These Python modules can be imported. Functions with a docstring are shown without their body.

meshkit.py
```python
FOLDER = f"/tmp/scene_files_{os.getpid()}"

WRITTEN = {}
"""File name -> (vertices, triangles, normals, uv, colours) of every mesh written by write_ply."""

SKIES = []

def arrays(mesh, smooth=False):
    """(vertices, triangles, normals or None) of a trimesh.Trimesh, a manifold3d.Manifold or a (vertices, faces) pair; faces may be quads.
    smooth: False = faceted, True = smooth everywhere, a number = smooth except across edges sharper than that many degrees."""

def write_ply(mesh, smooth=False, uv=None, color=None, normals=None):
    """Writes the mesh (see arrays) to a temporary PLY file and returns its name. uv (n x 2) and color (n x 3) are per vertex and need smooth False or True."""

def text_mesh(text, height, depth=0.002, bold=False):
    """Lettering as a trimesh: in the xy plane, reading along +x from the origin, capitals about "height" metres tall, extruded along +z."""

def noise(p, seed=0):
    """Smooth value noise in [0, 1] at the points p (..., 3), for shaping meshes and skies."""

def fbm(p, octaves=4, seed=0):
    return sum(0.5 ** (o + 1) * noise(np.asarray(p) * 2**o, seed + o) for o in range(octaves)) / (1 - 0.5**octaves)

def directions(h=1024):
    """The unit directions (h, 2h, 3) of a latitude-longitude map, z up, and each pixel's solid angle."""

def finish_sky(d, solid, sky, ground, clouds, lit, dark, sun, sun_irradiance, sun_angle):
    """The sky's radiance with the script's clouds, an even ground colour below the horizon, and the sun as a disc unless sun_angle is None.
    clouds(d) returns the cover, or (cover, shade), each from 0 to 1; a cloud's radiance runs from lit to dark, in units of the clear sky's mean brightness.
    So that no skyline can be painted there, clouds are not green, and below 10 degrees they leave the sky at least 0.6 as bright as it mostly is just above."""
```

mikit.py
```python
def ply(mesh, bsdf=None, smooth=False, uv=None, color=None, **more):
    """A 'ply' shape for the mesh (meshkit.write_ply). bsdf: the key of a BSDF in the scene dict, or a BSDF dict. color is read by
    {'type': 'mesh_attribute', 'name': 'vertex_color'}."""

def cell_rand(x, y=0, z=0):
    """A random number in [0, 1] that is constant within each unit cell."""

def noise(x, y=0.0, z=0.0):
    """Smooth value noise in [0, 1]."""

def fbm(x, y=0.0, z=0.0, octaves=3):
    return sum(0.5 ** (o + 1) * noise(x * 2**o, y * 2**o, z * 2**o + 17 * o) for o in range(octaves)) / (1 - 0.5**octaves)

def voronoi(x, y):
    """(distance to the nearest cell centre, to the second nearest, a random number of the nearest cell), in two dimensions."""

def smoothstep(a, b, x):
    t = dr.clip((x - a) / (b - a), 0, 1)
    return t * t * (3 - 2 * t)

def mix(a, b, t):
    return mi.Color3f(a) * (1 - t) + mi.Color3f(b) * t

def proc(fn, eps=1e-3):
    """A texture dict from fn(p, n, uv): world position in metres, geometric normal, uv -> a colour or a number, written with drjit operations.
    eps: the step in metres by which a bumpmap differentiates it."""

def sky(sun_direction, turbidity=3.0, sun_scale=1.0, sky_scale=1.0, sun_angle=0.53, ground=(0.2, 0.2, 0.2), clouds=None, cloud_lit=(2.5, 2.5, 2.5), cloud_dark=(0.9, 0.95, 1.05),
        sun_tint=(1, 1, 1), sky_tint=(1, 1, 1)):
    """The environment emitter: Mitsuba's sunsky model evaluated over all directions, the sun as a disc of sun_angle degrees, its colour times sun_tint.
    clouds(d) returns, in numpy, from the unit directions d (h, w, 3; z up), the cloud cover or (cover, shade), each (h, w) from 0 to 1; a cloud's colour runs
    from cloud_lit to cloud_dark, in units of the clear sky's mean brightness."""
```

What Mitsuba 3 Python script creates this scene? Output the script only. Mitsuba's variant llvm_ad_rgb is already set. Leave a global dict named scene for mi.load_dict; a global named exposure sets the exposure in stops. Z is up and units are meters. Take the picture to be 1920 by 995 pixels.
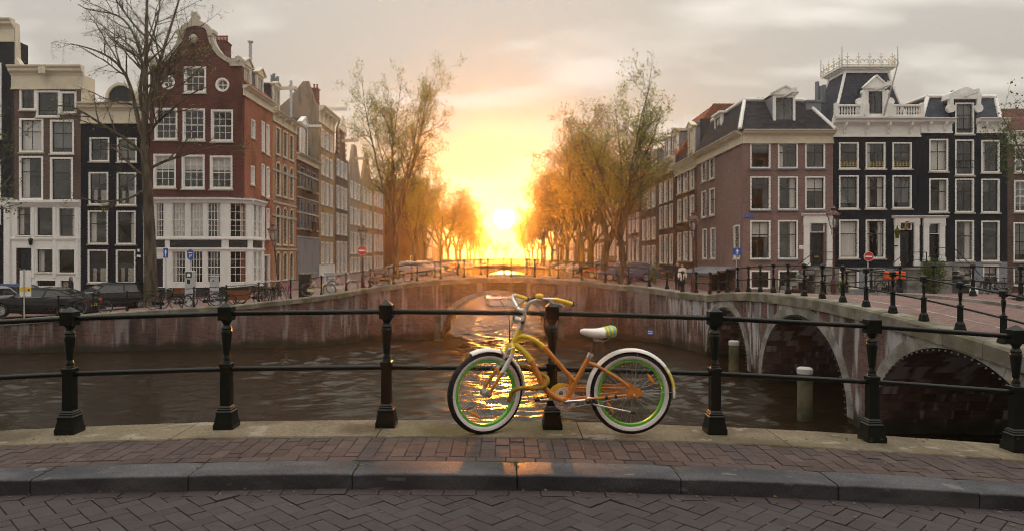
import math, random
import numpy as np, trimesh, mitsuba as mi, drjit as dr
import shapely.geometry as sg
from shapely import affinity
from shapely.ops import unary_union
import mikit, meshkit
from mikit import noise, fbm, smoothstep, mix, cell_rand, voronoi

T = mi.ScalarTransform4f
scene, labels = {}, {}

# ------------------------------------------------------------------ camera, sky, exposure
FX, CX, CY, EYE = 1280.0, 945.0, 482.0, 1.8          # focal length and principal point in photo pixels, eye height
scene['haze_air'] = {'type': 'homogeneous', 'albedo': {'type': 'rgb', 'value': [0.96, 0.95, 0.93]}, 'sigma_t': 0.0011,
                     'phase': {'type': 'hg', 'g': 0.9}}
scene['camera'] = {'type': 'perspective', 'fov': 2 * math.degrees(math.atan(960 / FX)), 'fov_axis': 'x', 'near_clip': 0.05, 'far_clip': 3000.0,
                   'principal_point_offset_x': -(CX - 960) / 1920, 'principal_point_offset_y': -(CY - 497.5) / 995,
                   'to_world': T().look_at(origin=[0, 0, EYE], target=[0, 1, EYE], up=[0, 0, 1]),
                   'medium': {'type': 'ref', 'id': 'haze_air'}}

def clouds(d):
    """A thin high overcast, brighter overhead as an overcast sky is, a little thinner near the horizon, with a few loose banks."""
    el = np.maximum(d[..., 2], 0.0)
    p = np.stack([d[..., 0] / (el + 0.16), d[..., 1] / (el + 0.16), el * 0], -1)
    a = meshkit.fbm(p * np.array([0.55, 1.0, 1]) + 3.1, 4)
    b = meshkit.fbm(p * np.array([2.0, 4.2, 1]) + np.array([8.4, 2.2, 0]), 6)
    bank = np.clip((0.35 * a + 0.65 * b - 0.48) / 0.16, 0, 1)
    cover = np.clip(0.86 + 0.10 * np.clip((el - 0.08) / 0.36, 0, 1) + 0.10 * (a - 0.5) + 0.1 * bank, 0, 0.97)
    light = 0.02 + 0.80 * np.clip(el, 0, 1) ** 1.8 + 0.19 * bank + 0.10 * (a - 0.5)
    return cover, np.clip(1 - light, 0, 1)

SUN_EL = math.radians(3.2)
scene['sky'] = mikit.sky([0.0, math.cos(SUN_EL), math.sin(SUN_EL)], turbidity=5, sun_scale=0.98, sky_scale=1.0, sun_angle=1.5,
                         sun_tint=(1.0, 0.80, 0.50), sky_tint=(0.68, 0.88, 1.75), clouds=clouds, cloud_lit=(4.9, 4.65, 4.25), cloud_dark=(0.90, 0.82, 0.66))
exposure = 3.85

# ------------------------------------------------------------------ helpers
def P(px, py, Y):
    """Where the photo's pixel lies at the depth Y."""
    return np.array([(px - CX) / FX * Y, Y, EYE - (py - CY) / FX * Y])
def PX(px, Y): return (px - CX) / FX * Y
def PZ(py, Y): return EYE - (py - CY) / FX * Y
def DX(px, X): return X * FX / (px - CX)             # the depth at which the plane of that X shows at that column

ORD = 'first second third fourth fifth sixth seventh eighth ninth tenth eleventh twelfth thirteenth fourteenth'.split()
_count = {}
def uniq(key):
    n = _count.get(key, -1) + 1
    _count[key] = n
    return key if n == 0 else f'{key}_{n:03d}'

def thing(name, label, cat, group=None):
    key = uniq(name)
    labels[key] = {'label': label, 'category': cat}
    if group: labels[key]['group'] = group
    return key

def put(key, mesh, bsdf, smooth=False, label=None, kind=None, uv=None, xf=None):
    k = uniq(key)
    if isinstance(mesh, MB): mesh = mesh.mesh()
    d = mesh if isinstance(mesh, dict) else mikit.ply(mesh, bsdf, smooth=smooth, **({'uv': uv} if uv is not None else {}))
    if isinstance(mesh, dict) and bsdf is not None: d = {**d, 'bsdf': {'type': 'ref', 'id': bsdf}}
    if xf is not None: d = {**d, 'to_world': xf}
    scene[k] = d
    if label or kind:
        labels[k] = {**({'label': label} if label else {}), **({'kind': kind} if kind else {})}
    return k

def struct(name, mesh, bsdf, smooth=False, **kw):
    k = put(name, mesh, bsdf, smooth, **kw)
    labels[k] = {'kind': 'structure'}
    return k

class Frame:
    """A facade's own axes: u along it, w out of it, z up."""
    def __init__(s, O, U, N, Z=(0, 0, 1)):
        s.O, s.U, s.N, s.Z = (np.asarray(a, float) for a in (O, U, N, Z))
    def __call__(s, p):
        p = np.asarray(p, float)
        return s.O + p[..., :1] * s.U + p[..., 1:2] * s.N + p[..., 2:3] * s.Z
WORLD = Frame((0, 0, 0), (1, 0, 0), (0, 1, 0))
def front(Y): return Frame((0, Y, 0), (1, 0, 0), (0, -1, 0))      # faces the camera; u = X
def left_row(X): return Frame((X, 0, 0), (0, 1, 0), (1, 0, 0))    # faces +X; u = Y
def right_row(X): return Frame((X, 0, 0), (0, 1, 0), (-1, 0, 0))  # faces -X; u = Y

BOXF = np.array([[0, 1, 3], [0, 3, 2], [4, 6, 7], [4, 7, 5], [0, 4, 5], [0, 5, 1], [2, 3, 7], [2, 7, 6], [0, 2, 6], [0, 6, 4], [1, 5, 7], [1, 7, 3]])
class MB:
    def __init__(s): s.v, s.f, s.n = [], [], 0
    def add(s, v, f):
        v = np.asarray(v, float); f = np.asarray(f, int)
        if f.shape[1] == 4: f = np.vstack([f[:, [0, 1, 2]], f[:, [0, 2, 3]]])
        s.v.append(v); s.f.append(f + s.n); s.n += len(v)
        return s
    def tm(s, m, F=WORLD): return s.add(F(np.asarray(m.vertices)), m.faces)
    def box(s, u0, u1, w0, w1, z0, z1, F=WORLD):
        v = np.array([[x, y, z] for x in (u0, u1) for y in (w0, w1) for z in (z0, z1)])
        return s.add(F(v), BOXF)
    def hexa(s, v, F=WORLD):
        """Eight corners in the order of box()."""
        return s.add(F(np.asarray(v, float)), BOXF)
    def cbox(s, u0, u1, w0, w1, z0, z1, c=0.01, F=WORLD):
        """A box with its upright and upper edges bevelled."""
        o = lambda d: [(u0 + d, w0), (u1 - d, w0), (u1, w0 + d), (u1, w1 - d), (u1 - d, w1), (u0 + d, w1), (u0, w1 - d), (u0, w0 + d)]
        i = [(u0 + c, w0 + c), (u1 - c, w0 + c), (u1 - c, w0 + c), (u1 - c, w1 - c), (u1 - c, w1 - c), (u0 + c, w1 - c), (u0 + c, w1 - c), (u0 + c, w0 + c)]
        a = o(c)
        v = [(x, y, z0) for x, y in a] + [(x, y, z1 - c) for x, y in a] + [(x, y, z1) for x, y in i]
        f = []
        for k in range(2):
            for j in range(8):
                f.append([k * 8 + j, k * 8 + (j + 1) % 8, (k + 1) * 8 + (j + 1) % 8, (k + 1) * 8 + j])
        f.append([16, 17, 19, 21]); 
        f.append([0, 3, 2, 1]); f.append([0, 5, 4, 3]); f.append([0, 7, 6, 5])
        return s.add(F(np.array(v, float)), f)
    def tube(s, pts, r, n=8, caps=True):
        p = np.asarray(pts, float)
        r = np.broadcast_to(np.asarray(r, float), (len(p),))
        t = np.gradient(p, axis=0); t /= np.linalg.norm(t, axis=1, keepdims=True) + 1e-12
        a = np.cross(t[0], [0, 0, 1.0] if abs(t[0][2]) < 0.9 else [1.0, 0, 0]); a /= np.linalg.norm(a)
        A = []
        for k in range(len(p)):
            a = a - t[k] * (a @ t[k]); a /= np.linalg.norm(a) + 1e-12
            A.append(a.copy())
        A = np.array(A); B = np.cross(t, A)
        ang = np.arange(n) * 2 * np.pi / n
        v = p[:, None] + r[:, None, None] * (np.cos(ang)[None, :, None] * A[:, None] + np.sin(ang)[None, :, None] * B[:, None])
        i, j = np.meshgrid(np.arange(len(p) - 1), np.arange(n), indexing='ij')
        q = np.stack([i * n + j, i * n + (j + 1) % n, (i + 1) * n + (j + 1) % n, (i + 1) * n + j], -1).reshape(-1, 4)
        f = np.vstack([q[:, [0, 1, 2]], q[:, [0, 2, 3]]])
        v = v.reshape(-1, 3)
        if caps:
            m = len(v); v = np.vstack([v, p[:1], p[-1:]]); k = np.arange(n); e = (len(p) - 1) * n
            f = np.vstack([f, np.stack([(k + 1) % n, k, k * 0 + m], 1), np.stack([e + k, e + (k + 1) % n, k * 0 + m + 1], 1)])
        return s.add(v, f)
    def lathe(s, prof, n=12, at=(0, 0, 0), F=WORLD, phase=0.0, sq=False, caps=True):
        """prof: (radius, height) from the bottom up; sq: a square section of that half-width."""
        prof = np.asarray(prof, float)
        if sq:
            n, phase = 4, math.pi / 4; prof = prof * [math.sqrt(2), 1]
        ang = np.arange(n) * 2 * np.pi / n + phase
        v = np.stack([prof[:, :1] * np.cos(ang), prof[:, :1] * np.sin(ang), np.repeat(prof[:, 1:], n, 1)], -1).reshape(-1, 3) + np.asarray(at)
        i, j = np.meshgrid(np.arange(len(prof) - 1), np.arange(n), indexing='ij')
        q = np.stack([i * n + j, i * n + (j + 1) % n, (i + 1) * n + (j + 1) % n, (i + 1) * n + j], -1).reshape(-1, 4)
        m = len(v); k = np.arange(n); e = (len(prof) - 1) * n
        v = np.vstack([v, [np.asarray(at) + [0, 0, prof[0, 1]]], [np.asarray(at) + [0, 0, prof[-1, 1]]]])
        f = [q[:, [0, 1, 2]], q[:, [0, 2, 3]]] + ([np.stack([(k + 1) % n, k, k * 0 + m], 1), np.stack([e + k, e + (k + 1) % n, k * 0 + m + 1], 1)] if caps else [])
        return s.add(F(v), np.vstack(f))
    def poly(s, poly, w0, w1, F=WORLD):
        """A polygon in (u, z) with thickness from w0 to w1."""
        for g in getattr(poly, 'geoms', [poly]):
            if g.is_empty or g.area < 1e-6: continue
            m = trimesh.creation.extrude_polygon(g, abs(w1 - w0), engine='earcut')
            v = np.asarray(m.vertices)
            s.add(F(np.stack([v[:, 0], min(w0, w1) + v[:, 2], v[:, 1]], -1)), m.faces)
        return s
    def ball(s, c, r, sub=1, F=WORLD):
        m = trimesh.creation.icosphere(sub, 1.0)
        return s.add(F(np.asarray(m.vertices) * np.asarray(r) + np.asarray(c)), m.faces)
    def hull(s, pts):
        m = trimesh.convex.convex_hull(np.asarray(pts, float))
        return s.add(m.vertices, m.faces)
    def mesh(s): return trimesh.Trimesh(np.vstack(s.v), np.vstack(s.f), process=False)

def rect(u0, u1, z0, z1): return sg.box(u0, z0, u1, z1)
def arch_rect(u0, u1, z0, z1, rise=None, n=12):
    r = (u1 - u0) / 2; rise = r if rise is None else rise
    a = np.linspace(0, np.pi, n)
    return sg.Polygon([(u0, z0), (u1, z0)] + [((u0 + u1) / 2 + r * math.cos(t), z1 - rise + rise * math.sin(t)) for t in a])
def spline(pts, n=24):
    from scipy.interpolate import CubicSpline
    p = np.asarray(pts, float); d = np.r_[0, np.cumsum(np.linalg.norm(np.diff(p, axis=0), axis=1))]
    return CubicSpline(d, p)(np.linspace(0, d[-1], n))

# ------------------------------------------------------------------ materials
def mat(key, d):
    scene[key] = d
    return key
def two(d): return {'type': 'twosided', 'bsdf': d}
def rgb(c): return {'type': 'rgb', 'value': list(map(float, c))}
def plain(key, c, rough=0.6, spec=0.4, metallic=0.0, **kw):
    return mat(key, two({'type': 'principled', 'base_color': c if isinstance(c, dict) else rgb(c), 'roughness': rough, 'specular': spec, 'metallic': metallic, **kw}))
C3 = mi.Color3f

def brick_fn(a, b, mortar, contrast=0.35, bw=0.22, bh=0.065, stain=0.0):
    def fn(p, n, uv):
        u = p.y * n.x - p.x * n.y
        row = dr.floor(p.z / bh)
        uu = u / bw + 0.5 * (row - 2 * dr.floor(row * 0.5))
        fu, fz = uu - dr.floor(uu), p.z / bh - row
        joint = dr.minimum(dr.minimum(fu, 1 - fu) * bw, dr.minimum(fz, 1 - fz) * bh)
        k = smoothstep(0.002, 0.007, joint)
        t = cell_rand(dr.floor(uu), row, dr.floor(p.y * 0.01))
        big = fbm(u * 0.35, p.z * 0.5, p.y * 0.05, 4)
        c = mix(C3(a), C3(b), dr.clip(t * 0.75 + (big - 0.5) * 1.2 + 0.1, 0, 1))
        c = mix(C3(mortar), c, k * 0.7 + 0.3)
        c = c * (1 - contrast * smoothstep(0.5, 0.75, fbm(u * 1.1, p.z * 0.35, 3.0, 4)))
        return c
    return fn
def brick(key, a, b, mortar=(0.3, 0.28, 0.25), **kw):
    return plain(key, mikit.proc(brick_fn(a, b, mortar, **kw)), 0.85, 0.25)

brick('brick_maroon', (0.085, 0.028, 0.025), (0.145, 0.05, 0.042), (0.12, 0.075, 0.065))
brick('brick_orange', (0.27, 0.085, 0.048), (0.42, 0.15, 0.08), (0.33, 0.2, 0.14))
brick('brick_umber', (0.085, 0.055, 0.045), (0.16, 0.10, 0.085), (0.14, 0.11, 0.10))
brick('brick_mauve', (0.17, 0.105, 0.095), (0.26, 0.165, 0.15), (0.24, 0.18, 0.165), contrast=0.15)
brick('brick_tan', (0.29, 0.17, 0.08), (0.41, 0.26, 0.13), (0.30, 0.24, 0.17))
brick('brick_pink', (0.36, 0.16, 0.09), (0.48, 0.24, 0.14), (0.4, 0.28, 0.2))
brick('brick_dark', (0.10, 0.045, 0.03), (0.17, 0.08, 0.05), (0.15, 0.10, 0.08))

def paint_fn(c, dirt=0.25):
    def fn(p, n, uv):
        u = p.y * n.x - p.x * n.y
        d = smoothstep(0.45, 0.8, fbm(u * 2.3 + p.x, p.z * 0.7, p.y * 0.4, 4))
        return C3(c) * (1 - dirt * d - 0.1 * noise(p.x * 9, p.y * 9, p.z * 9))
    return fn
def paint(key, c, dirt=0.2, rough=0.5, spec=0.3): return plain(key, mikit.proc(paint_fn(c, dirt)), rough, spec)
paint('paint_white', (0.84, 0.83, 0.80), 0.07)
paint('paint_cream', (0.72, 0.65, 0.50), 0.25)
paint('paint_stone', (0.50, 0.46, 0.38), 0.35, 0.8)
paint('paint_black', (0.010, 0.012, 0.019), -0.5, 0.75, 0.15)
paint('paint_grey', (0.24, 0.26, 0.29), 0.25)
paint('slate', (0.035, 0.038, 0.046), -0.6, 0.8, 0.15)
paint('lead', (0.20, 0.22, 0.25), 0.3)
paint('plaster', (0.30, 0.25, 0.19), 0.4, 0.9)
plain('paint_trim_dark', (0.02, 0.022, 0.025), 0.35, 0.5)
plain('door_black', (0.010, 0.011, 0.015), 0.25, 0.5)
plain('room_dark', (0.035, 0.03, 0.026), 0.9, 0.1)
plain('curtain', (0.62, 0.60, 0.56), 0.9, 0.1)
plain('blind_grey', (0.17, 0.175, 0.18), 0.9, 0.1)
plain('iron_black', (0.006, 0.010, 0.009), 0.3, 0.28)
plain('iron_red', (0.075, 0.022, 0.02), 0.35, 0.5)
plain('galvanised', (0.42, 0.44, 0.46), 0.45, 0.5)
plain('gold', (0.62, 0.42, 0.10), 0.35, 0.5, 0.8)
plain('sign_red', (0.55, 0.03, 0.03), 0.4, 0.5)
plain('sign_blue', (0.02, 0.10, 0.42), 0.4, 0.5)
plain('sign_white', (0.8, 0.8, 0.8), 0.4, 0.5)
plain('pile_cap', (0.42, 0.42, 0.40), 0.7, 0.3)
plain('sign_yellow', (0.75, 0.52, 0.03), 0.4, 0.5)
mat('glass', {'type': 'thindielectric', 'int_ior': 1.52})

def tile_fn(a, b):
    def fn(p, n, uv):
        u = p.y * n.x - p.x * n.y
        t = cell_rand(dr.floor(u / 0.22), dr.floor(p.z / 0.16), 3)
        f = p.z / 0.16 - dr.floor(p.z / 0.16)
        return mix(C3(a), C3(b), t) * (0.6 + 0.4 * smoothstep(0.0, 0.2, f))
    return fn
plain('tile_black', mikit.proc(tile_fn((0.018, 0.018, 0.022), (0.04, 0.04, 0.048))), 0.8, 0.12)
plain('tile_red', mikit.proc(tile_fn((0.15, 0.05, 0.03), (0.25, 0.085, 0.045))), 0.8, 0.2)
plain('tile_brown', mikit.proc(tile_fn((0.06, 0.025, 0.02), (0.12, 0.045, 0.035))), 0.85, 0.15)

def canal_brick(p, n, uv):
    """Old quay brick: lime bloom running down from the coping, a dark wet band above the water."""
    u = p.y * n.x - p.x * n.y
    bw, bh = 0.22, 0.065
    row = dr.floor(p.z / bh)
    uu = u / bw + 0.5 * (row - 2 * dr.floor(row * 0.5))
    fu, fz = uu - dr.floor(uu), p.z / bh - row
    joint = dr.minimum(dr.minimum(fu, 1 - fu) * bw, dr.minimum(fz, 1 - fz) * bh)
    k = smoothstep(0.002, 0.008, joint)
    t = cell_rand(dr.floor(uu), row, 5)
    big = fbm(u * 0.5, p.z * 0.7, 1.0, 4)
    c = mix(C3(0.060, 0.038, 0.034), C3(0.145, 0.085, 0.073), dr.clip(t * 0.7 + (big - 0.5) * 1.4 + 0.15, 0, 1))
    c = mix(C3(0.20, 0.15, 0.13), c, 0.35 + 0.65 * k)
    bloom = fbm(u * 2.2, p.z * 0.25, 7.0, 4) * 0.75 + 0.25 * noise(u * 9, p.z * 1.4, 2)
    h = smoothstep(-2.6, -0.3, p.z)
    s = smoothstep(0.50, 0.70, bloom + 0.10 * (h - 0.5)) * (0.3 + 0.7 * noise(u * 0.35, 4.0, p.z * 0.5))
    s = dr.clip(s * (0.6 + 1.3 * smoothstep(8.0, 9.3, p.x)), 0, 1)
    c = mix(c, C3(0.44, 0.44, 0.45), 0.75 * s)
    dark = smoothstep(0.55, 0.75, fbm(u * 1.3, p.z * 0.3, 31.0, 3))
    c = c * (1 - 0.5 * dark)
    wet = 1 - smoothstep(-2.55, -2.2, p.z + 0.25 * (noise(u * 1.5, 2, 0) - 0.5))
    return mix(c, C3(0.022, 0.024, 0.014), 0.9 * wet)
plain('canal_brick', mikit.proc(canal_brick), 0.85, 0.25)

def stone_fn(a, b, moss=0.0, sc=1.0):
    def fn(p, n, uv):
        t = fbm(p.x * 2.5 * sc, p.y * 2.5 * sc, p.z * 2.5 * sc, 5)
        c = mix(C3(a), C3(b), smoothstep(0.3, 0.7, t))
        c = c * (0.75 + 0.5 * noise(p.x * 60, p.y * 60, p.z * 60))
        if moss:
            m = smoothstep(0.52, 0.70, fbm(p.x * 1.3, p.y * 1.3, p.z * 1.3 + 9, 5))
            c = mix(c, C3(0.075, 0.075, 0.025), moss * m)
        return c
    return fn
plain('coping_stone', mikit.proc(stone_fn((0.13, 0.12, 0.095), (0.23, 0.215, 0.175), 0.55)), 0.9, 0.2)
plain('ring_stone', mikit.proc(stone_fn((0.16, 0.155, 0.14), (0.30, 0.29, 0.265), 0.2)), 0.9, 0.2)
def sill_stone(p, n, uv):
    c = stone_fn((0.085, 0.071, 0.048), (0.165, 0.143, 0.10), 0.5)(p, n, uv)
    w = smoothstep(0.66, 0.76, fbm(p.x * 5, p.y * 9, 3.0, 5))
    return mix(c, C3(0.4, 0.38, 0.34), 0.3 * w)
mat('sill_stone', {'type': 'bumpmap', 'scale': 0.006, 'arbitrary': mikit.proc(lambda p, n, uv: fbm(p.x * 40, p.y * 40, p.z * 40, 3)),
                   'bsdf': {'type': 'principled', 'base_color': mikit.proc(sill_stone), 'roughness': 0.9, 'specular': 0.25}})
scene['sill_stone'] = two(scene['sill_stone'])

def kerb_fn(p, n, uv):
    t = fbm(p.x * 3, p.y * 6, p.z * 6, 5)
    c = mix(C3(0.036, 0.039, 0.046), C3(0.075, 0.079, 0.088), smoothstep(0.3, 0.7, t))
    c = c * (0.6 + 0.8 * noise(p.x * 130, p.y * 130, p.z * 130)) * (0.7 + 0.6 * fbm(p.x * 1.1, p.y * 9, p.z * 9, 3))
    s = smoothstep(0.70, 0.74, fbm(p.x * 6, p.y * 14, p.z * 14 + 5, 4))
    return mix(c, C3(0.20, 0.195, 0.19), 0.4 * s)
plain('kerb_stone', mikit.proc(kerb_fn), 0.5, 0.2)

def clinker_fn(a, b, tint):
    def fn(p, n, uv):                                  # uv.x: the tone of the one brick
        g = fbm(p.x * 14, p.y * 14, p.z * 14 + uv.x * 50, 4)
        c = mix(C3(a), C3(b), dr.clip(0.5 * uv.x + 0.6 * (g - 0.3), 0, 1)) * (0.72 + 0.5 * fbm(p.x * 0.9, p.y * 1.3, 3.0, 3))
        c = mix(c, C3(tint), 0.35 * smoothstep(0.62, 0.9, cell_rand(uv.x * 977, 3, 1)))
        return c * (0.75 + 0.5 * noise(p.x * 160, p.y * 160, p.z * 160))
    return fn
plain('clinker', mikit.proc(clinker_fn((0.029, 0.0215, 0.0235), (0.054, 0.041, 0.044), (0.05, 0.047, 0.05))), 0.62, 0.4)
plain('paver', mikit.proc(clinker_fn((0.045, 0.032, 0.031), (0.085, 0.062, 0.059), (0.10, 0.08, 0.07))), 0.75, 0.3)
plain('joint_sand', mikit.proc(stone_fn((0.03, 0.027, 0.022), (0.055, 0.05, 0.04), 0.7, 3.0)), 0.95, 0.1)
plain('moss', (0.075, 0.085, 0.016), 0.9, 0.1)

def street_fn(p, n, uv):
    r = dr.floor(p.y / 0.1); u = p.x / 0.2 + 0.5 * (r - 2 * dr.floor(r * 0.5))
    t = cell_rand(dr.floor(u), r, 2)
    c = mix(C3(0.12, 0.075, 0.068), C3(0.21, 0.135, 0.12), t * 0.6 + 0.4 * fbm(p.x * 0.6, p.y * 0.6, 0, 4))
    fu, fy = u - dr.floor(u), p.y / 0.1 - r
    k = smoothstep(0.0, 0.12, dr.minimum(fy, 1 - fy)) * smoothstep(0.0, 0.06, dr.minimum(fu, 1 - fu))
    return c * (0.45 + 0.55 * k)
plain('street_brick', mikit.proc(street_fn), 0.8, 0.3)
plain('earth', mikit.proc(stone_fn((0.10, 0.09, 0.075), (0.16, 0.14, 0.12), 0.4, 0.3)), 0.95, 0.1)

def chop(p, n, uv):
    return noise(p.x * 5.0 - 1.0 * p.y, p.y * 9.0, 4.0) * (0.3 + fbm(p.x * 0.2, p.y * 0.25, 9.0, 2))
mat('canal_water', two({'type': 'bumpmap', 'arbitrary': mikit.proc(chop, eps=0.01), 'scale': 0.008,
                        'bsdf': {'type': 'principled', 'base_color': rgb((0.015, 0.010, 0.005)), 'roughness': 0.21, 'specular': 0.22}}))
def bark_fn(p, n, uv):
    g = fbm(p.x * 7, p.y * 7, p.z * 1.2, 4)
    c = mix(C3(0.05, 0.038, 0.028), C3(0.13, 0.105, 0.08), smoothstep(0.3, 0.7, g))
    return mix(c, C3(0.07, 0.08, 0.035), 0.5 * smoothstep(0.5, 0.7, fbm(p.x, p.y, p.z * 0.4, 3)))
plain('bark', mikit.proc(bark_fn), 0.95, 0.1)
def leaf_mat(key, a, tr=0.9):
    return mat(key, {'type': 'principledthin', 'base_color': rgb(a), 'roughness': 0.6, 'diff_trans': tr, 'spec_trans': 0.0, 'eta': 1.3})
leaf_mat('leaf_spring', (0.25, 0.28, 0.05), 1.3)
leaf_mat('leaf_dark', (0.10, 0.14, 0.03), 0.9)
leaf_mat('leaf_gold', (0.30, 0.21, 0.05), 1.3)
plain('lock_litter', (0.16, 0.12, 0.05), 0.9, 0.1)
# ------------------------------------------------------------------ lie of the land
WATER = -2.7
def zdeck(x):
    x = np.asarray(x, float); d = np.abs(x + 0.9)
    return 0.395 - np.where(d < 7, 0.0078 * d * d, 0.0078 * 49 + 0.05 * (d - 7))
def zroad(x): return zdeck(x) - 0.10
def zfar(x): return 0.62 - 0.0106 * np.asarray(x, float) ** 2
def zright(y): return 0.45 - 0.0053 * (np.clip(np.asarray(y, float), 6, 33) - 22) ** 2
def sst(a, b, x):
    t = np.clip((x - a) / (b - a), 0, 1); return t * t * (3 - 2 * t)
def zleft(x, y):
    base = np.interp(x, [-90, -40, -23.6, -18, -13.3, -10.5, -8.6, -7.3], [-1.9, -1.45, -1.2, -.85, -.6, -.32, -.1, .1])
    t = sst(40, 60, y)
    return base * (1 - t) + (-0.08) * t
def zrightland(x, y): return np.interp(y, [31, 34, 43, 52], [-.06, -.1, -.45, -.1])

def terrain(poly, step, zfun):
    mb = MB(); x0, y0, x1, y1 = poly.bounds
    from shapely.prepared import prep
    pp = prep(poly)
    xs = np.arange(math.floor(x0 / step) * step, x1, step); ys = np.arange(math.floor(y0 / step) * step, y1, step)
    V, Fc = [], []
    for x in xs:
        for y in ys:
            c = sg.box(x, y, x + step, y + step)
            if pp.contains(c):
                q = np.array([[x, y], [x + step, y], [x + step, y + step], [x, y + step]])
                mb.add(np.c_[q, zfun(q[:, 0], q[:, 1])], [[0, 1, 2], [0, 2, 3]])
            elif pp.intersects(c):
                for g in getattr(poly.intersection(c), 'geoms', [poly.intersection(c)]):
                    if g.geom_type != 'Polygon' or g.area < 1e-4: continue
                    v, f = trimesh.creation.triangulate_polygon(g, engine='earcut')
                    mb.add(np.c_[v, zfun(v[:, 0], v[:, 1])], f)
    return mb

EDGE_L = [(-90, 28.5), (-60, 29.5), (-40, 30.6), (-23.6, 32), (-13.3, 33.7), (-9.6, 34.5), (-8.6, 35.1), (-7.9, 36.2), (-7.5, 37.5)]
EDGE_R = [(6.2, 37.5), (7.3, 36.9), (8.2, 35.6), (8.9, 33.9), (9.4, 31.6)]
CANAL_L, CANAL_R = -6.5, 7.6
left_land = sg.Polygon(EDGE_L + [(-7.5, 43.5), (CANAL_L, 43.6), (CANAL_L, 420), (-90, 420)])
right_land = sg.Polygon(EDGE_R + [(70, 31.6), (70, 420), (CANAL_R, 420), (CANAL_R, 43.6), (6.2, 43.5)])
struct('left_quay_street', terrain(left_land.intersection(sg.box(-90, 0, 0, 110)), 2.0, zleft), 'street_brick')
struct('left_quay_street', terrain(left_land.intersection(sg.box(-90, 110, 0, 420)), 20.0, zleft), 'street_brick')
struct('right_quay_street', terrain(right_land.intersection(sg.box(0, 0, 70, 110)), 2.0, zrightland), 'street_brick')
struct('right_quay_street', terrain(right_land.intersection(sg.box(0, 110, 70, 420)), 20.0, zrightland), 'street_brick')
g = MB()
for x0, x1, y0, y1, z in ((-590, -90, 28.5, 420, -1.2), (70, 590, 31.6, 420, -0.3), (-590, 590, 420, 1090, -0.3), (-590, -15, -90, 4, -0.8), (15.6, 590, -90, 9, -0.6)):
    g.box(x0, x1, y0, y1, -3.3, z)
struct('ground', g, 'earth')
_w = np.random.default_rng(12)
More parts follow.
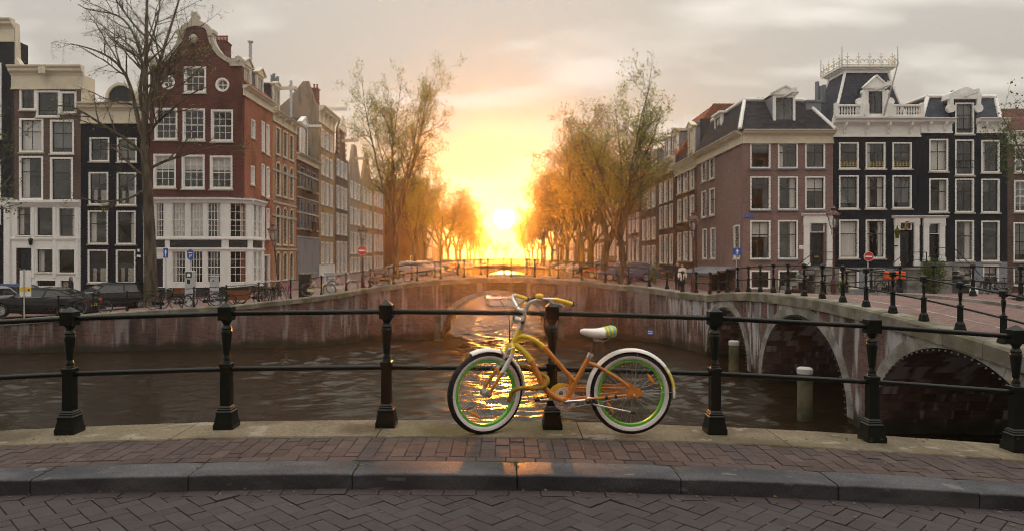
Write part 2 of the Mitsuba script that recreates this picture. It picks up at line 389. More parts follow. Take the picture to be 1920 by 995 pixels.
WAVES = [(lam, a, ph, 0.0068 * lam ** 1.0) for lam, a, ph in zip(np.exp(_w.uniform(math.log(.30), math.log(1.7), 46)), _w.normal(1.45, .75, 46), _w.uniform(0, 6.28, 46))]
def water_z(x, y):
    z = 0
    for lam, a, ph, h in WAVES: z = z + h * np.sin(2 * np.pi / lam * (x * math.cos(a) + y * math.sin(a)) + ph)
    g = meshkit.fbm(np.stack([x * .10, y * .13, x * 0], -1), 3)
    return WATER + z * np.clip(.35 + 1.7 * (g - .3), .25, 1.2)
def water_grid(x0, x1, y0, y1, d):
    X, Y = np.meshgrid(np.linspace(x0, x1, int((x1 - x0) / d) + 1), np.linspace(y0, y1, int((y1 - y0) / d) + 1)); r, c = X.shape
    i = (np.arange(r - 1)[:, None] * c + np.arange(c - 1)).ravel()
    return np.c_[X.ravel(), Y.ravel(), water_z(X.ravel(), Y.ravel())], np.stack([i, i + 1, i + c + 1, i + c], 1)
m = MB()
for q in ((-27, 15.5, 5.5, 38, .085), (-6.6, 7.8, 38, 75, .13), (-6.6, 7.8, 75, 140, .3)): m.add(*water_grid(*q))
struct('water', m, 'canal_water', smooth=True)
m = MB(); z_ = WATER - .12
m.add([[-590, -90, z_], [590, -90, z_], [590, 430, z_], [-590, 430, z_]], [[0, 1, 2], [0, 2, 3]])
struct('water', m, 'canal_water')

def cum(pts):
    p = np.asarray(pts, float); return np.r_[0, np.cumsum(np.linalg.norm(np.diff(p, axis=0), axis=1))]
def along(pts, d):
    p = np.asarray(pts, float); c = cum(p)
    return np.stack([np.interp(d, c, p[:, k]) for k in range(p.shape[1])], -1)

def wall_strip(pts, ztop, zbot=-3.2, thick=0.5, step=0.8):
    """An upright wall under a polyline (its outer face), top following ztop(x, y)."""
    d = np.linspace(0, cum(pts)[-1], max(2, int(cum(pts)[-1] / step)))
    p = along(pts, d); t = np.gradient(p, axis=0); t /= np.linalg.norm(t, axis=1, keepdims=True)
    n = np.stack([-t[:, 1], t[:, 0]], 1)
    q = p + n * thick
    zt = ztop(p[:, 0], p[:, 1])
    k = len(p); v = np.vstack([np.c_[p, np.full(k, zbot)], np.c_[p, zt], np.c_[q, zt], np.c_[q, np.full(k, zbot)]])
    f = []
    for r in range(3):
        for i in range(k - 1): f.append([r * k + i, r * k + i + 1, (r + 1) * k + i + 1, (r + 1) * k + i])
    return MB().add(v, f)

def coping(parent, pts, ztop, seg=1.0, h=0.26, out=0.07, depth=0.55, name='coping_stone', bsdf='coping_stone'):
    """Coping stones one by one along a polyline, each with its own edges."""
    L = cum(pts)[-1]; n = max(1, int(round(L / seg))); rnd = random.Random(len(pts) * 7 + int(L))
    for i in range(n):
        d = np.linspace(L * i / n + 0.008, L * (i + 1) / n - 0.008, 3)
        p = along(pts, d); t = np.gradient(along(pts, np.array([d[0] - .05, d[1], d[2] + .05])), axis=0); t /= np.linalg.norm(t, axis=1, keepdims=True) + 1e-9
        nn = np.stack([-t[:, 1], t[:, 0]], 1)
        z = ztop(p[:, 0], p[:, 1]) + rnd.uniform(-.006, .006)
        rows = [(-out, -h), (-out, -0.05), (-out + 0.05, 0.0), (depth - out, 0.0), (depth - out, -h)]
        v = np.vstack([np.c_[p + nn * w, z + dz] for w, dz in rows]); f = []
        for r in range(5):
            for j in range(2):
                a, b = r * 3 + j, ((r + 1) % 5) * 3 + j
                f.append([a, a + 1, b + 1, b])
        m = MB().add(v, f); m.add(v[[0, 3, 6, 9, 12]], [[0, 1, 2], [0, 2, 3], [0, 3, 4]]); m.add(v[[2, 5, 8, 11, 14]], [[0, 2, 1], [0, 3, 2], [0, 4, 3]])
        put(f'{parent}__{name}', m, bsdf)

# quay walls
wl = struct('left_quay_wall', wall_strip(EDGE_L, lambda x, y: zleft(x, y) - 0.01), 'canal_brick')
coping(wl, EDGE_L[2:], lambda x, y: zleft(x, y) + 0.06, 1.35)
wr = struct('right_quay_wall', wall_strip(EDGE_R, lambda x, y: zrightland(x, y) - 0.01), 'canal_brick')
struct('far_quay_wall', wall_strip([(CANAL_L, 43.5), (CANAL_L, 420)][::1], lambda x, y: zleft(x, y) - .01, step=8), 'canal_brick')
struct('far_quay_wall', wall_strip([(CANAL_R, 420), (CANAL_R, 43.5)], lambda x, y: zrightland(x, y) - .01, step=8), 'canal_brick')
struct('right_canal_wall', wall_strip([(15.4, 31.6), (70, 31.6)], lambda x, y: zrightland(x, y) - .01, step=8), 'canal_brick')

# ------------------------------------------------------------------ railings
POST = [('s', [(.105, 0), (.105, .042), (.098, .05), (.082, .125), (.086, .132), (.086, .142), (.074, .15), (.074, .162), (.066, .168), (.066, .176), (.053, .188), (.051, .5), (.060, .508), (.060, .534), (.05, .54)]),
        ('r', [(.044, .536), (.046, .548), (.040, .556), (.043, .566), (.038, .585), (.030, .603), (.034, .612), (.036, .63), (.056, .785), (.058, .80), (.050, .812), (.056, .826), (.048, .84), (.036, .852), (.036, .862), (.054, .885), (.056, .895), (.05, .9)]),
        ('s', [(.066, .893), (.070, .899), (.070, 1.004), (.004, 1.045)])]
def post_mesh(n):
    m = MB()
    for kind, prof in POST: m.lathe(np.array(prof) * [.77, 1], n, sq=(kind == 's'))
    return m
_pm = {n: mikit.ply(post_mesh(n).mesh(), 'iron_black', smooth=35) for n in (20, 8)}
def railing(key, posts, angles=None, n=8, r=0.024, heads=(.485, .955)):
    """posts: (x, y, z) of each foot; a rail between each pair of posts at two heights."""
    posts = np.asarray(posts, float)
    for i, p in enumerate(posts):
        a = posts[min(i + 1, len(posts) - 1)] - posts[max(i - 1, 0)]
        put(key + '__post', _pm[n], None, xf=T().translate(list(p)).rotate([0, 0, 1], math.degrees(math.atan2(a[1], a[0]))))
    for h in heads:
        for a, b in zip(posts[:-1], posts[1:]):
            d = (b - a) / np.linalg.norm(b - a); o = 0.03
            put(key + '__rail', MB().tube([a + d * o + [0, 0, h], b - d * o + [0, 0, h]], r, 10 if n > 8 else 6, caps=False), 'iron_black', True)

# ------------------------------------------------------------------ the bridge we stand on
xs = np.linspace(-16, 11, 55)
deck = sg.Polygon([(x, zdeck(x) - .2) for x in xs] + [(11, -3.2), (-16, -3.2)])
a = np.linspace(0, np.pi, 25)
for c in (-8.5, -0.5, 7.0): deck = deck.difference(sg.Polygon([(c + 3 * math.cos(t), -2.9 + 2.4 * math.sin(t)) for t in a]))
near_bridge = thing('brick_bridge', 'brick bridge in the foreground with kerb, pavement and road', 'bridge')
put(near_bridge + '__wall', MB().poly(deck, -6, 5.88), 'canal_brick')
def sheet(xs, y0, y1, zf):
    v = np.vstack([np.c_[xs, xs * 0 + y0, zf(xs)], np.c_[xs, xs * 0 + y1, zf(xs)]]); k = len(xs)
    return MB().add(v, [[i, i + 1, k + i + 1, k + i] for i in range(k - 1)])
struct('road', sheet(xs, -6, 4.6, lambda x: zroad(x) - .009), 'joint_sand')
struct('pavement', sheet(xs, 4.6, 5.45, lambda x: zdeck(x) - .007), 'joint_sand')

# road clinkers in a herringbone, turned 45 degrees to the kerb
rnd = random.Random(5)
def brick_mesh(cx, cy, ang, L, W, zf, H=.07, c=.003, dz=0.0, gap=.005, fine=True):
    m = MB(); hl, hw = L / 2 - gap / 2, W / 2 - gap / 2
    if fine: m.cbox(-hl, hl, -hw, hw, -H, 0, c)
    else: m.cbox(-hl, hl, -hw, hw, -H * .4, 0, c)
    tm = m.mesh(); v = np.array(tm.vertices)
    tx, ty = rnd.gauss(0, .007), rnd.gauss(0, .007)
    v[:, 2] += v[:, 0] * tx + v[:, 1] * ty + dz
    ca, sa = math.cos(ang), math.sin(ang)
    x, y = cx + v[:, 0] * ca - v[:, 1] * sa, cy + v[:, 0] * sa + v[:, 1] * ca
    return np.stack([x, y, v[:, 2] + zf(x)], 1), np.asarray(tm.faces)
W_, A45 = 0.105, math.radians(45)
cells = []
for i in range(-120, 120):
    for j in range(-60, 60):
        ox, oy = i + 2 * j, i - 2 * j
        for (x, y, vert) in ((ox + 1, oy + .5, 0), (ox + 2.5, oy, 1)):
            X = (x * math.cos(A45) - y * math.sin(A45)) * W_; Y = (x * math.sin(A45) + y * math.cos(A45)) * W_ + 2.0
            if -6 < X < 6.5 and -1.5 < Y < 4.43: cells.append((X, Y, A45 + vert * math.pi / 2))
EDGE_Y = 4.338
def insight(c): return c[1] > 3.6 and abs(c[0]) < 0.79 * c[1]
seen = sorted([c for c in cells if insight(c)], key=lambda c: -c[1] + .25 * abs(c[0]))
seen = sorted(seen, key=lambda c: c[1])[:298]; pick = set(seen)
rest = MB(); uvs = []
for c in cells:
    ext = W_ * 1.07
    if c[1] + ext > EDGE_Y:                          # cut along the straight course beside the kerb
        b_ = affinity.translate(affinity.rotate(sg.box(-W_ + .003, -W_ / 2 + .003, W_ - .003, W_ / 2 - .003), c[2], origin=(0, 0), use_radians=True), c[0], c[1]).intersection(sg.box(-9, -9, 9, EDGE_Y - .004))
        if b_.is_empty or b_.area < 4e-4: continue
        tm_ = trimesh.creation.extrude_polygon(b_, .06, engine='earcut'); v = np.array(tm_.vertices); f = tm_.faces
        v[:, 2] += zroad(v[:, 0]) - .06 + rnd.gauss(0, .002)
    else: v, f = brick_mesh(c[0], c[1], c[2], 2 * W_, W_, zroad, dz=rnd.gauss(0, .0015), fine=c in pick)
    tone = rnd.random()
    if c in pick:
        put('road__brick', trimesh.Trimesh(v, f, process=False), 'clinker', uv=np.full((len(v), 2), tone))
    else:
        rest.add(v, f); uvs.append(np.full((len(v), 2), tone))
x = -6.0
while x < 6.3:
    v, f = brick_mesh(x + .1, 4.392, 0, .206, .10, zroad, dz=rnd.gauss(-.001, .002)); rest.add(v, f); uvs.append(np.full((len(v), 2), rnd.random())); x += .208
put('road__brick_field', rest, 'clinker', uv=np.vstack(uvs), kind='stuff')

# kerb stones
kx = [-6.3, -5.2, -4.15, -3.09, -2.06, -0.99, 0.085, 1.155, 2.18, 3.10, 4.15, 5.2, 6.3]
for x0, x1 in zip(kx[:-1], kx[1:]):
    n = 9; X = np.linspace(x0 + .004, x1 - .004, n)
    prof = [(4.45, -.3), (4.45, -.016), (4.452, -.009), (4.457, -.004), (4.466, -.001), (4.715, .003), (4.725, -.004), (4.725, -.3)]
    w = rnd.uniform(-.004, .004); dz = rnd.uniform(-.003, .003)
    e = np.ones(n); e[0] = e[-1] = 0
    v = np.vstack([np.c_[X, X * 0 + y + w, zdeck(X) + z + dz - (0.006 * (1 - e) if z > -.02 else 0)] for y, z in prof]); f = []
    for r in range(len(prof) - 1):
        for i in range(n - 1): f.append([r * n + i, r * n + i + 1, (r + 1) * n + i + 1, (r + 1) * n + i])
    m = MB().add(v, f)
    for i in (0, n - 1):
        e_ = v[i::n]; m.add(e_, [[0, k, k + 1] for k in range(1, len(prof) - 1)])
    put('pavement__kerb_stone', m, 'kerb_stone', 40)

# pavement: a stretcher course along the kerb, then three rows of headers; moss in the joints
pav = []
x = -5.6
while x < 5.8: pav.append((x + .1, 4.782, 0, .205, .10)); x += .208
i_ = 0; x = -5.6
while x < 5.8:                                       # columns of bricks running away from the kerb, every other one shifted by half
    y = 4.836
    for L_ in ((.2, .2, .108) if i_ % 2 else (.098, .2, .2)):
        pav.append((x, y + L_ / 2, math.pi / 2 + rnd.gauss(0, .010), L_, .106)); y += L_ + .003
    x += .1075; i_ += 1
pick = set(sorted([p for p in pav if abs(p[0] + .05) < .76 * p[1]], key=lambda p: abs(p[0]))[:298])
rest = MB(); uvs = []
for p in pav:
    v, f = brick_mesh(p[0], p[1], p[2], p[3], p[4], zdeck, dz=rnd.gauss(-.002, .0016), gap=.005)
    tone = rnd.random()
    if p in pick: put('pavement__brick', trimesh.Trimesh(v, f, process=False), 'paver', uv=np.full((len(v), 2), tone))
    else: rest.add(v, f); uvs.append(np.full((len(v), 2), tone))
put('pavement__brick_field', rest, 'paver', uv=np.vstack(uvs), kind='stuff')
mo = MB()
def tuft(x, y, z, s):
    for _ in range(rnd.randint(3, 7)):
        a, l = rnd.uniform(0, 6.3), s * rnd.uniform(.4, 1.2)
        px, py = x + rnd.gauss(0, s * .7), y + rnd.gauss(0, s * .35)
        mo.add([[px - .002, py, z], [px + .002, py, z], [px + math.cos(a) * l, py + math.sin(a) * l * .6, z + l * rnd.uniform(.2, .9)]], [[0, 1, 2]])
        mo.hull(np.array([[px, py, z + s * .3]] + [[px + s * .5 * math.cos(k), py + s * .4 * math.sin(k), z - .004] for k in (0, 1.2, 2.4, 3.7, 5)]))
for _ in range(620):
    x = rnd.uniform(-4.6, 4.6); dens = meshkit.noise(np.array([x * 2.2, 3.3, 0.5]))
    if dens < .42: continue
    tuft(x, (4.731 if rnd.random() < .65 else 4.835) + rnd.gauss(0, .004), float(zdeck(x)) - .004, rnd.uniform(.004, .011))
for _ in range(160):
    x = -5.6 + .1075 * rnd.randint(10, 95) + .053
    tuft(x, rnd.uniform(4.85, 5.33), float(zdeck(x)) - .006, rnd.uniform(.003, .007))
for k in kx: 
    for _ in range(9): tuft(k + rnd.gauss(0, .01), rnd.uniform(4.6, 4.74), float(zdeck(k)) - .004, rnd.uniform(.005, .011))
for _ in range(60): tuft(rnd.uniform(-4.5, 4.5), 5.35 + rnd.gauss(0, .01), float(zdeck(0)) * 0 + float(zdeck(rnd.uniform(-1, 1))) - .01, .007)
put('pavement__moss', mo, 'moss', kind='stuff')
lf = MB()
for _ in range(150):
    x, y = rnd.uniform(-4.2, 4.2), rnd.choice([rnd.uniform(3.4, 4.44), rnd.gauss(4.40, .03), rnd.uniform(4.75, 5.85)]); y = min(y, 4.44) if y < 4.6 else y
    z = float(zroad(x) if y < 4.45 else zdeck(x)) + .006 + (.008 if y > 5.35 else 0); a = rnd.uniform(0, 6.3); l = rnd.uniform(.008, .02)
    c, s_ = math.cos(a) * l, math.sin(a) * l
    lf.add([[x - c, y - s_, z], [x + s_ * .4, y - c * .4, z + rnd.uniform(.001, .006)], [x + c, y + s_, z + rnd.uniform(.0, .006)], [x - s_ * .4, y + c * .4, z + .001]], [[0, 1, 2, 3]])
struct('fallen_leaves', lf, 'lock_litter'); labels['fallen_leaves'] = {'kind': 'stuff', 'label': 'small dry leaves and crumbs scattered over the pavement and road', 'category': 'leaves'}
# sill of large stone slabs under the railing
sx = [-7, -5.6, -4.3, -2.62, -1.0, 0.62, 2.25, 3.9, 5.5, 7]
for x0, x1 in zip(sx[:-1], sx[1:]):
    n = 12; X = np.linspace(x0 + .004, x1 - .004, n); prof = [(5.352, -.25), (5.352, -.004), (5.362, .006), (5.87, .010), (5.90, -.012), (5.91, -.25)]
    v = np.vstack([np.c_[X, X * 0 + y + .006 * (meshkit.noise(np.c_[X * 7, X * 0 + y * 20, X * 0]) - .5), zdeck(X) + z + .006 * (meshkit.noise(np.c_[X * 9, X * 0 + y * 9, X * 0 + 4]) - .5)] for y, z in prof]); f = []
    for r in range(len(prof) - 1):
        for i in range(n - 1): f.append([r * n + i, r * n + i + 1, (r + 1) * n + i + 1, (r + 1) * n + i])
    m = MB().add(v, f)
    for i in (0, n - 1): m.add(v[i::n], [[0, k, k + 1] for k in range(1, len(prof) - 1)])
    put(near_bridge + '__sill_slab', m, 'sill_stone', 35)
nr = thing('bridge_railing', 'black cast iron railing close in front, the yellow and orange bicycle leaning on it', 'railing')
px_posts = [-170, 131, 425, 725, 1035, 1340, 1635, 1905, 2180]
railing(nr, [((px - CX) / FX * 5.67, 5.67, float(zdeck((px - CX) / FX * 5.67)) + .008) for px in px_posts], n=20, r=.021, heads=(.487, .948))

# ------------------------------------------------------------------ the far bridge
def arch_poly(c, hw, zs, rise, k=1.0, n=33):
    t = np.linspace(0, np.pi, n)
    return sg.Polygon([(c + hw * k * math.cos(a), zs + rise * k * math.sin(a)) for a in t] + [(c - hw * k, -3.3), (c + hw * k, -3.3)])
def voussoirs(key, F, c, hw, zs, rise, n, d=0.28, proud=0.03, n0=0):
    t = np.linspace(0, np.pi, n + 1)
    for a, b in zip(t[:-1], t[1:]):
        g = .006 / max(hw, rise)
        q = [(c + (hw + e) * math.cos(s), zs + (rise + e) * math.sin(s)) for e, ss in ((0, np.linspace(a + g, b - g, 3)), (d, np.linspace(b - g, a + g, 3))) for s in ss]
        put(key + '__ring_stone', MB().poly(sg.Polygon(q), -.08, proud, F), 'ring_stone')
def bulbs(key, F, c, hw, zs, rise, n):
    m = MB()
    for s in np.linspace(.02, np.pi - .02, n): m.ball((c + (hw - .05) * math.cos(s), .05, zs + (rise - .05) * math.sin(s)), .022, 1, F)
    put(key + '__light_bulbs', m, 'blind_grey', True, kind='stuff')

fb = thing('brick_bridge', 'low brick bridge with a single wide arch across the canal ahead, under the sun', 'bridge')
xs = np.linspace(-7.5, 8.4, 40)
face = sg.Polygon([(x, float(zfar(x)) - .02) for x in xs] + [(8.4, -3.2), (-7.5, -3.2)])
AF = dict(c=-.44, hw=2.95, zs=-2.25, rise=2.0)
face = face.difference(arch_poly(**AF))
FF = Frame((0, 37.5, 0), (1, 0, 0), (0, -1, 0))
put(fb + '__wall', MB().poly(face, -6.0, 0, FF), 'canal_brick')
voussoirs(fb, FF, n=26, d=.25, **AF); bulbs(fb, FF, n=34, **AF)
ys = sheet(xs, 37.6, 43.4, lambda x: zfar(x))
put(fb + '__roadway', ys, 'street_brick')
zf2 = lambda x, y: np.where(y > 37.45, zfar(x), np.maximum(np.where(x < 0, zleft(x, y), zrightland(x, y)), zfar(x) * (x > 0) - 9 * (x <= 0)))
coping(fb, [(-7.5, 37.5), (6.2, 37.5)], lambda x, y: zfar(x) + .10, 1.15, .30)
coping(fb, [(6.2, 43.5), (-7.5, 43.5)], lambda x, y: zfar(x) + .10, 1.15, .30)
def zcorner(x, y): return np.interp(y, [31.6, 34, 37.5], [float(zright(31.6)) + .05, -.02, float(zfar(6.2)) + .0])
coping(wr, EDGE_R, lambda x, y: zcorner(x, y) + .08, 1.1, .32)
put(wr + '__wall_top', wall_strip(EDGE_R, lambda x, y: zcorner(x, y) - .1, -.6, .5), 'canal_brick')
fr = thing('bridge_railing', 'dark iron railing along the far bridge, hazy in the sunlight', 'railing')
fpath = np.array([(-7.4, 37.75), (6.2, 37.75), (7.45, 37.1), (8.42, 35.7), (9.12, 33.95), (9.6, 31.8)])
n = int(cum(fpath)[-1] / 1.24); pp = along(fpath, np.linspace(0, cum(fpath)[-1], n + 1))
zp = np.array([float(zfar(x)) + .10 if y > 37.6 else float(zcorner(x, y)) + .08 for x, y in pp])
railing(fr, np.c_[pp, zp], r=.022)
fr2 = thing('bridge_railing', 'dark iron railing on the far side of the far bridge', 'railing')
railing(fr2, [(x, 43.25, float(zfar(x)) + .1) for x in np.linspace(-7.3, 7.3, 11)], r=.022)

# ------------------------------------------------------------------ the three-arched bridge on the right
rb = thing('brick_bridge', 'brick bridge with three arches on the right, streaked with white lime', 'bridge')
ysr = np.linspace(5.0, 31.6, 60)
face = sg.Polygon([(y, float(zright(y)) - .02) for y in ysr] + [(31.6, -3.2), (5, -3.2)])
ARCH = [dict(c=28.95, hw=2.65, zs=-2.55, rise=2.25), dict(c=21.75, hw=3.1, zs=-2.55, rise=2.52), dict(c=14.35, hw=3.05, zs=-2.55, rise=2.42)]
for A in ARCH: face = face.difference(arch_poly(**A))
FR = right_row(9.4)
put(rb + '__wall', MB().poly(face, -6.2, 0, FR), 'canal_brick')
for A in ARCH: voussoirs(rb, FR, n=24, d=.32, **A); bulbs(rb, FR, n=46, **A)
def long_sheet(x0, x1, ys, zf, dz): 
    v = np.vstack([np.c_[ys * 0 + x0, ys, zf(ys) + dz], np.c_[ys * 0 + x1, ys, zf(ys) + dz]]); k = len(ys)
    return MB().add(v, [[i, i + 1, k + i + 1, k + i] for i in range(k - 1)])
put(rb + '__roadway', long_sheet(9.8, 15.3, ysr, zright, .0), 'street_brick')
def zr2(x, y): return zright(y) + .10
coping(rb, [(9.4, 31.6), (9.4, 6.0)], lambda x, y: zright(y) + .12, 1.2, .34)
for x0, x1 in ((9.8, 10.75), (14.3, 15.3)):
    m = MB(); k = len(ysr)
    v = np.vstack([np.c_[ysr * 0 + x, ysr, zright(ysr) + z] for x, z in ((x0, 0), (x0, .09), (x1, .09), (x1, 0))])
    m.add(v, [[r * k + i, r * k + i + 1, (r + 1) * k + i + 1, (r + 1) * k + i] for r in range(3) for i in range(k - 1)])
    put(rb + '__footway', m, 'street_brick')
for x in (10.76, 14.19):
    m = MB(); k = len(ysr)
    v = np.vstack([np.c_[ysr * 0 + xx, ysr, zright(ysr) + z] for xx, z in ((x, 0), (x, .095), (x + .1, .095), (x + .1, 0))])
    m.add(v, [[r * k + i, r * k + i + 1, (r + 1) * k + i + 1, (r + 1) * k + i] for r in range(3) for i in range(k - 1)])
    put(rb + '__kerb', m, 'ring_stone')
rr = thing('bridge_railing', 'black iron railing along the canal side of the three-arched bridge', 'railing')
railing(rr, [(9.6, y, float(zright(y)) + .12) for y in np.arange(31.8 - 1.25, 8.6, -1.245)], r=.023)
rr2 = thing('bridge_railing', 'black iron railing along the far side of the three-arched bridge', 'railing')
railing(rr2, [(15.25, y, float(zright(y)) + .1) for y in np.arange(34.5, 14, -2.05)], r=.023)

# second bridge far down the canal
b2 = thing('brick_bridge', 'distant low bridge far down the canal, dissolving in the glow', 'bridge')
f2 = sg.Polygon([(x, .55 - .012 * x * x) for x in np.linspace(-7, 8, 20)] + [(8, -3.2), (-7, -3.2)]).difference(arch_poly(.4, 4.2, -2.4, 2.0))
put(b2 + '__wall', MB().poly(f2, -5, 0, front(112)), 'canal_brick')
r2 = thing('bridge_railing', 'railing on the distant bridge down the canal', 'railing')
railing(r2, [(x, 112.2, .55 - .012 * x * x) for x in np.linspace(-6.8, 7.8, 9)], r=.03)
# ------------------------------------------------------------------ houses: builders
hr = random.Random(11)
def molding(F, u0, u1, prof, mb=None):
    """A profile (w, z) drawn along u."""
    mb = mb or MB(); k = len(prof)
    v = np.array([[u, w, z] for u in (u0, u1) for w, z in prof])
    f = [[i, (i + 1) % k, k + (i + 1) % k, k + i] for i in range(k)]
    mb.add(F(v), f)
    for o in (0, k): mb.add(F(v[o:o + k]), [[0, i, i + 1] for i in range(1, k - 1)])
    return mb
def cornice(parent, F, u0, u1, z0, z1, out=0.45, bsdf='paint_cream', brackets=0, frieze=True):
    h = z1 - z0; m = MB()
    if frieze: m.box(u0, u1, 0.003, .07, z0, z1 - .34 * h, F)
    m.box(u0 - .02, u1 + .02, 0.003, .12, z0 - .05, z0 + .04, F)
    molding(F, u0 - .05, u1 + .05, [(0.004, z1 - .40 * h), (.10, z1 - .40 * h), (.14, z1 - .32 * h), (out * .7, z1 - .24 * h), (out * .72, z1 - .14 * h), (out, z1 - .06 * h), (out, z1), (0.004, z1 + .01)], m)
    k = put(parent + '__cornice', m, bsdf)
    for i in range(brackets):
        u = u0 + (u1 - u0) * (i + .5) / brackets
        b = MB(); molding(Frame(F.O, F.U, F.N), u - .07, u + .07, [(.072, z0 + .1 * h), (.16, z0 + .15 * h), (.2, z0 + .35 * h), (out * .66, z0 + .58 * h), (out * .66, z1 - .25 * h), (.072, z1 - .25 * h)], b)
        put(parent + '__cornice__bracket', b, bsdf)
    return k

def curtain_mesh(F, u0, u1, z0, z1, w, amp=.03, per=.16):
    n = max(6, int((u1 - u0) / per * 6)); u = np.linspace(u0, u1, n); ph = hr.uniform(0, 6)
    ww = w + amp * np.sin(u * 2 * np.pi / per + ph) + .4 * amp * np.sin(u * 2 * np.pi / per * .37 + ph)
    v = np.vstack([F(np.c_[u, ww, u * 0 + z0]), F(np.c_[u, ww, u * 0 + z1])])
    return MB().add(v, [[i, i + 1, n + i + 1, n + i] for i in range(n - 1)])

def window(parent, F, u0, u1, z0, z1, cols=2, rows=2, casing=.11, frame='paint_white', sash='paint_trim_dark', recess=.10, curtain=None, transom=None,
           arch=None, simple=False, sill=True, bar=.028, proud=.025, panes=True, name='window', round_=False):
    """Casing, sash with glazing bars, one pane per opening, a sill; curtain: 'drapes', 'full', 'half', 'blind' or None."""
    if u0 > u1: u0, u1 = u1, u0
    shp = (lambda a, b, c, d: arch_rect(a, b, c, d, min(arch, (b - a) / 2))) if arch else rect
    if round_: shp = lambda a, b, c, d: sg.Point((a + b) / 2, (c + d) / 2).buffer((b - a) / 2, 8)
    c = casing; ring = shp(u0, u1, z0, z1).difference(shp(u0 + c, u1 - c, z0 + c, z1 - c))
    m = MB().poly(ring, -recess - .06, proud, F)
    a0, a1, b0, b1 = u0 + c, u1 - c, z0 + c, z1 - c
    s = .045
    zt = b0 + (b1 - b0) * (transom if transom else .5)
    us = np.linspace(a0 + s, a1 - s, cols + 1)
    inner = shp(a0, a1, b0, b1)
    bars = inner.difference(shp(a0 + s, a1 - s, b0 + s, b1 - s))
    if rows == 2 or isinstance(rows, tuple):
        lo, up = (rows if isinstance(rows, tuple) else (1, 1))
        zs = list(np.linspace(b0 + s, zt, lo + 1)) + list(np.linspace(zt, b1 - s, up + 1))[1:]
        if bar > .02: bars = bars.union(rect(a0, a1, zt - .03, zt + .03))
    else: zs = list(np.linspace(b0 + s, b1 - s, rows + 1))
    for z in zs[1:-1]: bars = bars.union(rect(a0, a1, z - bar / 2, z + bar / 2))
    for u in us[1:-1]: bars = bars.union(rect(u - bar / 2, u + bar / 2, b0, b1))
    bars = bars.intersection(inner)
    if simple and frame == sash: m.poly(bars, -recess - .03, -recess + .02, F)
    k = put(f'{parent}__{name}', m, frame)
    if not (simple and frame == sash): put(k + '__sash', MB().poly(bars, -recess - .03, -recess + .015, F), sash)
    def pane(pu0, pu1, pz0, pz1, poly=None):
        g = hr.gauss(0, .0035 * (pu1 - pu0)); h = hr.gauss(0, .0035 * (pz1 - pz0)); w = -recess - .005
        if poly is not None:
            for gg in getattr(poly, 'geoms', [poly]):
                if gg.is_empty: continue
                v, f = trimesh.creation.triangulate_polygon(gg, engine='earcut')
                put(k + '__pane', MB().add(F(np.c_[v[:, 0], v[:, 0] * 0 + w, v[:, 1]]), f), 'glass')
            return
        put(k + '__pane', MB().add(F(np.array([[pu0, w - g - h, pz0], [pu1, w + g - h, pz0], [pu1, w + g + h, pz1], [pu0, w - g + h, pz1]])), [[0, 1, 2], [0, 2, 3]]), 'glass')
    if arch or round_: pane(0, 0, 0, 0, inner)
    elif not panes or simple: pane(a0, a1, b0, b1)
    else:
        for i in range(len(us) - 1):
            for j in range(len(zs) - 1): pane(us[i] - .012, us[i + 1] + .012, zs[j] - .012, zs[j + 1] + .012)
    if sill: put(k + '__sill', MB().box(u0 - .06, u1 + .06, .003, .10, z0 - .09, z0 - .004, F), 'paint_stone' if sill is True else sill)
    W, H, cw = a1 - a0, b1 - b0, -recess - .16
    if curtain == 'drapes':
        for e0, e1 in ((a0 - .05, a0 + .26 * W), (a1 - .26 * W, a1 + .05)): put(k + '__curtain', curtain_mesh(F, e0, e1, b0 - .1, b1 + .1, cw), 'curtain')
    elif curtain == 'left': put(k + '__curtain', curtain_mesh(F, a0 - .05, a0 + .3 * W, b0 - .1, b1 + .1, cw), 'curtain')
    elif curtain == 'right': put(k + '__curtain', curtain_mesh(F, a1 - .3 * W, a1 + .05, b0 - .1, b1 + .1, cw), 'curtain')
    elif curtain == 'full': put(k + '__curtain', curtain_mesh(F, a0 - .05, a1 + .05, b0 - .1, b1 + .1, cw, .02), 'curtain')
    elif curtain == 'net': put(k + '__curtain', curtain_mesh(F, a0 - .05, a1 + .05, b0 + .16 * H, b1 + .1, cw, .012), 'blind_grey')
    elif curtain == 'blind': put(k + '__blind', MB().box(a0 - .05, a1 + .05, cw - .02, cw, b0 + .58 * H, b1 + .1, F), 'curtain')
    elif curtain == 'shutters':
        for e0, e1 in ((a0 + .10 * W, a0 + .30 * W), (a0 + .52 * W, a0 + .93 * W)):
            q = MB()
            for z in np.arange(b0, b0 + .42 * H, .07): q.hexa([[x, w, zz] for x in (e0, e1) for w, zz0 in ((cw - .04, 0), (cw, .03)) for zz in (z + zz0, z + zz0 + .03)], F)
            put(k + '__shutter', q, 'curtain')
    return k

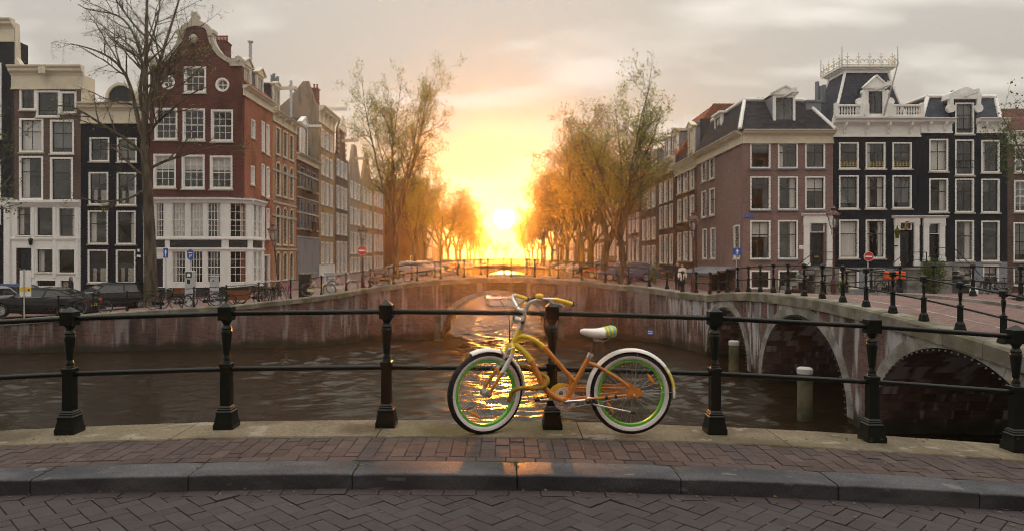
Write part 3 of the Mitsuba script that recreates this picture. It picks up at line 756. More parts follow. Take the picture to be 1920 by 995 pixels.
def house(name, label, F, wall_poly, holes, bsdf, depth=10.0, group=None, thick=.32, top=None, room='room_dark', attic=0):
    """The front wall with its openings cut out, and behind it the shell of the house: sides, back, flat top, floors."""
    k = thing(name, label, 'house', group)
    w = wall_poly
    if holes: w = w.difference(unary_union(holes))
    m = MB().poly(w, -thick, 0, F)
    u0, z0, u1, z1 = wall_poly.bounds
    zt = z1 if top is None else top
    e = .003
    for a, b in ((u0 + e, u0 + .25), (u1 - .25, u1 - e)): m.box(a, b, -depth, -thick - .002, z0, zt - .01, F)
    m.box(u0 + .252, u1 - .252, -depth, -depth + .2, z0, zt - .01, F)
    put(k + '__wall', m, bsdf)
    r = MB().box(u0 + .26, u1 - .26, -min(depth - .3, 4.2), -min(depth - .3, 4.2) + .1, z0, zt - .05, F)
    n = max(1, int((zt - z0) / 3))
    for i in range(n + 1): r.box(u0 + .255, u1 - .255, -depth + .21, -thick - .004, z0 + (zt - z0 - .3) * i / n, z0 + (zt - z0 - .3) * i / n + .12, F)
    if attic: r.box(u0 + .26, u1 - .26, -1.3, -1.2, zt - .04, zt + attic, F).box(u0 + .26, u1 - .26, -1.2, -thick - .01, zt + attic - .1, zt + attic, F)
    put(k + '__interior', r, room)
    if attic:
        for a, b in ((u0 + e, u0 + .25), (u1 - .25, u1 - e)): put(k + '__side_return', MB().box(a, b, -1.32, -thick - .002, zt, zt + attic, F), bsdf)
    return k
def hole(u0, u1, z0, z1, arch=None, c=.02):
    if u0 > u1: u0, u1 = u1, u0
    return arch_rect(u0 + c, u1 - c, z0 + c, z1 - c, min(arch, (u1 - u0) / 2 - c)) if arch else rect(u0 + c, u1 - c, z0 + c, z1 - c)
def dormer(parent, F, u0, u1, z0, z1, w0, depth=2.2, bsdf='paint_white', ped=.45, beam=False, cols=2, rows=2, side='lead', roofm='slate', curtain=None):
    """A roof dormer: front w0 behind the wall plane, with a gable on top, cheeks, and maybe a hoist beam."""
    G = Frame(F.O + F.N * w0, F.U, F.N)
    um, c = (u0 + u1) / 2, .16
    k = f'{parent}__dormer'
    fr = rect(u0, u1, z0, z1).difference(rect(u0 + c, u1 - c, z0 + c + .1, z1 - c))
    k = put(k, MB().poly(fr, -.14, 0, G), bsdf)
    for a, b in ((u0 + .01, u0 + .1), (u1 - .1, u1 - .01)): put(k + '__cheek', MB().box(a, b, -depth, -.142, z0, z1, G), side)
    if ped:
        m = MB().poly(sg.Polygon([(u0 - .09, z1 + .003), (u1 + .09, z1 + .003), (u1 + .09, z1 + .1), (um, z1 + ped), (u0 - .09, z1 + .1)]), -.25, .10, G)
        m.poly(sg.Polygon([(u0 - .15, z1 + .08), (u0 - .15, z1 + .15), (um, z1 + ped + .12), (u1 + .15, z1 + .15), (u1 + .15, z1 + .08), (um, z1 + ped + .01)]), -.25, .2, G)
        put(k + '__roof', MB().poly(sg.Polygon([(u0 - .06, z1 + .003), (u1 + .06, z1 + .003), (u1 + .06, z1 + .09), (um, z1 + ped + .04), (u0 - .06, z1 + .09)]), -depth, -.252, G), roofm)
        put(k + '__pediment', m, bsdf)
    else: put(k + '__roof', MB().box(u0 - .15, u1 + .15, -depth, .18, z1 + .003, z1 + .16, G), bsdf)
    if beam: put(k + '__hoist_beam', MB().box(um - .09, um + .09, -.5, 1.5, z1 - .16, z1 + .06, G).box(um - .12, um + .12, 1.5, 1.56, z1 - .19, z1 + .09, G), bsdf)
    a0, a1, b0, b1 = u0 + c, u1 - c, z0 + c + .1, z1 - c
    s = MB().poly(rect(a0, a1, b0, b1).difference(rect(a0 + .05, a1 - .05, b0 + .05, b1 - .05)), -.1, -.05, G)
    for i in range(1, cols): s.box(a0 + (a1 - a0) * i / cols - .02, a0 + (a1 - a0) * i / cols + .02, -.098, -.052, b0 + .05, b1 - .05, G)
    put(k + '__sash', s, 'paint_trim_dark' if bsdf != 'paint_cream' else 'paint_cream')
    put(k + '__pane', MB().add(G(np.array([[a0, -.08, b0], [a1, -.08, b0], [a1, -.08, b1], [a0, -.08, b1]])), [[0, 1, 2], [0, 2, 3]]), 'glass')
    put(k + '__back', MB().box(u0 + .11, u1 - .11, -1.3, -1.2, z0, z1, G), 'blind_grey' if curtain else 'room_dark')
    return k
def door(parent, F, u0, u1, z0, z1, bsdf='door_black', w=-.18, panels=((.12, .40), (.46, .88)), knob=True):
    m = MB().box(u0, u1, w - .06, w, z0, z1, F)
    for a, b in panels:
        for c, d in ((.12, .46), (.54, .88)):
            m.cbox(0, 0, 0, 0, 0, 0) if False else None
            uu0, uu1, zz0, zz1 = u0 + (u1 - u0) * c, u0 + (u1 - u0) * d, z0 + (z1 - z0) * a, z0 + (z1 - z0) * b
            m.poly(rect(uu0, uu1, zz0, zz1).difference(rect(uu0 + .03, uu1 - .03, zz0 + .03, zz1 - .03)), w + .001, w + .02, F)
    k = put(parent + '__door', m, bsdf)
    if knob: put(k + '__handle', MB().ball(F(np.array([[u0 + .12 * (u1 - u0), w + .05, z0 + .45 * (z1 - z0)]]))[0], .04), 'gold', True)
    return k
def portal(parent, F, u0, u1, z0, z1, pil=.34, head=.55, out=.14, bsdf='paint_white'):
    m = MB()
    for a, b in ((u0, u0 + pil), (u1 - pil, u1)):
        m.cbox(a, b, .003, out, z0, z1 - head, .02, F); m.box(a - .03, b + .03, .003, out + .03, z1 - head - .14, z1 - head - .02, F); m.box(a - .03, b + .03, .003, out + .03, z0, z0 + .25, F)
    m.box(u0 - .02, u1 + .02, .003, out + .02, z1 - head, z1 - .12, F)
    molding(F, u0 - .14, u1 + .14, [(.003, z1 - .16), (out + .03, z1 - .16), (out + .16, z1 - .04), (out + .16, z1), (.003, z1 + .02)], m)
    m.box(u0 + pil, u1 - pil, -.14, -.02, z1 - head - .02, z1 - head + .05, F)
    return put(parent + '__portal', m, bsdf)
def chimney(parent, x0, x1, y0, y1, z0, z1, pots=2, bsdf='brick_dark', pot='brick_orange'):
    k = put(parent + '__chimney', MB().box(x0, x1, y0, y1, z0, z1).box(x0 - .05, x1 + .05, y0 - .05, y1 + .05, z1 + .002, z1 + .12), bsdf)
    for i in range(pots):
        x = x0 + (x1 - x0) * (i + .5) / pots
        put(k + '__pot', MB().lathe([(.10, z1 + .12), (.085, z1 + .5), (.11, z1 + .52), (.11, z1 + .58)], 10, (x, (y0 + y1) / 2, 0)), pot, 40)
def pent(parent, pts, bsdf, name='roof'):
    """A roof surface from its corner points, with thickness."""
    p = np.asarray(pts, float); n = np.cross(p[1] - p[0], p[2] - p[0]); n /= np.linalg.norm(n)
    if n[2] < 0: n = -n
    k = len(p); v = np.vstack([p, p - n * .12])
    f = [[0, i, i + 1] for i in range(1, k - 1)] + [[k, k + i + 1, k + i] for i in range(1, k - 1)]
    m = MB().add(v, f); m.add(v, [[i, (i + 1) % k, k + (i + 1) % k, k + i] for i in range(k)])
    return put(f'{parent}__{name}', m, bsdf)

def px_rects(Y, rects): return [(PX(a, Y), PX(b, Y), PZ(d, Y), PZ(c, Y)) for a, b, c, d in rects]      # (x0, x1, ytop, ybottom) in photo pixels
BASE = -2.6

# ------------------------------------------------------------------ left: houses facing us across the canal
YL = 46.0; FL = front(YL)
# the very dark house at the left edge
u1 = PX(27, YL)
w = px_rects(YL, [(-52, 3, 118, 260), (-52, 2, 300, 420)])
k0 = house('canal_house', 'black house cut off by the left edge, with a tall pale cornice', FL, rect(u1 - 6, u1, BASE, PZ(38, YL) - 1.0), [hole(*r) for r in w], 'paint_black', 11, top=PZ(190, YL), attic=PZ(75, YL) - PZ(190, YL))
for r in w: window(k0, FL, *r, cols=2, rows=2)
cornice(k0, FL, u1 - 6, u1, PZ(78, YL), PZ(38, YL), .55, 'paint_cream')
put(k0 + '__parapet', MB().poly(sg.Polygon([(u1 - .3, PZ(125, YL)), (u1 + .5, PZ(125, YL)), (u1 + .10, PZ(108, YL)), (u1, PZ(42, YL)), (u1 - .3, PZ(40, YL))]), -.5, -.02, FL), 'paint_cream')
portal(k0, FL, u1 - 3, u1 - .2, BASE + 2.2, PZ(372, YL), .4, .5, .2, 'paint_white')
# brown house with the white shop front
r1, r2, r3 = [(36.6, 67.5, 166, 207), (67.5, 112.5, 170, 220), (112.5, 143.5, 172, 213)], [(36, 81.6, 222, 286), (94, 139, 225, 289)], [(36, 81, 293, 375), (94, 137, 295, 378)]
shop, low = [(31.5, 60, 387.5, 443), (68, 101, 388, 443), (109.7, 142, 389.5, 444.5)], [(68, 101, 466, 511), (109, 141.5, 466.5, 512)]
A0, A1 = PX(22, YL), PX(151.5, YL)
R = [px_rects(YL, r) for r in (r1, r2, r3, shop, low)]
dr_ = px_rects(YL, [(31, 60, 465, 534)])[0]; bs = px_rects(YL, [(68, 106, 524, 537), (113, 132, 524, 540)])
kA = house('canal_house', 'brown brick house with a white shop front and a cream cornice', FL, rect(A0, A1, BASE, PZ(150, YL)), [hole(*r) for q in R for r in q] + [hole(*dr_)] + [hole(*r) for r in bs], 'brick_umber', 11, top=PZ(222, YL), attic=PZ(152, YL) - PZ(222, YL))
for r in R[0]: window(kA, FL, *r, cols=2 if r[1] - r[0] < 1.2 else 1, rows=2 if r[1] - r[0] < 1.2 else (1, 1), transom=.5 if r[1] - r[0] < 1.2 else .22, casing=.13)
window_c = ['full', 'net', 'left', None, None, None, None, 'left', None, 'drapes', None]
for r, c in zip(R[1], ('full', 'net')): window(kA, FL, *r, cols=2, rows=2, transom=.62, casing=.13, curtain=c)
for r, c in zip(R[2], ('left', None)): window(kA, FL, *r, cols=1, rows=2, transom=.66, casing=.13, curtain=c)
for r, c in zip(R[3], ('drapes', None, 'right')): window(kA, FL, *r, cols=1, rows=2 if c else 1, transom=.74, casing=.06, curtain=c, proud=.06)
for r, c in zip(R[4], ('left', None)): window(kA, FL, *r, cols=1, rows=1, casing=.06, curtain=c, proud=.06)
for r in bs: window(kA, FL, *r, cols=1, rows=1, casing=.05, sill=False, proud=.06, curtain='full' if r is bs[1] else None)
z = lambda y: PZ(y, YL)
pf = rect(A0, A1, z(545), z(384)).difference(unary_union([hole(*r, c=0) for q in R[3:] for r in q] + [hole(*dr_, c=0)] + [hole(*r, c=0) for r in bs]))
put(kA + '__shop_front', MB().poly(pf, .003, .05, FL), 'paint_white')
m = MB(); molding(FL, A0 - .05, A1 + .05, [(.052, z(388)), (.1, z(388)), (.3, z(380)), (.3, z(376)), (.052, z(375))], m)
molding(FL, A0, A1, [(.052, z(450)), (.12, z(450)), (.14, z(446)), (.052, z(445))], m)
for x in (63, 103.5, 146): m.cbox(PX(x - 2.6, YL), PX(x + 2.6, YL), .052, .10, z(520), z(389), .01, FL)
put(kA + '__shop_front__molding', m, 'paint_white')
door(kA, FL, dr_[0], dr_[1], dr_[2], dr_[3])
cornice(kA, FL, A0, PX(157, YL), z(167), z(125), .5, 'paint_cream', 0)
put(kA + '__cornice__crest', MB().cbox(PX(82, YL), PX(95, YL), .5, .62, z(142), z(130), .05, FL), 'paint_cream')
put(kA + '__parapet', MB().box(A1 - .2, A1 + .12, -1.4, -.02, z(194), z(140), FL), 'paint_cream')
put(kA + '__wall_lamp', MB().lathe([(.03, 0), (.1, .08), (.13, .34), (.16, .36), (.03, .5)], 8, FL(np.array([[PX(61, YL), .2, z(460)]]))[0]), 'iron_black')
# black house
B0, B1 = PX(152.5, YL), PX(281, YL)
rows = [[(168, 205, 258, 303), (219.5, 256.5, 259, 304)], [(166.5, 203, 323, 384), (219, 255.5, 323.5, 385)], [(165, 202.6, 395, 457.5), (218, 254.6, 395.5, 458)], [(164.6, 202, 468, 530), (217.6, 254, 468, 530)]]
R = [px_rects(YL, r) for r in rows]
kB = house('canal_house', 'narrow black painted house with white window frames beside the bare tree', FL, rect(B0, B1, BASE, z(212)), [hole(*r) for q in R for r in q], 'paint_black', 11)
for i, q in enumerate(R):
    for j, r in enumerate(q): window(kB, FL, *r, cols=2 if i < 2 else 1, rows=2, transom=.62 if i else .5, casing=.09, curtain=[[None, 'net'], ['shutters', 'shutters'], ['left', 'right'], ['shutters', 'shutters']][i][j], arch=None)
cornice(kB, FL, B0, B1, z(231), z(194), .5, 'paint_cream')
d0, d1 = PX(187, YL), PX(245, YL)
fr = arch_rect(d0, d1, z(200), z(151)); 
put(kB + '__dormer', MB().poly(fr.difference(arch_rect(d0 + .2, d1 - .2, z(200), z(156))), -2.5, -.6, FL), 'paint_cream')
put(kB + '__dormer__shutter', MB().poly(arch_rect(d0 + .2, d1 - .2, z(200), z(156)), -.9, -.75, FL), 'slate')
put(kB + '__house_number', MB().box(PX(258, YL), PX(262, YL), .003, .03, z(472), z(467), FL).box(PX(257, YL), PX(264, YL), .003, .03, z(482), z(478), FL), 'sign_white')
put(kB + '__drain_pipe', MB().tube(FL(np.array([[PX(272, YL), .08, z(548)], [PX(270.5, YL), .08, z(400)], [PX(270.5, YL), .08, z(232)]])), .05, 8), 'galvanised', True)

# ------------------------------------------------------------------ left: the red corner house with the bell gable
C0, C1 = PX(281.5, YL), -17.6
X = lambda x: PX(x, YL)
right = [(454, 127), (454, 118), (436, 116.5), (424, 111), (413, 103), (404, 92), (398, 80), (394.5, 68), (393, 58), (389, 52), (381, 47.5), (366.5, 45)]
pts = [(X(x), z(y)) for x, y in right]; cx = X(367.5)
gable = sg.Polygon([(C0, BASE), (C1, BASE)] + pts + [(2 * cx - u, v) for u, v in pts[::-1]][1:-1] + [(C0, z(118))]).buffer(0)
att = px_rects(YL, [(345, 386.6, 125, 174.5)]); row2 = px_rects(YL, [(289.5, 332.6, 203, 263), (342.4, 384.6, 204, 264.5), (395.6, 437, 206, 266)]); row1 = px_rects(YL, [(287.6, 330, 289, 353), (340.8, 383.8, 290.5, 354.5), (393.7, 435.9, 292, 355)])
ocu = [(X(417) - .47, X(417) + .47, z(159.4) - .47, z(159.4) + .47), (X(315) - .47, X(315) + .47, z(155) - .47, z(155) + .47)]
bay_hole = rect(X(289), C1 + 1, z(536), z(384))
kC = thing('canal_house', 'tall red brick corner house with a bell gable and a white bay shop front', 'house')
holes = [hole(*r) for r in att + row1 + row2] + [sg.Point((r[0] + r[1]) / 2, (r[2] + r[3]) / 2).buffer(.45, 8) for r in ocu] + [bay_hole]
put(kC + '__wall', MB().poly(gable.difference(unary_union(holes)), -.32, 0, FL), 'brick_maroon')
for r in att: window(kC, FL, *r, cols=3, rows=(2, 1), transom=.64, casing=.12, sash='paint_white')
for r in ocu: window(kC, FL, *r, cols=2, rows=2, casing=.13, sash='paint_white', round_=True, sill=False, bar=.04)
for q in (row2, row1):
    for i, r in enumerate(q): window(kC, FL, *r, cols=3, rows=(2, 2), casing=.12, sash='paint_white', curtain='blind' if q is row1 else None)
# stone edging of the gable
line = pts + [(2 * cx - u, v) for u, v in pts[::-1]][1:]
edge = sg.LineString(line[1:-1]).buffer(.16, cap_style=2, join_style=1)
put(kC + '__gable_edging', MB().poly(edge, -.42, .12, FL), 'paint_stone')
for s in (1, -1):
    mir = lambda u: u if s > 0 else 2 * cx - u
    vol = sg.Point(mir(X(448)), z(113.5)).buffer(.27).union(sg.box(min(mir(X(432)), mir(X(455))), z(125), max(mir(X(432)), mir(X(455))), z(118)))
    put(kC + '__gable_scroll', MB().poly(vol, -.44, .16, FL).poly(sg.Point(mir(X(448)), z(113.5)).buffer(.12), .16, .24, FL), 'paint_stone')
    cap = sg.box(min(mir(X(389)), mir(X(403))), z(64), max(mir(X(389)), mir(X(403))), z(57.5)).union(sg.box(min(mir(X(391)), mir(X(400))), z(69), max(mir(X(391)), mir(X(400))), z(64)))
    put(kC + '__gable_scroll', MB().poly(cap, -.44, .2, FL), 'paint_stone')
crest = sg.Polygon([(X(a), z(b)) for a, b in ((356, 44), (359, 38), (362, 34), (360, 28), (364, 24.5), (369, 26), (371, 31), (369, 34), (374, 39), (376, 44), (366, 46))]).buffer(.05)
put(kC + '__gable_crest', MB().poly(crest, -.35, .12, FL), 'paint_stone')
put(kC + '__gable_ornament', MB().ball(FL(np.array([[X(364), .1, z(74)]]))[0], (.26, .2, .32), 2).ball(FL(np.array([[X(360), .1, z(71)]]))[0], (.16, .15, .2), 1), 'paint_stone')
# side wall along the street
FS = left_row(C1)
zS = lambda y, D: PZ(y, D)
side = rect(YL + .325, 51.85, BASE, 13.0)
sw = [(47.55, 48.25, zS(260, 47.9), zS(225, 47.9)), (49.55, 50.2, zS(285, 49.9), zS(228, 49.9)), (50.55, 51.2, zS(291, 50.9), zS(234, 50.9)),
      (47.45, 48.15, zS(347, 47.8), zS(311, 47.8)), (49.55, 50.2, zS(367, 49.9), zS(308, 49.9)), (50.55, 51.2, zS(372, 50.9), zS(313, 50.9)),
      (49.55, 50.2, zS(447, 49.9), zS(389, 49.9)), (50.55, 51.2, zS(449, 50.9), zS(391, 50.9)), (49.6, 51.3, -.55, zS(477, 50.5))]
sbay = rect(YL + .33, 48.9, z(536), z(384))
put(kC + '__side_wall', MB().poly(side.difference(unary_union([hole(*r) for r in sw] + [sbay])), -.32, 0, FS), 'brick_orange')
for i, r in enumerate(sw): window(kC, FS, *r, cols=2 if i in (8,) else 1, rows=(2, 1) if i < 8 else 1, casing=.09, sash='paint_white', panes=False, curtain='full' if i < 8 and i not in (0, 3) else None)
cornice(kC, FS, YL + .02, 51.9, 12.75, 13.4, .42, 'paint_cream')
rk = MB().box(C0 + .1, C1 - .4, YL + 4.3, YL + 4.5, BASE, 12.9)
for zz in (-.55, 2.6, 5.2, 8.3, 11.4): rk.box(C0 + .1, C1 - .33, YL + .33, 51.8, zz, zz + .12)
rk.box(C1 - .36, C1 - .33, YL + .4, 51.5, -.4, 12.8)
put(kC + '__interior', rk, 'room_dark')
put(kC + '__back_wall', MB().box(C0, C1 - .33, 51.6, 51.84, BASE, 13).box(C0, C0 + .25, YL + .33, 51.59, BASE, 13), 'brick_maroon')
rx = cx
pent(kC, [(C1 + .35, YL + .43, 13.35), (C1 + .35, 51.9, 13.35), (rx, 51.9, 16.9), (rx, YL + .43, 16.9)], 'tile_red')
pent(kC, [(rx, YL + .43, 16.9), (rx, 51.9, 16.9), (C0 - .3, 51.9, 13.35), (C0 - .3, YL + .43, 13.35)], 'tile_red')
for a in (46.75, 49.35): dormer(kC, FS, a, a + 1.35, 13.35, 15.05, -.25, 1.6, 'paint_cream', .5, cols=2)
chimney(kC, X(401) * 49 / 46, X(424) * 49 / 46, 48.8, 49.9, 13.5, PZ(80, 49), 4, 'brick_maroon')
put(kC + '__flue', MB().tube([(-18.05, 48.6, 13.4), (-18.05, 48.6, PZ(78, 48.6))], .11, 10).lathe([(.2, 0), (.2, .08), (.02, .2)], 10, (-18.05, 48.6, PZ(80, 48.6))), 'galvanised', 40)
# white two-storey bay shop front with a canted corner
bayF = [((C0 + .18, 45.55), (-18.62, 45.55)), ((-18.62, 45.55), (-17.15, 46.35)), ((-17.15, 46.35), (-17.15, 48.85))]
zb0, zb1 = z(538), z(374)
def bay_panel(a, b, wins, bands, doors=()):
    a, b = np.array(a), np.array(b); L = np.linalg.norm(b - a); U = (b - a) / L; N = np.array([U[1], -U[0]])
    F = Frame((*a, 0), (*U, 0), (*N, 0))
    wall = rect(0, L, zb0, zb1)
    put(kC + '__bay_front', MB().poly(wall.difference(unary_union([hole(*w[:4], c=0) for w in wins] + [hole(*d) for d in doors])), -.16, 0, F), 'paint_white')
    for w in wins: window(kC, F, *w[:4], cols=w[4], rows=w[5], casing=.045, sash='paint_white', recess=.07, curtain=w[6], sill=False, proud=.02, bar=.03)
    for b_ in bands: put(kC + '__sign_band', MB().box(b_[0], b_[1], .003, .03, b_[2], b_[3], F), 'paint_trim_dark')
    molding(F, -.05, L + .05, [(.003, zb1 - .28), (.06, zb1 - .28), (.10, zb1 - .1), (.26, zb1 - .03), (.26, zb1 + .05), (-.6, zb1 + .12), (-.6, zb1)], mold)
    molding(F, 0, L, [(.003, z(446.5)), (.09, z(446.5)), (.09, z(449.5)), (.003, z(450.5))], mold); molding(F, 0, L, [(.003, z(466)), (.09, z(466)), (.09, z(468)), (.003, z(469))], mold)
    base.box(0, L, .003, .03, zb0 - .75, zb0 - .004, F)
    return F, L
mold, base = MB(), MB()
a = bayF[0]; u = lambda x: (PX(x, 45.55) - a[0][0])
up, lo = (z(446), z(380)), (z(530), z(470))
wins = [(u(290.5), u(308), *up, 3, (3, 2), 'left')] + [(u(p), u(q), *up, 4, (3, 2), c) for p, q, c in ((321, 348.5, 'full'), (354.5, 382, 'full'), (387.5, 415, 'right'))]
wins += [(u(p), u(q), *lo, 4 if i else 4, (2, 2), c) for i, (p, q, c) in enumerate(((321, 349, 'left'), (354.5, 381, None), (387, 414.5, None)))]
Fb, Lb = bay_panel(*bayF[0], wins, [(u(319), u(415), z(464), z(450.5)), (u(291), u(309), z(464), z(450.5))], doors=[(u(291), u(306), zb0 + .02, z(485))])
put(kC + '__door', MB().box(u(291), u(306), -.14, -.1, zb0 + .02, z(485), Fb), 'door_black')
window(kC, Fb, u(291), u(307), z(484), z(470), cols=3, rows=1, casing=.05, sash='paint_white', recess=.07, sill=False)
L = 1.67; bay_panel(*bayF[1], [(.28, 1.40, *up, 3, (3, 2), 'right'), (.28, 1.40, *lo, 3, (2, 2), None)], [(.25, 1.42, z(464), z(450.5))])
bay_panel(*bayF[2], [(.35, 1.1, *up, 2, (3, 2), None), (1.25, 2.0, *up, 2, (3, 2), None), (.35, 1.1, *lo, 2, (2, 2), None), (1.25, 2.0, *lo, 2, (2, 2), None)], [(.3, 2.05, z(464), z(450.5))])
put(kC + '__bay_molding', mold, 'paint_white'); put(kC + '__bay_plinth', base, 'paint_trim_dark')
put(kC + '__bay_roof', MB().poly(sg.Polygon([(C0 + .18, 46.3), (C0 + .18, 45.52), (-18.64, 45.52), (-17.12, 46.33), (-17.12, 48.9), (-17.6, 48.9), (-17.6, 46.3)]), 0, .1, Frame((0, 0, zb1 + .02), (1, 0, 0), (0, 0, 1), (0, 1, 0))), 'lead')
# ------------------------------------------------------------------ the row of houses along the left quay
def row_house(name_label, F, D0, D1, z0, zt, bsdf, rows, n, cor='paint_cream', ch=.75, brackets=0, frame='paint_white', gable=None, depth=9.5, group=None, casing=.1,
              doors=True, base=None, curtains=True, sash=None, margin=.5, bar=.03, cout=.42):
    """rows: (z low, z high, arch rise or 0) from the top row down; gable: outline points (share of the width, z) above the eave."""
    wall = sg.Polygon([(D0, BASE), (D1, BASE), (D1, zt)] + ([(D0 + (D1 - D0) * s, z_) for s, z_ in gable] if gable else []) + [(D0, zt)]).buffer(0)
    W = D1 - D0; pitch = (W - 2 * margin) / n; ww = pitch * .66
    cells = []
    for zl, zh, ar in rows:
        nn = n
        for i in range(nn):
            c = D0 + margin + pitch * (i + .5)
            if gable and zh > zt - .2:
                if i not in (n // 2, (n - 1) // 2): continue
                c = (D0 + D1) / 2 if n % 2 else c
                if n % 2 == 0 and i != n // 2: continue
                c = (D0 + D1) / 2
            cells.append((c - ww / 2, c + ww / 2, zl, zh, ar))
    k = house('canal_house', name_label, F, wall, [hole(*c) for c in cells], bsdf, depth, group, top=zt)
    for c in cells:
        window(k, F, *c[:4], cols=2 if ww > .9 else 1, rows=2, transom=.6, casing=casing, frame=frame, sash=sash or frame, arch=c[4] or None, simple=True, sill=True, bar=bar,
               curtain=hr.choice(['full', 'net', None, None, 'drapes']) if curtains else None)
    if not gable: cornice(k, F, D0, D1, zt - ch, zt + .02, cout, cor, brackets)
    if base: put(k + '__plinth', MB().box(D0 + .02, D1 - .02, .003, .06, BASE, base[0], F), base[1])
    return k
LR = left_row(-17.6); g1 = None
GZ = -.15
def zd(y, D): return PZ(y, D)
k2 = row_house('pink brick house with rows of round-arched windows beside the red corner house', LR, 51.9, 57.9, GZ, 12.95, 'brick_pink',
               [(9.75, 11.9, .0), (6.56, 9.25, .55), (2.75, 5.8, .55), (-.05, 2.25, .55)], 3, brackets=4, frame='paint_cream', sash='paint_trim_dark', cout=.5)
for zz in (2.35, 4.9, 5.95, 8.4): put(k2 + '__stone_band', MB().box(51.92, 57.88, .003, .05, zz, zz + .16, LR), 'paint_stone')
dormer(k2, LR, 53.6, 55.2, 12.98, 15.3, -.5, 2.2, 'paint_cream', .35, beam=True, side='slate')
pent(k2, [(-17.5, 51.95, 12.99), (-17.5, 57.85, 12.99), (-20.5, 57.85, 15.2), (-20.5, 51.95, 15.2)], 'slate')
for i, y in enumerate((55.6, 56.1, 56.5, 57.0)): put(k2 + '__chimney_pot', MB().tube([(-18.9, y, 14.0), (-18.9, y, 16.6 + .25 * (i % 2))], .12, 8), 'lead', True)
k3 = row_house('low maroon brick house with white bands and a hoist beam, lower than its neighbours', LR, 57.95, 64.85, GZ, 10.65, 'brick_dark',
               [(7.85, 9.6, 0), (4.3, 6.8, 0), (.45, 3.4, 0)], 3, ch=.5, base=(3.45, 'paint_grey'), frame='paint_grey')
for zz in (3.5, 4.15, 5.6, 6.9, 7.7, 9.0): put(k3 + '__stone_band', MB().box(57.97, 64.83, .003, .04, zz, zz + .12, LR), 'paint_stone')
for zz in (4.0, 7.5): put(k3 + '__balcony', MB().box(60.7, 62.1, .05, .55, zz, zz + .1, LR).box(60.7, 62.1, .5, .55, zz + .1, zz + .9, LR), 'iron_black')
dormer(k3, LR, 60.2, 62.4, 10.66, 13.6, -.35, 3.0, 'paint_white', .7, beam=True, side='brick_dark', cols=1)
pent(k3, [(-17.6, 58.0, 10.7), (-17.6, 64.8, 10.7), (-21, 64.8, 13.5), (-21, 58.0, 13.5)], 'slate')
put(k3 + '__flue', MB().tube([(-19.9, 63.8, 11.5), (-19.9, 63.8, PZ(152, 63.8))], .13, 8), 'galvanised', True)
k4 = row_house('tall tan brick house with bracketed cornice and grey side wall', LR, 64.9, 70.9, GZ, 16.2, 'brick_tan',
               [(12.4, 14.2, 0), (9.75, 11.7, 0), (6.9, 9.15, 0), (3.9, 6.1, 0), (1.15, 3.3, 0)], 3, ch=1.5, brackets=4, base=(1.05, 'paint_white'), cout=.6)
Fside = front(64.88)
put(k4 + '__side_wall', MB().poly(sg.Polygon([(-21.2, 9), (-17.62, 9), (-17.62, 16.1), (-17.95, 16.6), (-18.55, 18.5), (-19.1, 18.5), (-20.4, 16.9), (-21.2, 16.2)]), -.25, 0, Fside), 'plaster')
put(k4 + '__hoist_beam', MB().box(67.6, 67.85, -.5, 2.0, 16.35, 16.65, LR), 'paint_white')
pent(k4, [(-17.6, 65.2, 16.2), (-17.6, 70.8, 16.2), (-20.5, 70.8, 18.2), (-20.5, 65.2, 18.2)], 'tile_red')
chimney(k4, -19.6, -19.0, 69.6, 70.3, 16.4, 18.9, 2)
k5 = row_house('umber house with a narrow stone-trimmed neck gable beyond the tan house', LR, 70.95, 77.3, GZ, 12.6, 'brick_umber',
               [(10.4, 12.2, 0), (7.0, 9.4, 0), (4.2, 6.5, 0), (.2, 3.5, 0)], 3, gable=[(.78, 12.6), (.74, 13.4), (.70, 15.6), (.5, 16.7), (.30, 15.6), (.26, 13.4), (.22, 12.6)], base=(.1, 'paint_white'))
for s in (.24, .76):
    for i in range(5): put(k5 + '__quoin', MB().box(70.95 + 6.35 * s - .18, 70.95 + 6.35 * s + .18, .003, .09, 12.9 + i * .55, 13.2 + i * .55, LR), 'paint_stone')
put(k5 + '__gable_edging', MB().poly(sg.Polygon([(70.95 + 6.35 * .27, 15.5), (70.95 + 6.35 * .73, 15.5), (74.1, 17.0)]).buffer(.1), .003, .2, LR), 'paint_cream')
put(k5 + '__hoist_beam', MB().box(74.0, 74.25, -.3, 1.8, 14.3, 14.6, LR), 'paint_cream')
k6 = row_house('pale plastered house with a pointed gable partly behind the leafy tree', LR, 77.35, 84.2, GZ, 11.2, 'plaster',
               [(8.6, 10.6, 0), (5.6, 7.6, 0), (2.2, 4.7, 0), (.1, 1.8, 0)], 3, gable=[(.92, 11.4), (.72, 13.4), (.6, 15.0), (.4, 15.0), (.28, 13.4), (.08, 11.4)])
put(k6 + '__hoist_beam', MB().box(80.6, 80.85, -.3, 1.8, 13.3, 13.6, LR), 'paint_cream')
k7 = row_house('tan brick gabled house behind the street lamp on the left quay', LR, 84.25, 91.6, GZ, 11.4, 'brick_tan',
               [(8.6, 10.6, 0), (5.6, 7.8, 0), (2.4, 4.8, 0), (.1, 1.9, 0)], 3, gable=[(.9, 11.6), (.7, 13.6), (.58, 15.2), (.42, 15.2), (.3, 13.6), (.1, 11.6)])
put(k7 + '__hoist_beam', MB().box(87.8, 88.05, -.3, 1.8, 13.3, 13.6, LR), 'paint_cream')
k8 = row_house('pink brick house with a flat cornice, last before the dark projecting block', LR, 91.65, 99.9, GZ, 12.3, 'brick_pink',
               [(8.8, 10.9, 0), (5.7, 7.9, 0), (2.6, 4.9, 0), (.1, 2.0, 0)], 4)
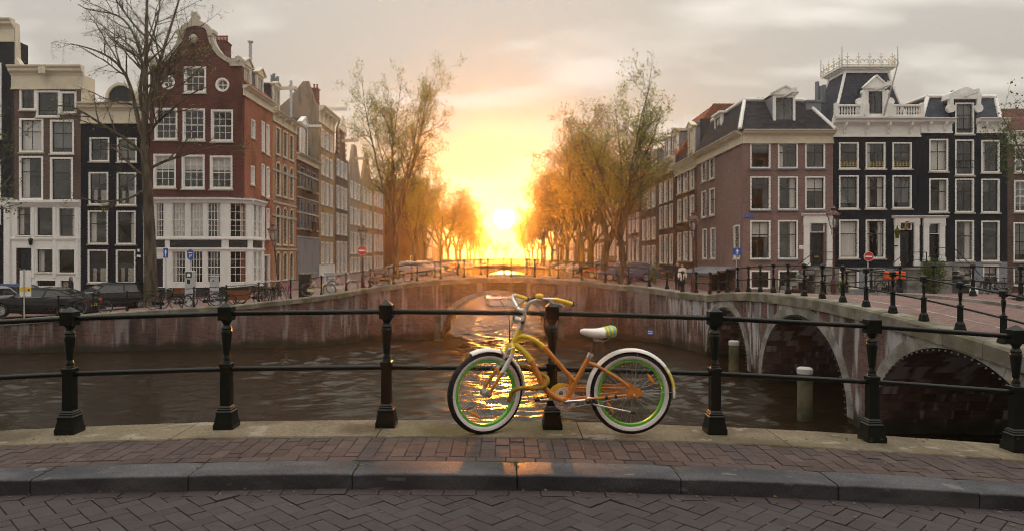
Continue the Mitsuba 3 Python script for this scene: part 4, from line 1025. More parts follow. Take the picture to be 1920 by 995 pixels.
k9 = house('corner_house', 'dark brown brick block standing forward of the left row behind the tree trunk', front(100), rect(-17.5, -12.6, BASE, 13.0), [hole(-13.6, -12.95, .6, 1.9)], 'brick_dark', 11.5, top=12.9)
window(k9, front(100), -13.75, -12.85, .5, 2.0, cols=1, rows=1, panes=False)
put(k9 + '__roof_ledge', MB().box(-17.6, -12.4, 99.8, 111, 13.0, 13.25), 'paint_trim_dark')
bricks = ['brick_tan', 'brick_dark', 'brick_pink', 'brick_umber', 'brick_mauve']
D = 112.0
for i in range(7):
    w_ = 8.5 + 1.5 * hr.random() + i; zt = 12.5 + hr.uniform(-1.5, 2)
    row_house(f'{ORD[i]} hazy brick house beyond the dark projecting block along the left quay', LR, D, D + w_, GZ, zt, bricks[i % 5],
              [(zt - 3.5, zt - 1.5, 0), (zt - 6.7, zt - 4.5, 0), (zt - 9.8, zt - 7.4, 0)], 3, group='far houses along the left quay', curtains=False, bar=.01); D += w_ + .05

# ------------------------------------------------------------------ the row along the right quay
XR = 15.05; RR = right_row(XR)
kb = row_house('dark brick house with a dentilled cornice and carved dormer, second along the right quay', RR, 53.25, 60.0, GZ, 9.75, 'brick_dark',
               [(7.2, 8.95, 0), (4.75, 6.75, 0), (1.5, 3.9, 0)], 3, ch=.9, brackets=14, margin=.4)
dormer(kb, RR, 55.6, 57.4, 9.76, 12.4, -.4, 2.6, 'paint_cream', .5, beam=True)
pent(kb, [(XR + .1, 53.4, 9.8), (XR + .1, 59.9, 9.8), (XR + 2.6, 59.9, 13.6), (XR + 2.6, 53.4, 13.6)], 'tile_black')
put(kb + '__roof_end', MB().box(XR + .3, XR + 6, 53.3, 53.5, 9.8, 12.6), 'slate')
kc = row_house('umber brick house with a red tiled roof, third along the right quay', RR, 60.05, 66.9, GZ, 10.7, 'brick_umber',
               [(6.9, 8.9, 0), (4.5, 6.6, 0), (1.2, 3.9, 0)], 3, ch=1.2, margin=.4)
pent(kc, [(XR + .1, 60.1, 10.75), (XR + .1, 66.9, 10.75), (XR + 3.4, 66.9, 15.2), (XR + 3.4, 60.1, 15.2)], 'tile_red')
dormer(kc, RR, 61.2, 63.0, 10.75, 13.0, -.5, 2.6, 'paint_white', .25); dormer(kc, RR, 64.3, 66.1, 10.75, 13.0, -.5, 2.6, 'paint_white', .25)
put(kc + '__roof_end', MB().poly(sg.Polygon([(XR + .3, 10.7), (XR + 9, 10.7), (XR + 6.5, 15.3), (XR + 3.4, 15.3)]), -.2, 0, front(60.1)), 'tile_red')
D = 66.95; labs = ['brown brick house with a white door behind the first big tree on the right quay', 'mauve brick house behind the second tree on the right quay', 'dark brick house further along the right quay behind the trees', 'tan brick house further still along the right quay behind the trees']
for i in range(4):
    w_ = (8.3, 8.0, 8.6, 9.0)[i]; zt = (10.4, 11.4, 10.6, 12)[i]
    kk = row_house(labs[i], RR, D, D + w_, GZ, zt, ['brick_umber', 'brick_mauve', 'brick_dark', 'brick_tan'][i], [(zt - 3.6, zt - 1.5, 0), (zt - 6.8, zt - 4.6, 0), (zt - 10., zt - 7.4, 0)], 3, ch=.9)
    dormer(kk, RR, D + w_ / 2 - 1, D + w_ / 2 + 1, zt + .03, zt + 2.3, -.5, 2.4, 'paint_cream', .4)
    pent(kk, [(XR + .1, D, zt), (XR + .1, D + w_, zt), (XR + 3, D + w_, zt + 3), (XR + 3, D, zt + 3)], 'slate'); D += w_ + .05
for i in range(8):
    w_ = 9 + hr.uniform(0, 2) + i; zt = 11.5 + hr.uniform(-1.5, 2)
    row_house(f'{ORD[i]} of the faint far brick houses along the right quay, counted away from the bridge', RR, D, D + w_, GZ, zt, bricks[(i + 1) % 5],
              [(zt - 3.5, zt - 1.5, 0), (zt - 6.7, zt - 4.5, 0), (zt - 9.8, zt - 7.4, 0)], 3, group='far houses along the right quay', curtains=False, bar=.01); D += w_ + .05

# ------------------------------------------------------------------ right: corner house and the two black houses facing us
YR = 43.0; FRt = front(YR)
zR = lambda y: PZ(y, YR); xR = lambda x: PX(x, YR)
R1a, R1b = XR, xR(1562)
rows = [[(1406.5, 1444.6, 268.5, 316), (1458.5, 1496, 268.5, 316), (1509.6, 1547, 268.5, 316)], [(1406.5, 1444.6, 331, 394), (1458.5, 1496, 331, 393.5), (1509.6, 1547, 331, 393)], [(1406.5, 1444.6, 413.5, 486), (1458.5, 1496, 413, 485.5)]]
Q = [px_rects(YR, r) for r in rows]; bsm = px_rects(YR, [(1406, 1444, 506, 541), (1459, 1497, 506, 541)]); dr1 = px_rects(YR, [(1519, 1545.5, 416, 499)])[0]
kR = thing('canal_house', 'mauve brick corner house with a black hipped roof and one white dormer', 'house')
wall = rect(R1a, R1b, BASE, zR(256))
put(kR + '__wall', MB().poly(wall.difference(unary_union([hole(*r) for q in Q + [bsm] for r in q] + [hole(*dr1)])), -.32, 0, FRt), 'brick_mauve')
cur = [[None, 'left', None], [None, 'right', 'blind'], ['blind', 'right']]
for i, q in enumerate(Q):
    for j, r in enumerate(q): window(kR, FRt, *r, cols=2 if (i, j) not in ((0, 0), (1, 0)) else 1, rows=2, transom=.64, casing=.085, curtain=cur[i][j], sill='lead')
for r in bsm: window(kR, FRt, *r, cols=2, rows=2, transom=.7, casing=.1, sill=False)
portal(kR, FRt, xR(1506), xR(1560), zR(499), zR(401), .36, .6)
door(kR, FRt, *dr1[:2], dr1[2], zR(438)); window(kR, FRt, *dr1[:2], zR(436), zR(417), cols=1, rows=1, casing=.05, sill=False, name='transom_window')
put(kR + '__letter_slot', MB().box(xR(1528), xR(1537), .0, .0, 0, 0) if False else MB().box(xR(1528), xR(1537), -.16, -.14, zR(482), zR(480), FRt), 'gold')
put(kR + '__name_plate', MB().box(xR(1498), xR(1508), .003, .03, zR(467), zR(460), FRt), 'sign_white')
# side along the quay
def sR(x0, x1, y0, y1):
    a, b = DX(x1, XR), DX(x0, XR); m_ = (a + b) / 2
    return (a, b, PZ(y1, m_), PZ(y0, m_))
side_w = [sR(1315.7, 1324.5, 303, 341), sR(1330, 1339.5, 296, 336), sR(1315.2, 1324.5, 358, 408), sR(1330, 1340, 353, 404), sR(1317, 1325.5, 429, 485), sR(1332.5, 1341.5, 427, 485), sR(1376, 1387, 422, 485)]
put(kR + '__side_wall', MB().poly(rect(YR + .325, 53.2, BASE, zR(256)).difference(unary_union([hole(*r) for r in side_w])), -.32, 0, RR), 'brick_mauve')
for r in side_w: window(kR, RR, *r, cols=1, rows=2, transom=.6, casing=.1, curtain='net')
zc0, zc1 = zR(268), zR(245)
cornice(kR, FRt, R1a, R1b, zc0, zc1, .5, 'paint_cream'); cornice(kR, RR, YR + .02, 53.2, zc0, zc1, .5, 'paint_cream')
ri = MB().box(R1a + .34, R1b - .1, YR + 4.2, YR + 4.3, BASE, zc0 + .3)
for zz in (-.6, 1.3, 4.6, 7.0): ri.box(R1a + .33, R1b - .1, YR + .33, 53, zz - .2, zz - .08)
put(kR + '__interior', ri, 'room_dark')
put(kR + '__back_wall', MB().box(R1a + .33, R1b, 52.9, 53.15, BASE, zc0 + .4).box(R1b - .09, R1b, YR + .33, 52.89, BASE, zc0 + .4), 'brick_mauve')
zb, zt_ = zc1 + .02, PZ(190, YR + 1.9)
i1, i2 = (R1a + .75, YR + 1.9), (xR(1507) * (YR + 1.9) / YR, YR + 1.9)
b1, b2, b3, b4 = (R1a - .3, YR - .3), (R1b + .0, YR - .3), (R1b, 53.2), (R1a - .3, 53.2)
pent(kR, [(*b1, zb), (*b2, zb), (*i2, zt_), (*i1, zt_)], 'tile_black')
pent(kR, [(*b1, zb), (*i1, zt_), (i1[0], 52, zt_), (*b4, zb)], 'tile_black')
pent(kR, [(*b2, zb), (*b3, zb), (i2[0], 52, zt_), (*i2, zt_)], 'tile_black')
pent(kR, [(*i1, zt_ + .02), (*i2, zt_ + .02), (i2[0], 52, zt_ + .02), (i1[0], 52, zt_ + .02)], 'lead')
hip = MB()
for p, q in ((b1, i1), (b2, i2)): hip.tube([(*p, zb + .04), (*q, zt_ + .04)], .13, 6)
hip.tube([(*i1, zt_ + .08), (*i2, zt_ + .08)], .14, 6); hip.tube([(*i1, zt_ + .08), (i1[0], 52, zt_ + .08)], .14, 6)
put(kR + '__roof_trim', hip, 'paint_white', True)
dormer(kR, FRt, xR(1454.5), xR(1496), zc1 + .02, zR(176), -.35, 2.6, 'paint_white', .5, beam=True, curtain=1)
dormer(kR, RR, 48.2, 49.8, zc1 + .05, zc1 + 2.2, -.3, 2.4, 'paint_white', 0)
chimney(kR, R1a + 3.2, R1a + 3.8, 49, 49.8, zt_, zt_ + .7, 2)
cm = MB().box(xR(1527), xR(1556), YR + 1.2, YR + 2.4, zR(255), zR(184)).box(xR(1526), xR(1557), YR + 1.1, YR + 2.5, zR(183.8), zR(180))
ck = put(kR + '__chimney', cm, 'lead')
for x, y in ((1533, 154), (1541, 162), (1546, 160)): put(ck + '__pot', MB().tube([(xR(x) * 1.04, YR + 1.8, zR(182)), (xR(x) * 1.04, YR + 1.8, PZ(y, YR + 1.8))], .13, 10), 'lead', True)
# basement lean-to on the quay side and its small window
lt = pent(kR, [(XR, 44.2, PZ(500, 44.2)), (XR, 52.0, PZ(498, 52)), (XR - 1.9, 51.6, PZ(510, 50)), (XR - 1.9, 44.0, PZ(513, 44))], 'lead', 'lean_to_roof')
put(kR + '__lean_to', MB().box(XR - 1.7, XR - 1.6, 44.3, 51.3, BASE, PZ(512, 48)), 'brick_mauve')

# stoop: stone steps with iron handrails
def stoop(parent, F, u0, u1, ztop, zbot, n, dirn, land0, land1, out=1.1):
    m = MB(); m.box(land0, land1, .003, out, ztop - .16, ztop - .02, F); m.box(land0 + .1, land1 - .1, .01, out - .06, zbot - .6, ztop - .17, F)
    st = (u1 - u0) / n; k = put(parent + '__stoop', m, 'ring_stone')
    for i in range(n):
        z_ = ztop - (ztop - zbot) * (i + 1) / (n + 1)
        a = land0 - (i + 1) * st if dirn < 0 else land1 + i * st
        put(k + '__step', MB().cbox(a, a + st + .04, .02, out - .02, z_ - .2, z_, .015, F), 'ring_stone')
    h = .9; r = MB()
    e = land0 if dirn < 0 else land1; s_ = -1 if dirn < 0 else 1
    end = e + s_ * n * st
    P3 = lambda u, z: F(np.array([[u, out - .06, z]]))[0]
    r.tube([P3(land1 if dirn < 0 else land0, ztop + h), P3(e, ztop + h), P3(end, zbot + h)], .025, 6); r.tube([P3(end, zbot), P3(end, zbot + h)], .03, 6); r.tube([P3(e, ztop), P3(e, ztop + h)], .03, 6)
    r.tube([P3(land1 if dirn < 0 else land0, ztop), P3(land1 if dirn < 0 else land0, ztop + h)], .03, 6); r.tube([P3(land1 if dirn < 0 else land0, ztop + .45), P3(e, ztop + .45), P3(end, zbot + .45)], .018, 6)
    put(k + '__handrail', r, 'iron_black', True)
    return k
stoop(kR, FRt, 0, 2.1, zR(500), -.45, 6, -1, xR(1512), xR(1553))

# first black house, with the tower-like mansard
B0, B1 = xR(1562.5), xR(1722)
rows = [[(1573, 1610, 267, 317), (1623, 1660, 267, 317), (1673, 1709.5, 267, 317)], [(1573, 1610, 329, 392), (1623, 1660, 329, 391.5), (1673, 1709.5, 329, 391)], [(1573, 1610, 412, 484), (1623, 1660, 412, 484)]]
Q = [px_rects(YR, r) for r in rows]; bsm = px_rects(YR, [(1573, 1610, 503, 541), (1624, 1661, 503, 541)]); d2 = px_rects(YR, [(1687, 1709.5, 415, 498)])[0]; cell = px_rects(YR, [(1704, 1728, 512, 545)])[0]
kT = house('canal_house', 'black house with a slate tower roof, balustrade and iron roof crest', FRt, rect(B0, B1, BASE, zR(240)), [hole(*r) for q in Q + [bsm] for r in q] + [hole(*d2)], 'paint_black', 10)
for i, q in enumerate(Q):
    for j, r in enumerate(q):
        k = window(kT, FRt, *r, cols=2 if i < 2 else 1, rows=2, transom=.64, casing=.085, curtain=[[None, 'left', None], ['net', 'drapes', 'net'], ['full', 'drapes']][i][j])
        if i == 0:
            m = MB(); a, b = r[0] + .14, r[1] - .14
            for u_ in np.linspace(a, b, 6): m.lathe([(.012, 0), (.03, .12), (.012, .2), (.035, .3), (.0, .36)], 6, FRt(np.array([[u_, -.03, r[2] + .13]]))[0])
            m.box(a, b, -.045, -.015, r[2] + .2, r[2] + .23, FRt); m.box(a, b, -.045, -.015, r[2] + .34, r[2] + .37, FRt)
            put(k + '__window_grille', m, 'gold')
for r in bsm: window(kT, FRt, *r, cols=2, rows=2, transom=.7, casing=.1, sill=False, curtain='full')
portal(kT, FRt, xR(1676), xR(1722), zR(498), zR(404.5), .32, .45)
kd = door(kT, FRt, *d2[:2], d2[2], zR(433)); window(kT, FRt, *d2[:2], zR(431), zR(415), cols=1, rows=1, casing=.05, sill=False, name='transom_window')
put(kT + '__transom_ornament', MB().lathe([(.14, 0), (.16, .12), (.05, .2), (.04, .3), (.22, .42), (.26, .5), (.0, .5)], 10, FRt(np.array([[(d2[0] + d2[1]) / 2, -.05, zR(430)]]))[0]), 'gold', 40)
put(kT + '__wall_lantern', MB().lathe([(.10, 0), (.19, .42), (.21, .44), (.06, .62), (.02, .8)], 6, FRt(np.array([[xR(1676.5), .35, zR(447)]]))[0]).box(xR(1675), xR(1678), .0, .36, zR(462), zR(460), FRt), 'moss')
zt0, zt1 = zR(256), zR(223)
cornice(kT, FRt, B0 - .05, B1 + .1, zt0, zt1, .62, 'paint_white', 4)
bal = kT + '__balustrade'; wz0, wz1 = zR(222), zR(199.5)
m = MB()
for a, b in ((1559, 1607), (1657, 1722)): m.box(xR(a), xR(b), .35, .55, wz0, wz0 + .1, FRt); m.box(xR(a), xR(b), .33, .57, wz1 - .11, wz1, FRt)
for x in (1561, 1608, 1618, 1657, 1662, 1720): m.cbox(xR(x) - .11, xR(x) + .11, .33, .57, wz0 + .002, wz1 + .08, .02, FRt)
for a, b in ((1607, 1621), (1655, 1672)): m.box(xR(a), xR(b), .36, .54, wz0 + .1, wz1 - .11, FRt)
bal = put(bal, m, 'paint_white')
for a, b, n in ((1564, 1606, 8), (1674, 1718, 9)):
    for i in range(n):
        u_ = xR(a + (b - a) * (i + .5) / n); H = wz1 - wz0
        put(bal + '__baluster', MB().lathe([(.05, .1), (.05, .15), (.03, .17), (.062, .30), (.05, .42), (.028, .58), (.05, H - .14), (.05, H - .11)], 8, FRt(np.array([[u_, .45, wz0]]))[0]), 'paint_white', 50)
# tower roof
yb, yt = YR + .2, YR + 1.1
bl, br, tl, tr_ = xR(1566) , xR(1705), PX(1584.5, yt), PX(1665, yt); zb_, zt_ = zR(224), PZ(136, yt); dB = 2.7
back = [(bl, yb + dB + 1.2), (br, yb + dB + 1.2)]; bt = [(tl, yt + dB - .6), (tr_, yt + dB - .6)]
def curved(p, q, rp, rq):
    """A slightly concave slate slope between the lower edge p-q and the upper edge rp-rq."""
    n = 7; v = []
    for i in range(n):
        t = i / (n - 1); s_ = t + .03 * math.sin(math.pi * t)
        a = np.array(p) * (1 - s_) + np.array(rp) * s_; b = np.array(q) * (1 - s_) + np.array(rq) * s_
        a[2] = p[2] * (1 - t) + rp[2] * t; b[2] = a[2]
        v += [a, b]
    return MB().add(np.array(v), [[2 * i, 2 * i + 1, 2 * i + 3, 2 * i + 2] for i in range(n - 1)])
c0, c1, c2, c3 = (bl, yb, zb_), (br, yb, zb_), (br, yb + dB + 1.2, zb_), (bl, yb + dB + 1.2, zb_)
t0, t1, t2, t3 = (tl, yt, zt_), (tr_, yt, zt_), (tr_, yt + dB - .6, zt_), (tl, yt + dB - .6, zt_)
mm = MB()
for a, b, c, d in ((c0, c1, t0, t1), (c1, c2, t1, t2), (c2, c3, t2, t3), (c3, c0, t3, t0)):
    s_ = curved(a, b, c, d); mm.add(np.vstack(s_.v), np.vstack(s_.f))
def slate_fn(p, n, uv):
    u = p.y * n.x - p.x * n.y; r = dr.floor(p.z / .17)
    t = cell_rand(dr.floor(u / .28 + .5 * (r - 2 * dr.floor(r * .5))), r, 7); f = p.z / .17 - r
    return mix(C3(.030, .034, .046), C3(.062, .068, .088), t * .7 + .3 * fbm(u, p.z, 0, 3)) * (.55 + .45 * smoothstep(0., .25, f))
plain('roof_slates', mikit.proc(slate_fn), 0.75, 0.2)
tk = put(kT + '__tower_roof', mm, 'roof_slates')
hp = MB()
for a, b in ((c0, t0), (c1, t1), (c3, t3)):
    pts_ = []
    for i in range(7):
        t = i / 6; s_ = t + .03 * math.sin(math.pi * t); q = np.array(a) * (1 - s_) + np.array(b) * s_; q[2] = a[2] * (1 - t) + b[2] * t; pts_.append(q)
    hp.tube(pts_, .10, 6)
put(kT + '__tower_roof__hip_trim', hp, 'paint_white', True)
ft = front(yt)
m = MB()
for i, (e, za, zb2) in enumerate(((.10, -.06, .14), (.24, .142, .25), (.40, .252, .34))): m.box(tl - e, tr_ + e, yt - e, t2[1] + e, zt_ + za, zt_ + zb2)
put(kT + '__tower_cornice', m, 'paint_white')
zc = zt_ + .34; cr = MB()
def crest_side(p, q, n):
    p, q = np.array(p), np.array(q); d = (q - p) / np.linalg.norm(q - p); L_ = np.linalg.norm(q - p); up = np.array([0, 0, 1.])
    cr.tube([p + up * .05, q + up * .05], .025, 5)
    for i in range(n):
        o = p + d * L_ * (i + .5) / n; w_ = L_ / n
        cr.tube([o, o + up * .76], [.035, .015], 5); cr.tube([o - d * .14 + up * .54, o + d * .14 + up * .54], .022, 4); cr.ball(o + up * .54, .06, 1); cr.ball(o + up * .75, .035, 1)
        for s_ in (-1, 1):
            a_ = np.linspace(0, 4.6, 12); rr_ = .17 * (1 - a_ / 7.5)
            cr.tube([o + s_ * d * (w_ / 4 + rr_[j] * math.cos(a_[j])) + up * (.24 + rr_[j] * math.sin(a_[j])) for j in range(12)], .027, 4)
crest_side((tl - .4, yt - .4, zc), (tr_ + .4, yt - .4, zc), 5); crest_side((tl - .4, t2[1] + .4, zc), (tl - .4, yt - .4, zc), 4); crest_side((tr_ + .4, yt - .4, zc), (tr_ + .4, t2[1] + .4, zc), 4); crest_side((tl - .4, t2[1] + .4, zc), (tr_ + .4, t2[1] + .4, zc), 5)
ck = put(kT + '__roof_crest', cr, 'paint_cream', True)
for x_, y_ in ((tl - .4, yt - .4), (tr_ + .4, yt - .4), (tl - .4, t2[1] + .4), (tr_ + .4, t2[1] + .4)): put(ck + '__spike', MB().tube([(x_, y_, zc), (x_, y_, zc + 1.2)], [.035, .015], 6), 'paint_grey', True)
dk = dormer(kT, FRt, xR(1621), xR(1656.5), zR(222.5), zR(168), .18, 2.4, 'paint_white', .72, beam=True, cols=2)
for s_ in (-1, 1):
    c_ = xR(1638.7); e = lambda d_: c_ + s_ * d_
    sc = sg.Polygon([(e(.6), zR(222)), (e(1.15), zR(222)), (e(1.12), zR(202)), (e(.8), zR(196)), (e(.78), zR(176)), (e(.6), zR(172))]).union(sg.Point(e(.95), zR(192)).buffer(.24)).union(sg.Point(e(.76), zR(174)).buffer(.13))
    put(dk + '__scroll', MB().poly(sc, .0, .2, FRt), 'paint_white')
put(kT + '__flagpole', MB().tube(FRt(np.array([[xR(1642), .9, zR(223)], [xR(1657), 1.6, zR(130)]])), [.055, .035], 8), 'paint_stone', True)
stoop(kT, FRt, 0, 1.9, zR(500), -.45, 6, -1, xR(1680), xR(1718))
put(kT + '__basement_door', MB().box(xR(1704), xR(1721), .003, .03, zR(548), zR(514), FRt), 'door_black')
put(kT + '__flower_box', MB().cbox(xR(1714), xR(1732), .9, 1.2, zR(500), zR(493), .02, FRt), 'iron_red')
put(kT + '__plinth', MB().box(B0 + .01, B1 - .01, .003, .05, BASE, zR(502), FRt).mesh() if False else MB().poly(rect(B0 + .01, B1 - .01, BASE, zR(501)).difference(unary_union([hole(*r, c=-.0) for r in bsm])), .003, .05, FRt), 'paint_grey')

# second black house
E0, E1 = xR(1722.5), xR(1888)
rows = [[(1742, 1777.5, 261, 322), (1790.6, 1826, 262, 329), (1839.5, 1874, 263, 324)], [(1742, 1777.5, 334.6, 397.7), (1790.6, 1826, 335, 398.5), (1839.5, 1874, 335.5, 399)], [(1790.6, 1826, 413, 489), (1839.5, 1874, 414, 490)]]
Q = [px_rects(YR, r) for r in rows]; bsm = px_rects(YR, [(1795, 1825, 497, 535), (1842, 1873, 496, 535)]); top = px_rects(YR, [(1790.6, 1826, 193, 252)])[0]; d3 = px_rects(YR, [(1738, 1761.5, 413, 490)])[0]
wall = rect(E0, E1, BASE, zR(236)).union(rect(xR(1786), xR(1831), zR(240), zR(186)))
kV = house('canal_house', 'black house with a white-framed attic window under a pediment, right of the tower house', FRt, wall, [hole(*r) for q in Q + [bsm] for r in q] + [hole(*d3), hole(*top)], 'paint_black', 10, top=zR(240))
for i, q in enumerate(Q):
    for j, r in enumerate(q):
        k = window(kV, FRt, *r, cols=2 if i < 2 else 1, rows=2, transom=.62, casing=.085, curtain=[['full', None, 'left'], ['right', None, None], ['right', None]][i][j])
        if i == 0 and j == 1:
            m = MB(); 
            for zz in (.28, .72): m.tube(FRt(np.array([[r[0] - .02, .09, r[2] + zz + .2], [r[1] + .02, .09, r[2] + zz + .2]])), .018, 5)
            for u_ in np.linspace(r[0] + .02, r[1] - .02, 9): m.tube(FRt(np.array([[u_, .09, r[2] + .48], [u_, .09, r[2] + .92]])), .01, 4)
            put(k + '__window_guard', m, 'iron_black', True)
put(kV + '__interior', MB().box(xR(1787), xR(1830), -1.3, -1.2, zR(256), zR(187), FRt).box(xR(1787), xR(1788), -1.2, -.33, zR(256), zR(187), FRt).box(xR(1829), xR(1830), -1.2, -.33, zR(256), zR(187), FRt).box(xR(1788), xR(1829), -1.2, -.33, zR(256), zR(254), FRt), 'room_dark')
k = window(kV, FRt, *top, cols=2, rows=2, transom=.62, casing=.085, curtain='net')
m = MB()
for zz in (.35, .95): m.tube(FRt(np.array([[top[0] + .1, .05, top[2] + zz], [top[1] - .1, .05, top[2] + zz]])), .018, 5)
for u_ in np.linspace(top[0] + .12, top[1] - .12, 8): m.tube(FRt(np.array([[u_, .05, top[2] + .2], [u_, .05, top[2] + .95]])), .009, 4)
put(k + '__window_guard', m, 'iron_black', True)
for r in bsm: window(kV, FRt, *r, cols=2, rows=2, transom=.6, casing=.1, sill=False, curtain='blind')
portal(kV, FRt, xR(1730), xR(1770), zR(490), zR(404.5), .34, .5)
door(kV, FRt, *d3[:2], d3[2], zR(441)); window(kV, FRt, *d3[:2], zR(439), zR(414), cols=1, rows=1, casing=.05, sill=False, name='transom_window')
for a, b in ((1724, 1787), (1829, 1889)):
    cornice(kV, FRt, xR(a + 2), xR(b - 3), zR(249), zR(223), .5, 'paint_white', 2)
pm = sg.Polygon([(xR(a), zR(b)) for a, b in ((1776, 187), (1778, 177), (1790, 171), (1802, 166), (1810, 164.5), (1818, 167), (1829, 172), (1838, 178), (1838, 187))])
gk = put(kV + '__pediment', MB().poly(pm, -.6, .14, FRt), 'paint_white')
for s_, x_ in ((-1, 1782), (1, 1833)):
    sc = sg.box(xR(x_) - .12, zR(202), xR(x_) + .12, zR(187.2)).union(sg.Point(xR(x_) - .0, zR(204)).buffer(.26))
    put(gk + '__scroll', MB().poly(sc, -.1, .15, FRt), 'paint_white')
put(gk + '__hoist_beam', MB().box(xR(1806), xR(1810), .14, 1.3, zR(183), zR(176), FRt), 'paint_white')
zb_, zt_ = zR(224), PZ(184, YR + 1.2)
l0, l1, m0, m1 = xR(1729), xR(1878), PX(1738, YR + 1.2), PX(1866, YR + 1.2)
def slope(k_, a, b, c, d): pent(kV, [a, b, c, d], 'roof_slates')
slope(kV, (l0, YR + .1, zb_), (xR(1786), YR + .1, zb_), (xR(1786), YR + 1.2, zt_), (m0, YR + 1.2, zt_)); slope(kV, (xR(1831), YR + .1, zb_), (l1, YR + .1, zb_), (m1, YR + 1.2, zt_), (xR(1831), YR + 1.2, zt_))
slope(kV, (l0, YR + .1, zb_), (m0, YR + 1.2, zt_), (m0, YR + 8, zt_), (l0, YR + 9, zb_)); slope(kV, (l1, YR + .1, zb_), (l1, YR + 9, zb_), (m1, YR + 8, zt_), (m1, YR + 1.2, zt_))
pent(kV, [(m0, YR + 1.2, zt_ + .02), (m1, YR + 1.2, zt_ + .02), (m1, YR + 8, zt_ + .6), (m0, YR + 8, zt_ + .6)], 'lead')
hp = MB()
hp.tube([(l0, YR + .08, zb_), (m0, YR + 1.18, zt_)], .14, 6); hp.tube([(l1, YR + .08, zb_), (m1, YR + 1.18, zt_)], .14, 6); hp.tube([(m0, YR + 1.18, zt_ + .08), (m1, YR + 1.18, zt_ + .08)], .13, 6); hp.tube([(m0, YR + 1.18, zt_ + .08), (m0, YR + 8, zt_ + .08)], .13, 6)
put(kV + '__roof_trim', hp, 'paint_white', True)
chimney(kV, xR(1840), xR(1874), YR + 2.5, YR + 3.6, zR(196), zR(166), 3, 'brick_umber', 'lead')
put(kV + '__plinth', MB().poly(rect(E0 + .01, E1 - .01, BASE, zR(491)).difference(unary_union([hole(*r, c=0) for r in bsm])), .003, .05, FRt), 'paint_grey')
stoop(kV, FRt, 0, 1.9, zR(492), -.45, 6, 1, xR(1732), xR(1768))

# brown house at the right edge
G0, G1 = xR(1889), xR(2060)
rows = [[(1902, 1938, 275, 324), (1955, 1990, 275, 324)], [(1901, 1938, 338, 398), (1955, 1990, 338, 398)], [(1900, 1938, 417, 490), (1955, 1990, 417, 490)]]
Q = [px_rects(YR, r) for r in rows]; bsm = px_rects(YR, [(1900, 1938, 501, 534)])
kG = house('canal_house', 'umber brick house with a dark red tiled roof cut off by the right edge', FRt, rect(G0, G1, BASE, zR(262)), [hole(*r) for q in Q + [bsm] for r in q], 'brick_umber', 10)
for i, q in enumerate(Q + [bsm]):
    for r in q: window(kG, FRt, *r, cols=3, rows=(2, 2), casing=.085, curtain='net', sash='paint_white' if i < 2 else 'paint_trim_dark')
cornice(kG, FRt, G0, G1, zR(270), zR(247), .45, 'paint_white', 3)
pent(kG, [(G0, YR - .2, zR(246)), (G1, YR - .2, zR(246)), (G1, YR + 4.5, zR(175)), (G0 + .0, YR + 4.5, zR(175))], 'tile_brown')
# ------------------------------------------------------------------ the bicycle leaning on the railing
YB = 5.45
def bp(px, py, dy=0.0): return P(px, py, YB) + np.array([0, dy, 0])
plain('bike_orange', (0.56, 0.20, 0.028), 0.28, 0.5, clearcoat=0.6)
plain('bike_yellow', (0.74, 0.53, 0.04), 0.28, 0.5, clearcoat=0.6)
plain('bike_white', (0.78, 0.78, 0.76), 0.32, 0.5, clearcoat=0.4)
plain('tyre_black', mikit.proc(lambda p, n, uv: C3(0.016, 0.0145, 0.0135) * (0.6 + 0.9 * noise(p.x * 90, p.y * 90, p.z * 90))), 0.75, 0.3)
plain('whitewall', (0.66, 0.66, 0.68), 0.55, 0.3)
plain('rim_green', (0.13, 0.50, 0.045), 0.3, 0.5)
plain('chrome', (0.75, 0.75, 0.76), 0.18, 0.5, 0.95)
plain('steel', (0.5, 0.5, 0.51), 0.35, 0.5, 0.8)
plain('reflector_amber', (0.85, 0.30, 0.01), 0.25, 0.6)
plain('rubber', (0.02, 0.02, 0.02), 0.6, 0.3)
plain('leather_brown', (0.12, 0.06, 0.03), 0.55, 0.4)
def cloth_fn(p, n, uv): return mix(C3(0.22, 0.13, 0.02), C3(0.42, 0.27, 0.045), fbm(p.x * 40, p.y * 40, p.z * 40, 3))
plain('lock_cloth', mikit.proc(cloth_fn), 0.9, 0.15)
def fork_fn(p, n, uv):
    a, b = smoothstep(1.035, 1.045, p.z), smoothstep(0.885, 0.895, p.z)
    return mix(C3(0.56, 0.20, 0.028), mix(C3(0.78, 0.78, 0.76), C3(0.74, 0.53, 0.04), a), b)
plain('fork_paint', mikit.proc(fork_fn), 0.28, 0.5, clearcoat=0.6)
def stripe_fn(p, n, uv):
    t = p.x * 70 + p.z * 9; k = cell_rand(dr.floor(t), 1, 1)
    return dr.select(k < .35, C3(0.62, 0.52, 0.05), dr.select(k < .6, C3(0.30, 0.42, 0.06), dr.select(k < .8, C3(0.75, 0.72, 0.6), C3(0.12, 0.38, 0.36))))
plain('saddle_stripes', mikit.proc(stripe_fn), 0.45, 0.4)
def flower_fn(p, n, uv):
    a = fbm(p.x * 24, p.z * 24, 2.0, 2)
    return mix(C3(0.78, 0.77, 0.72), C3(0.62, 0.52, 0.08), smoothstep(.5, .58, a))
plain('fender_pattern', mikit.proc(flower_fn), 0.35, 0.5)

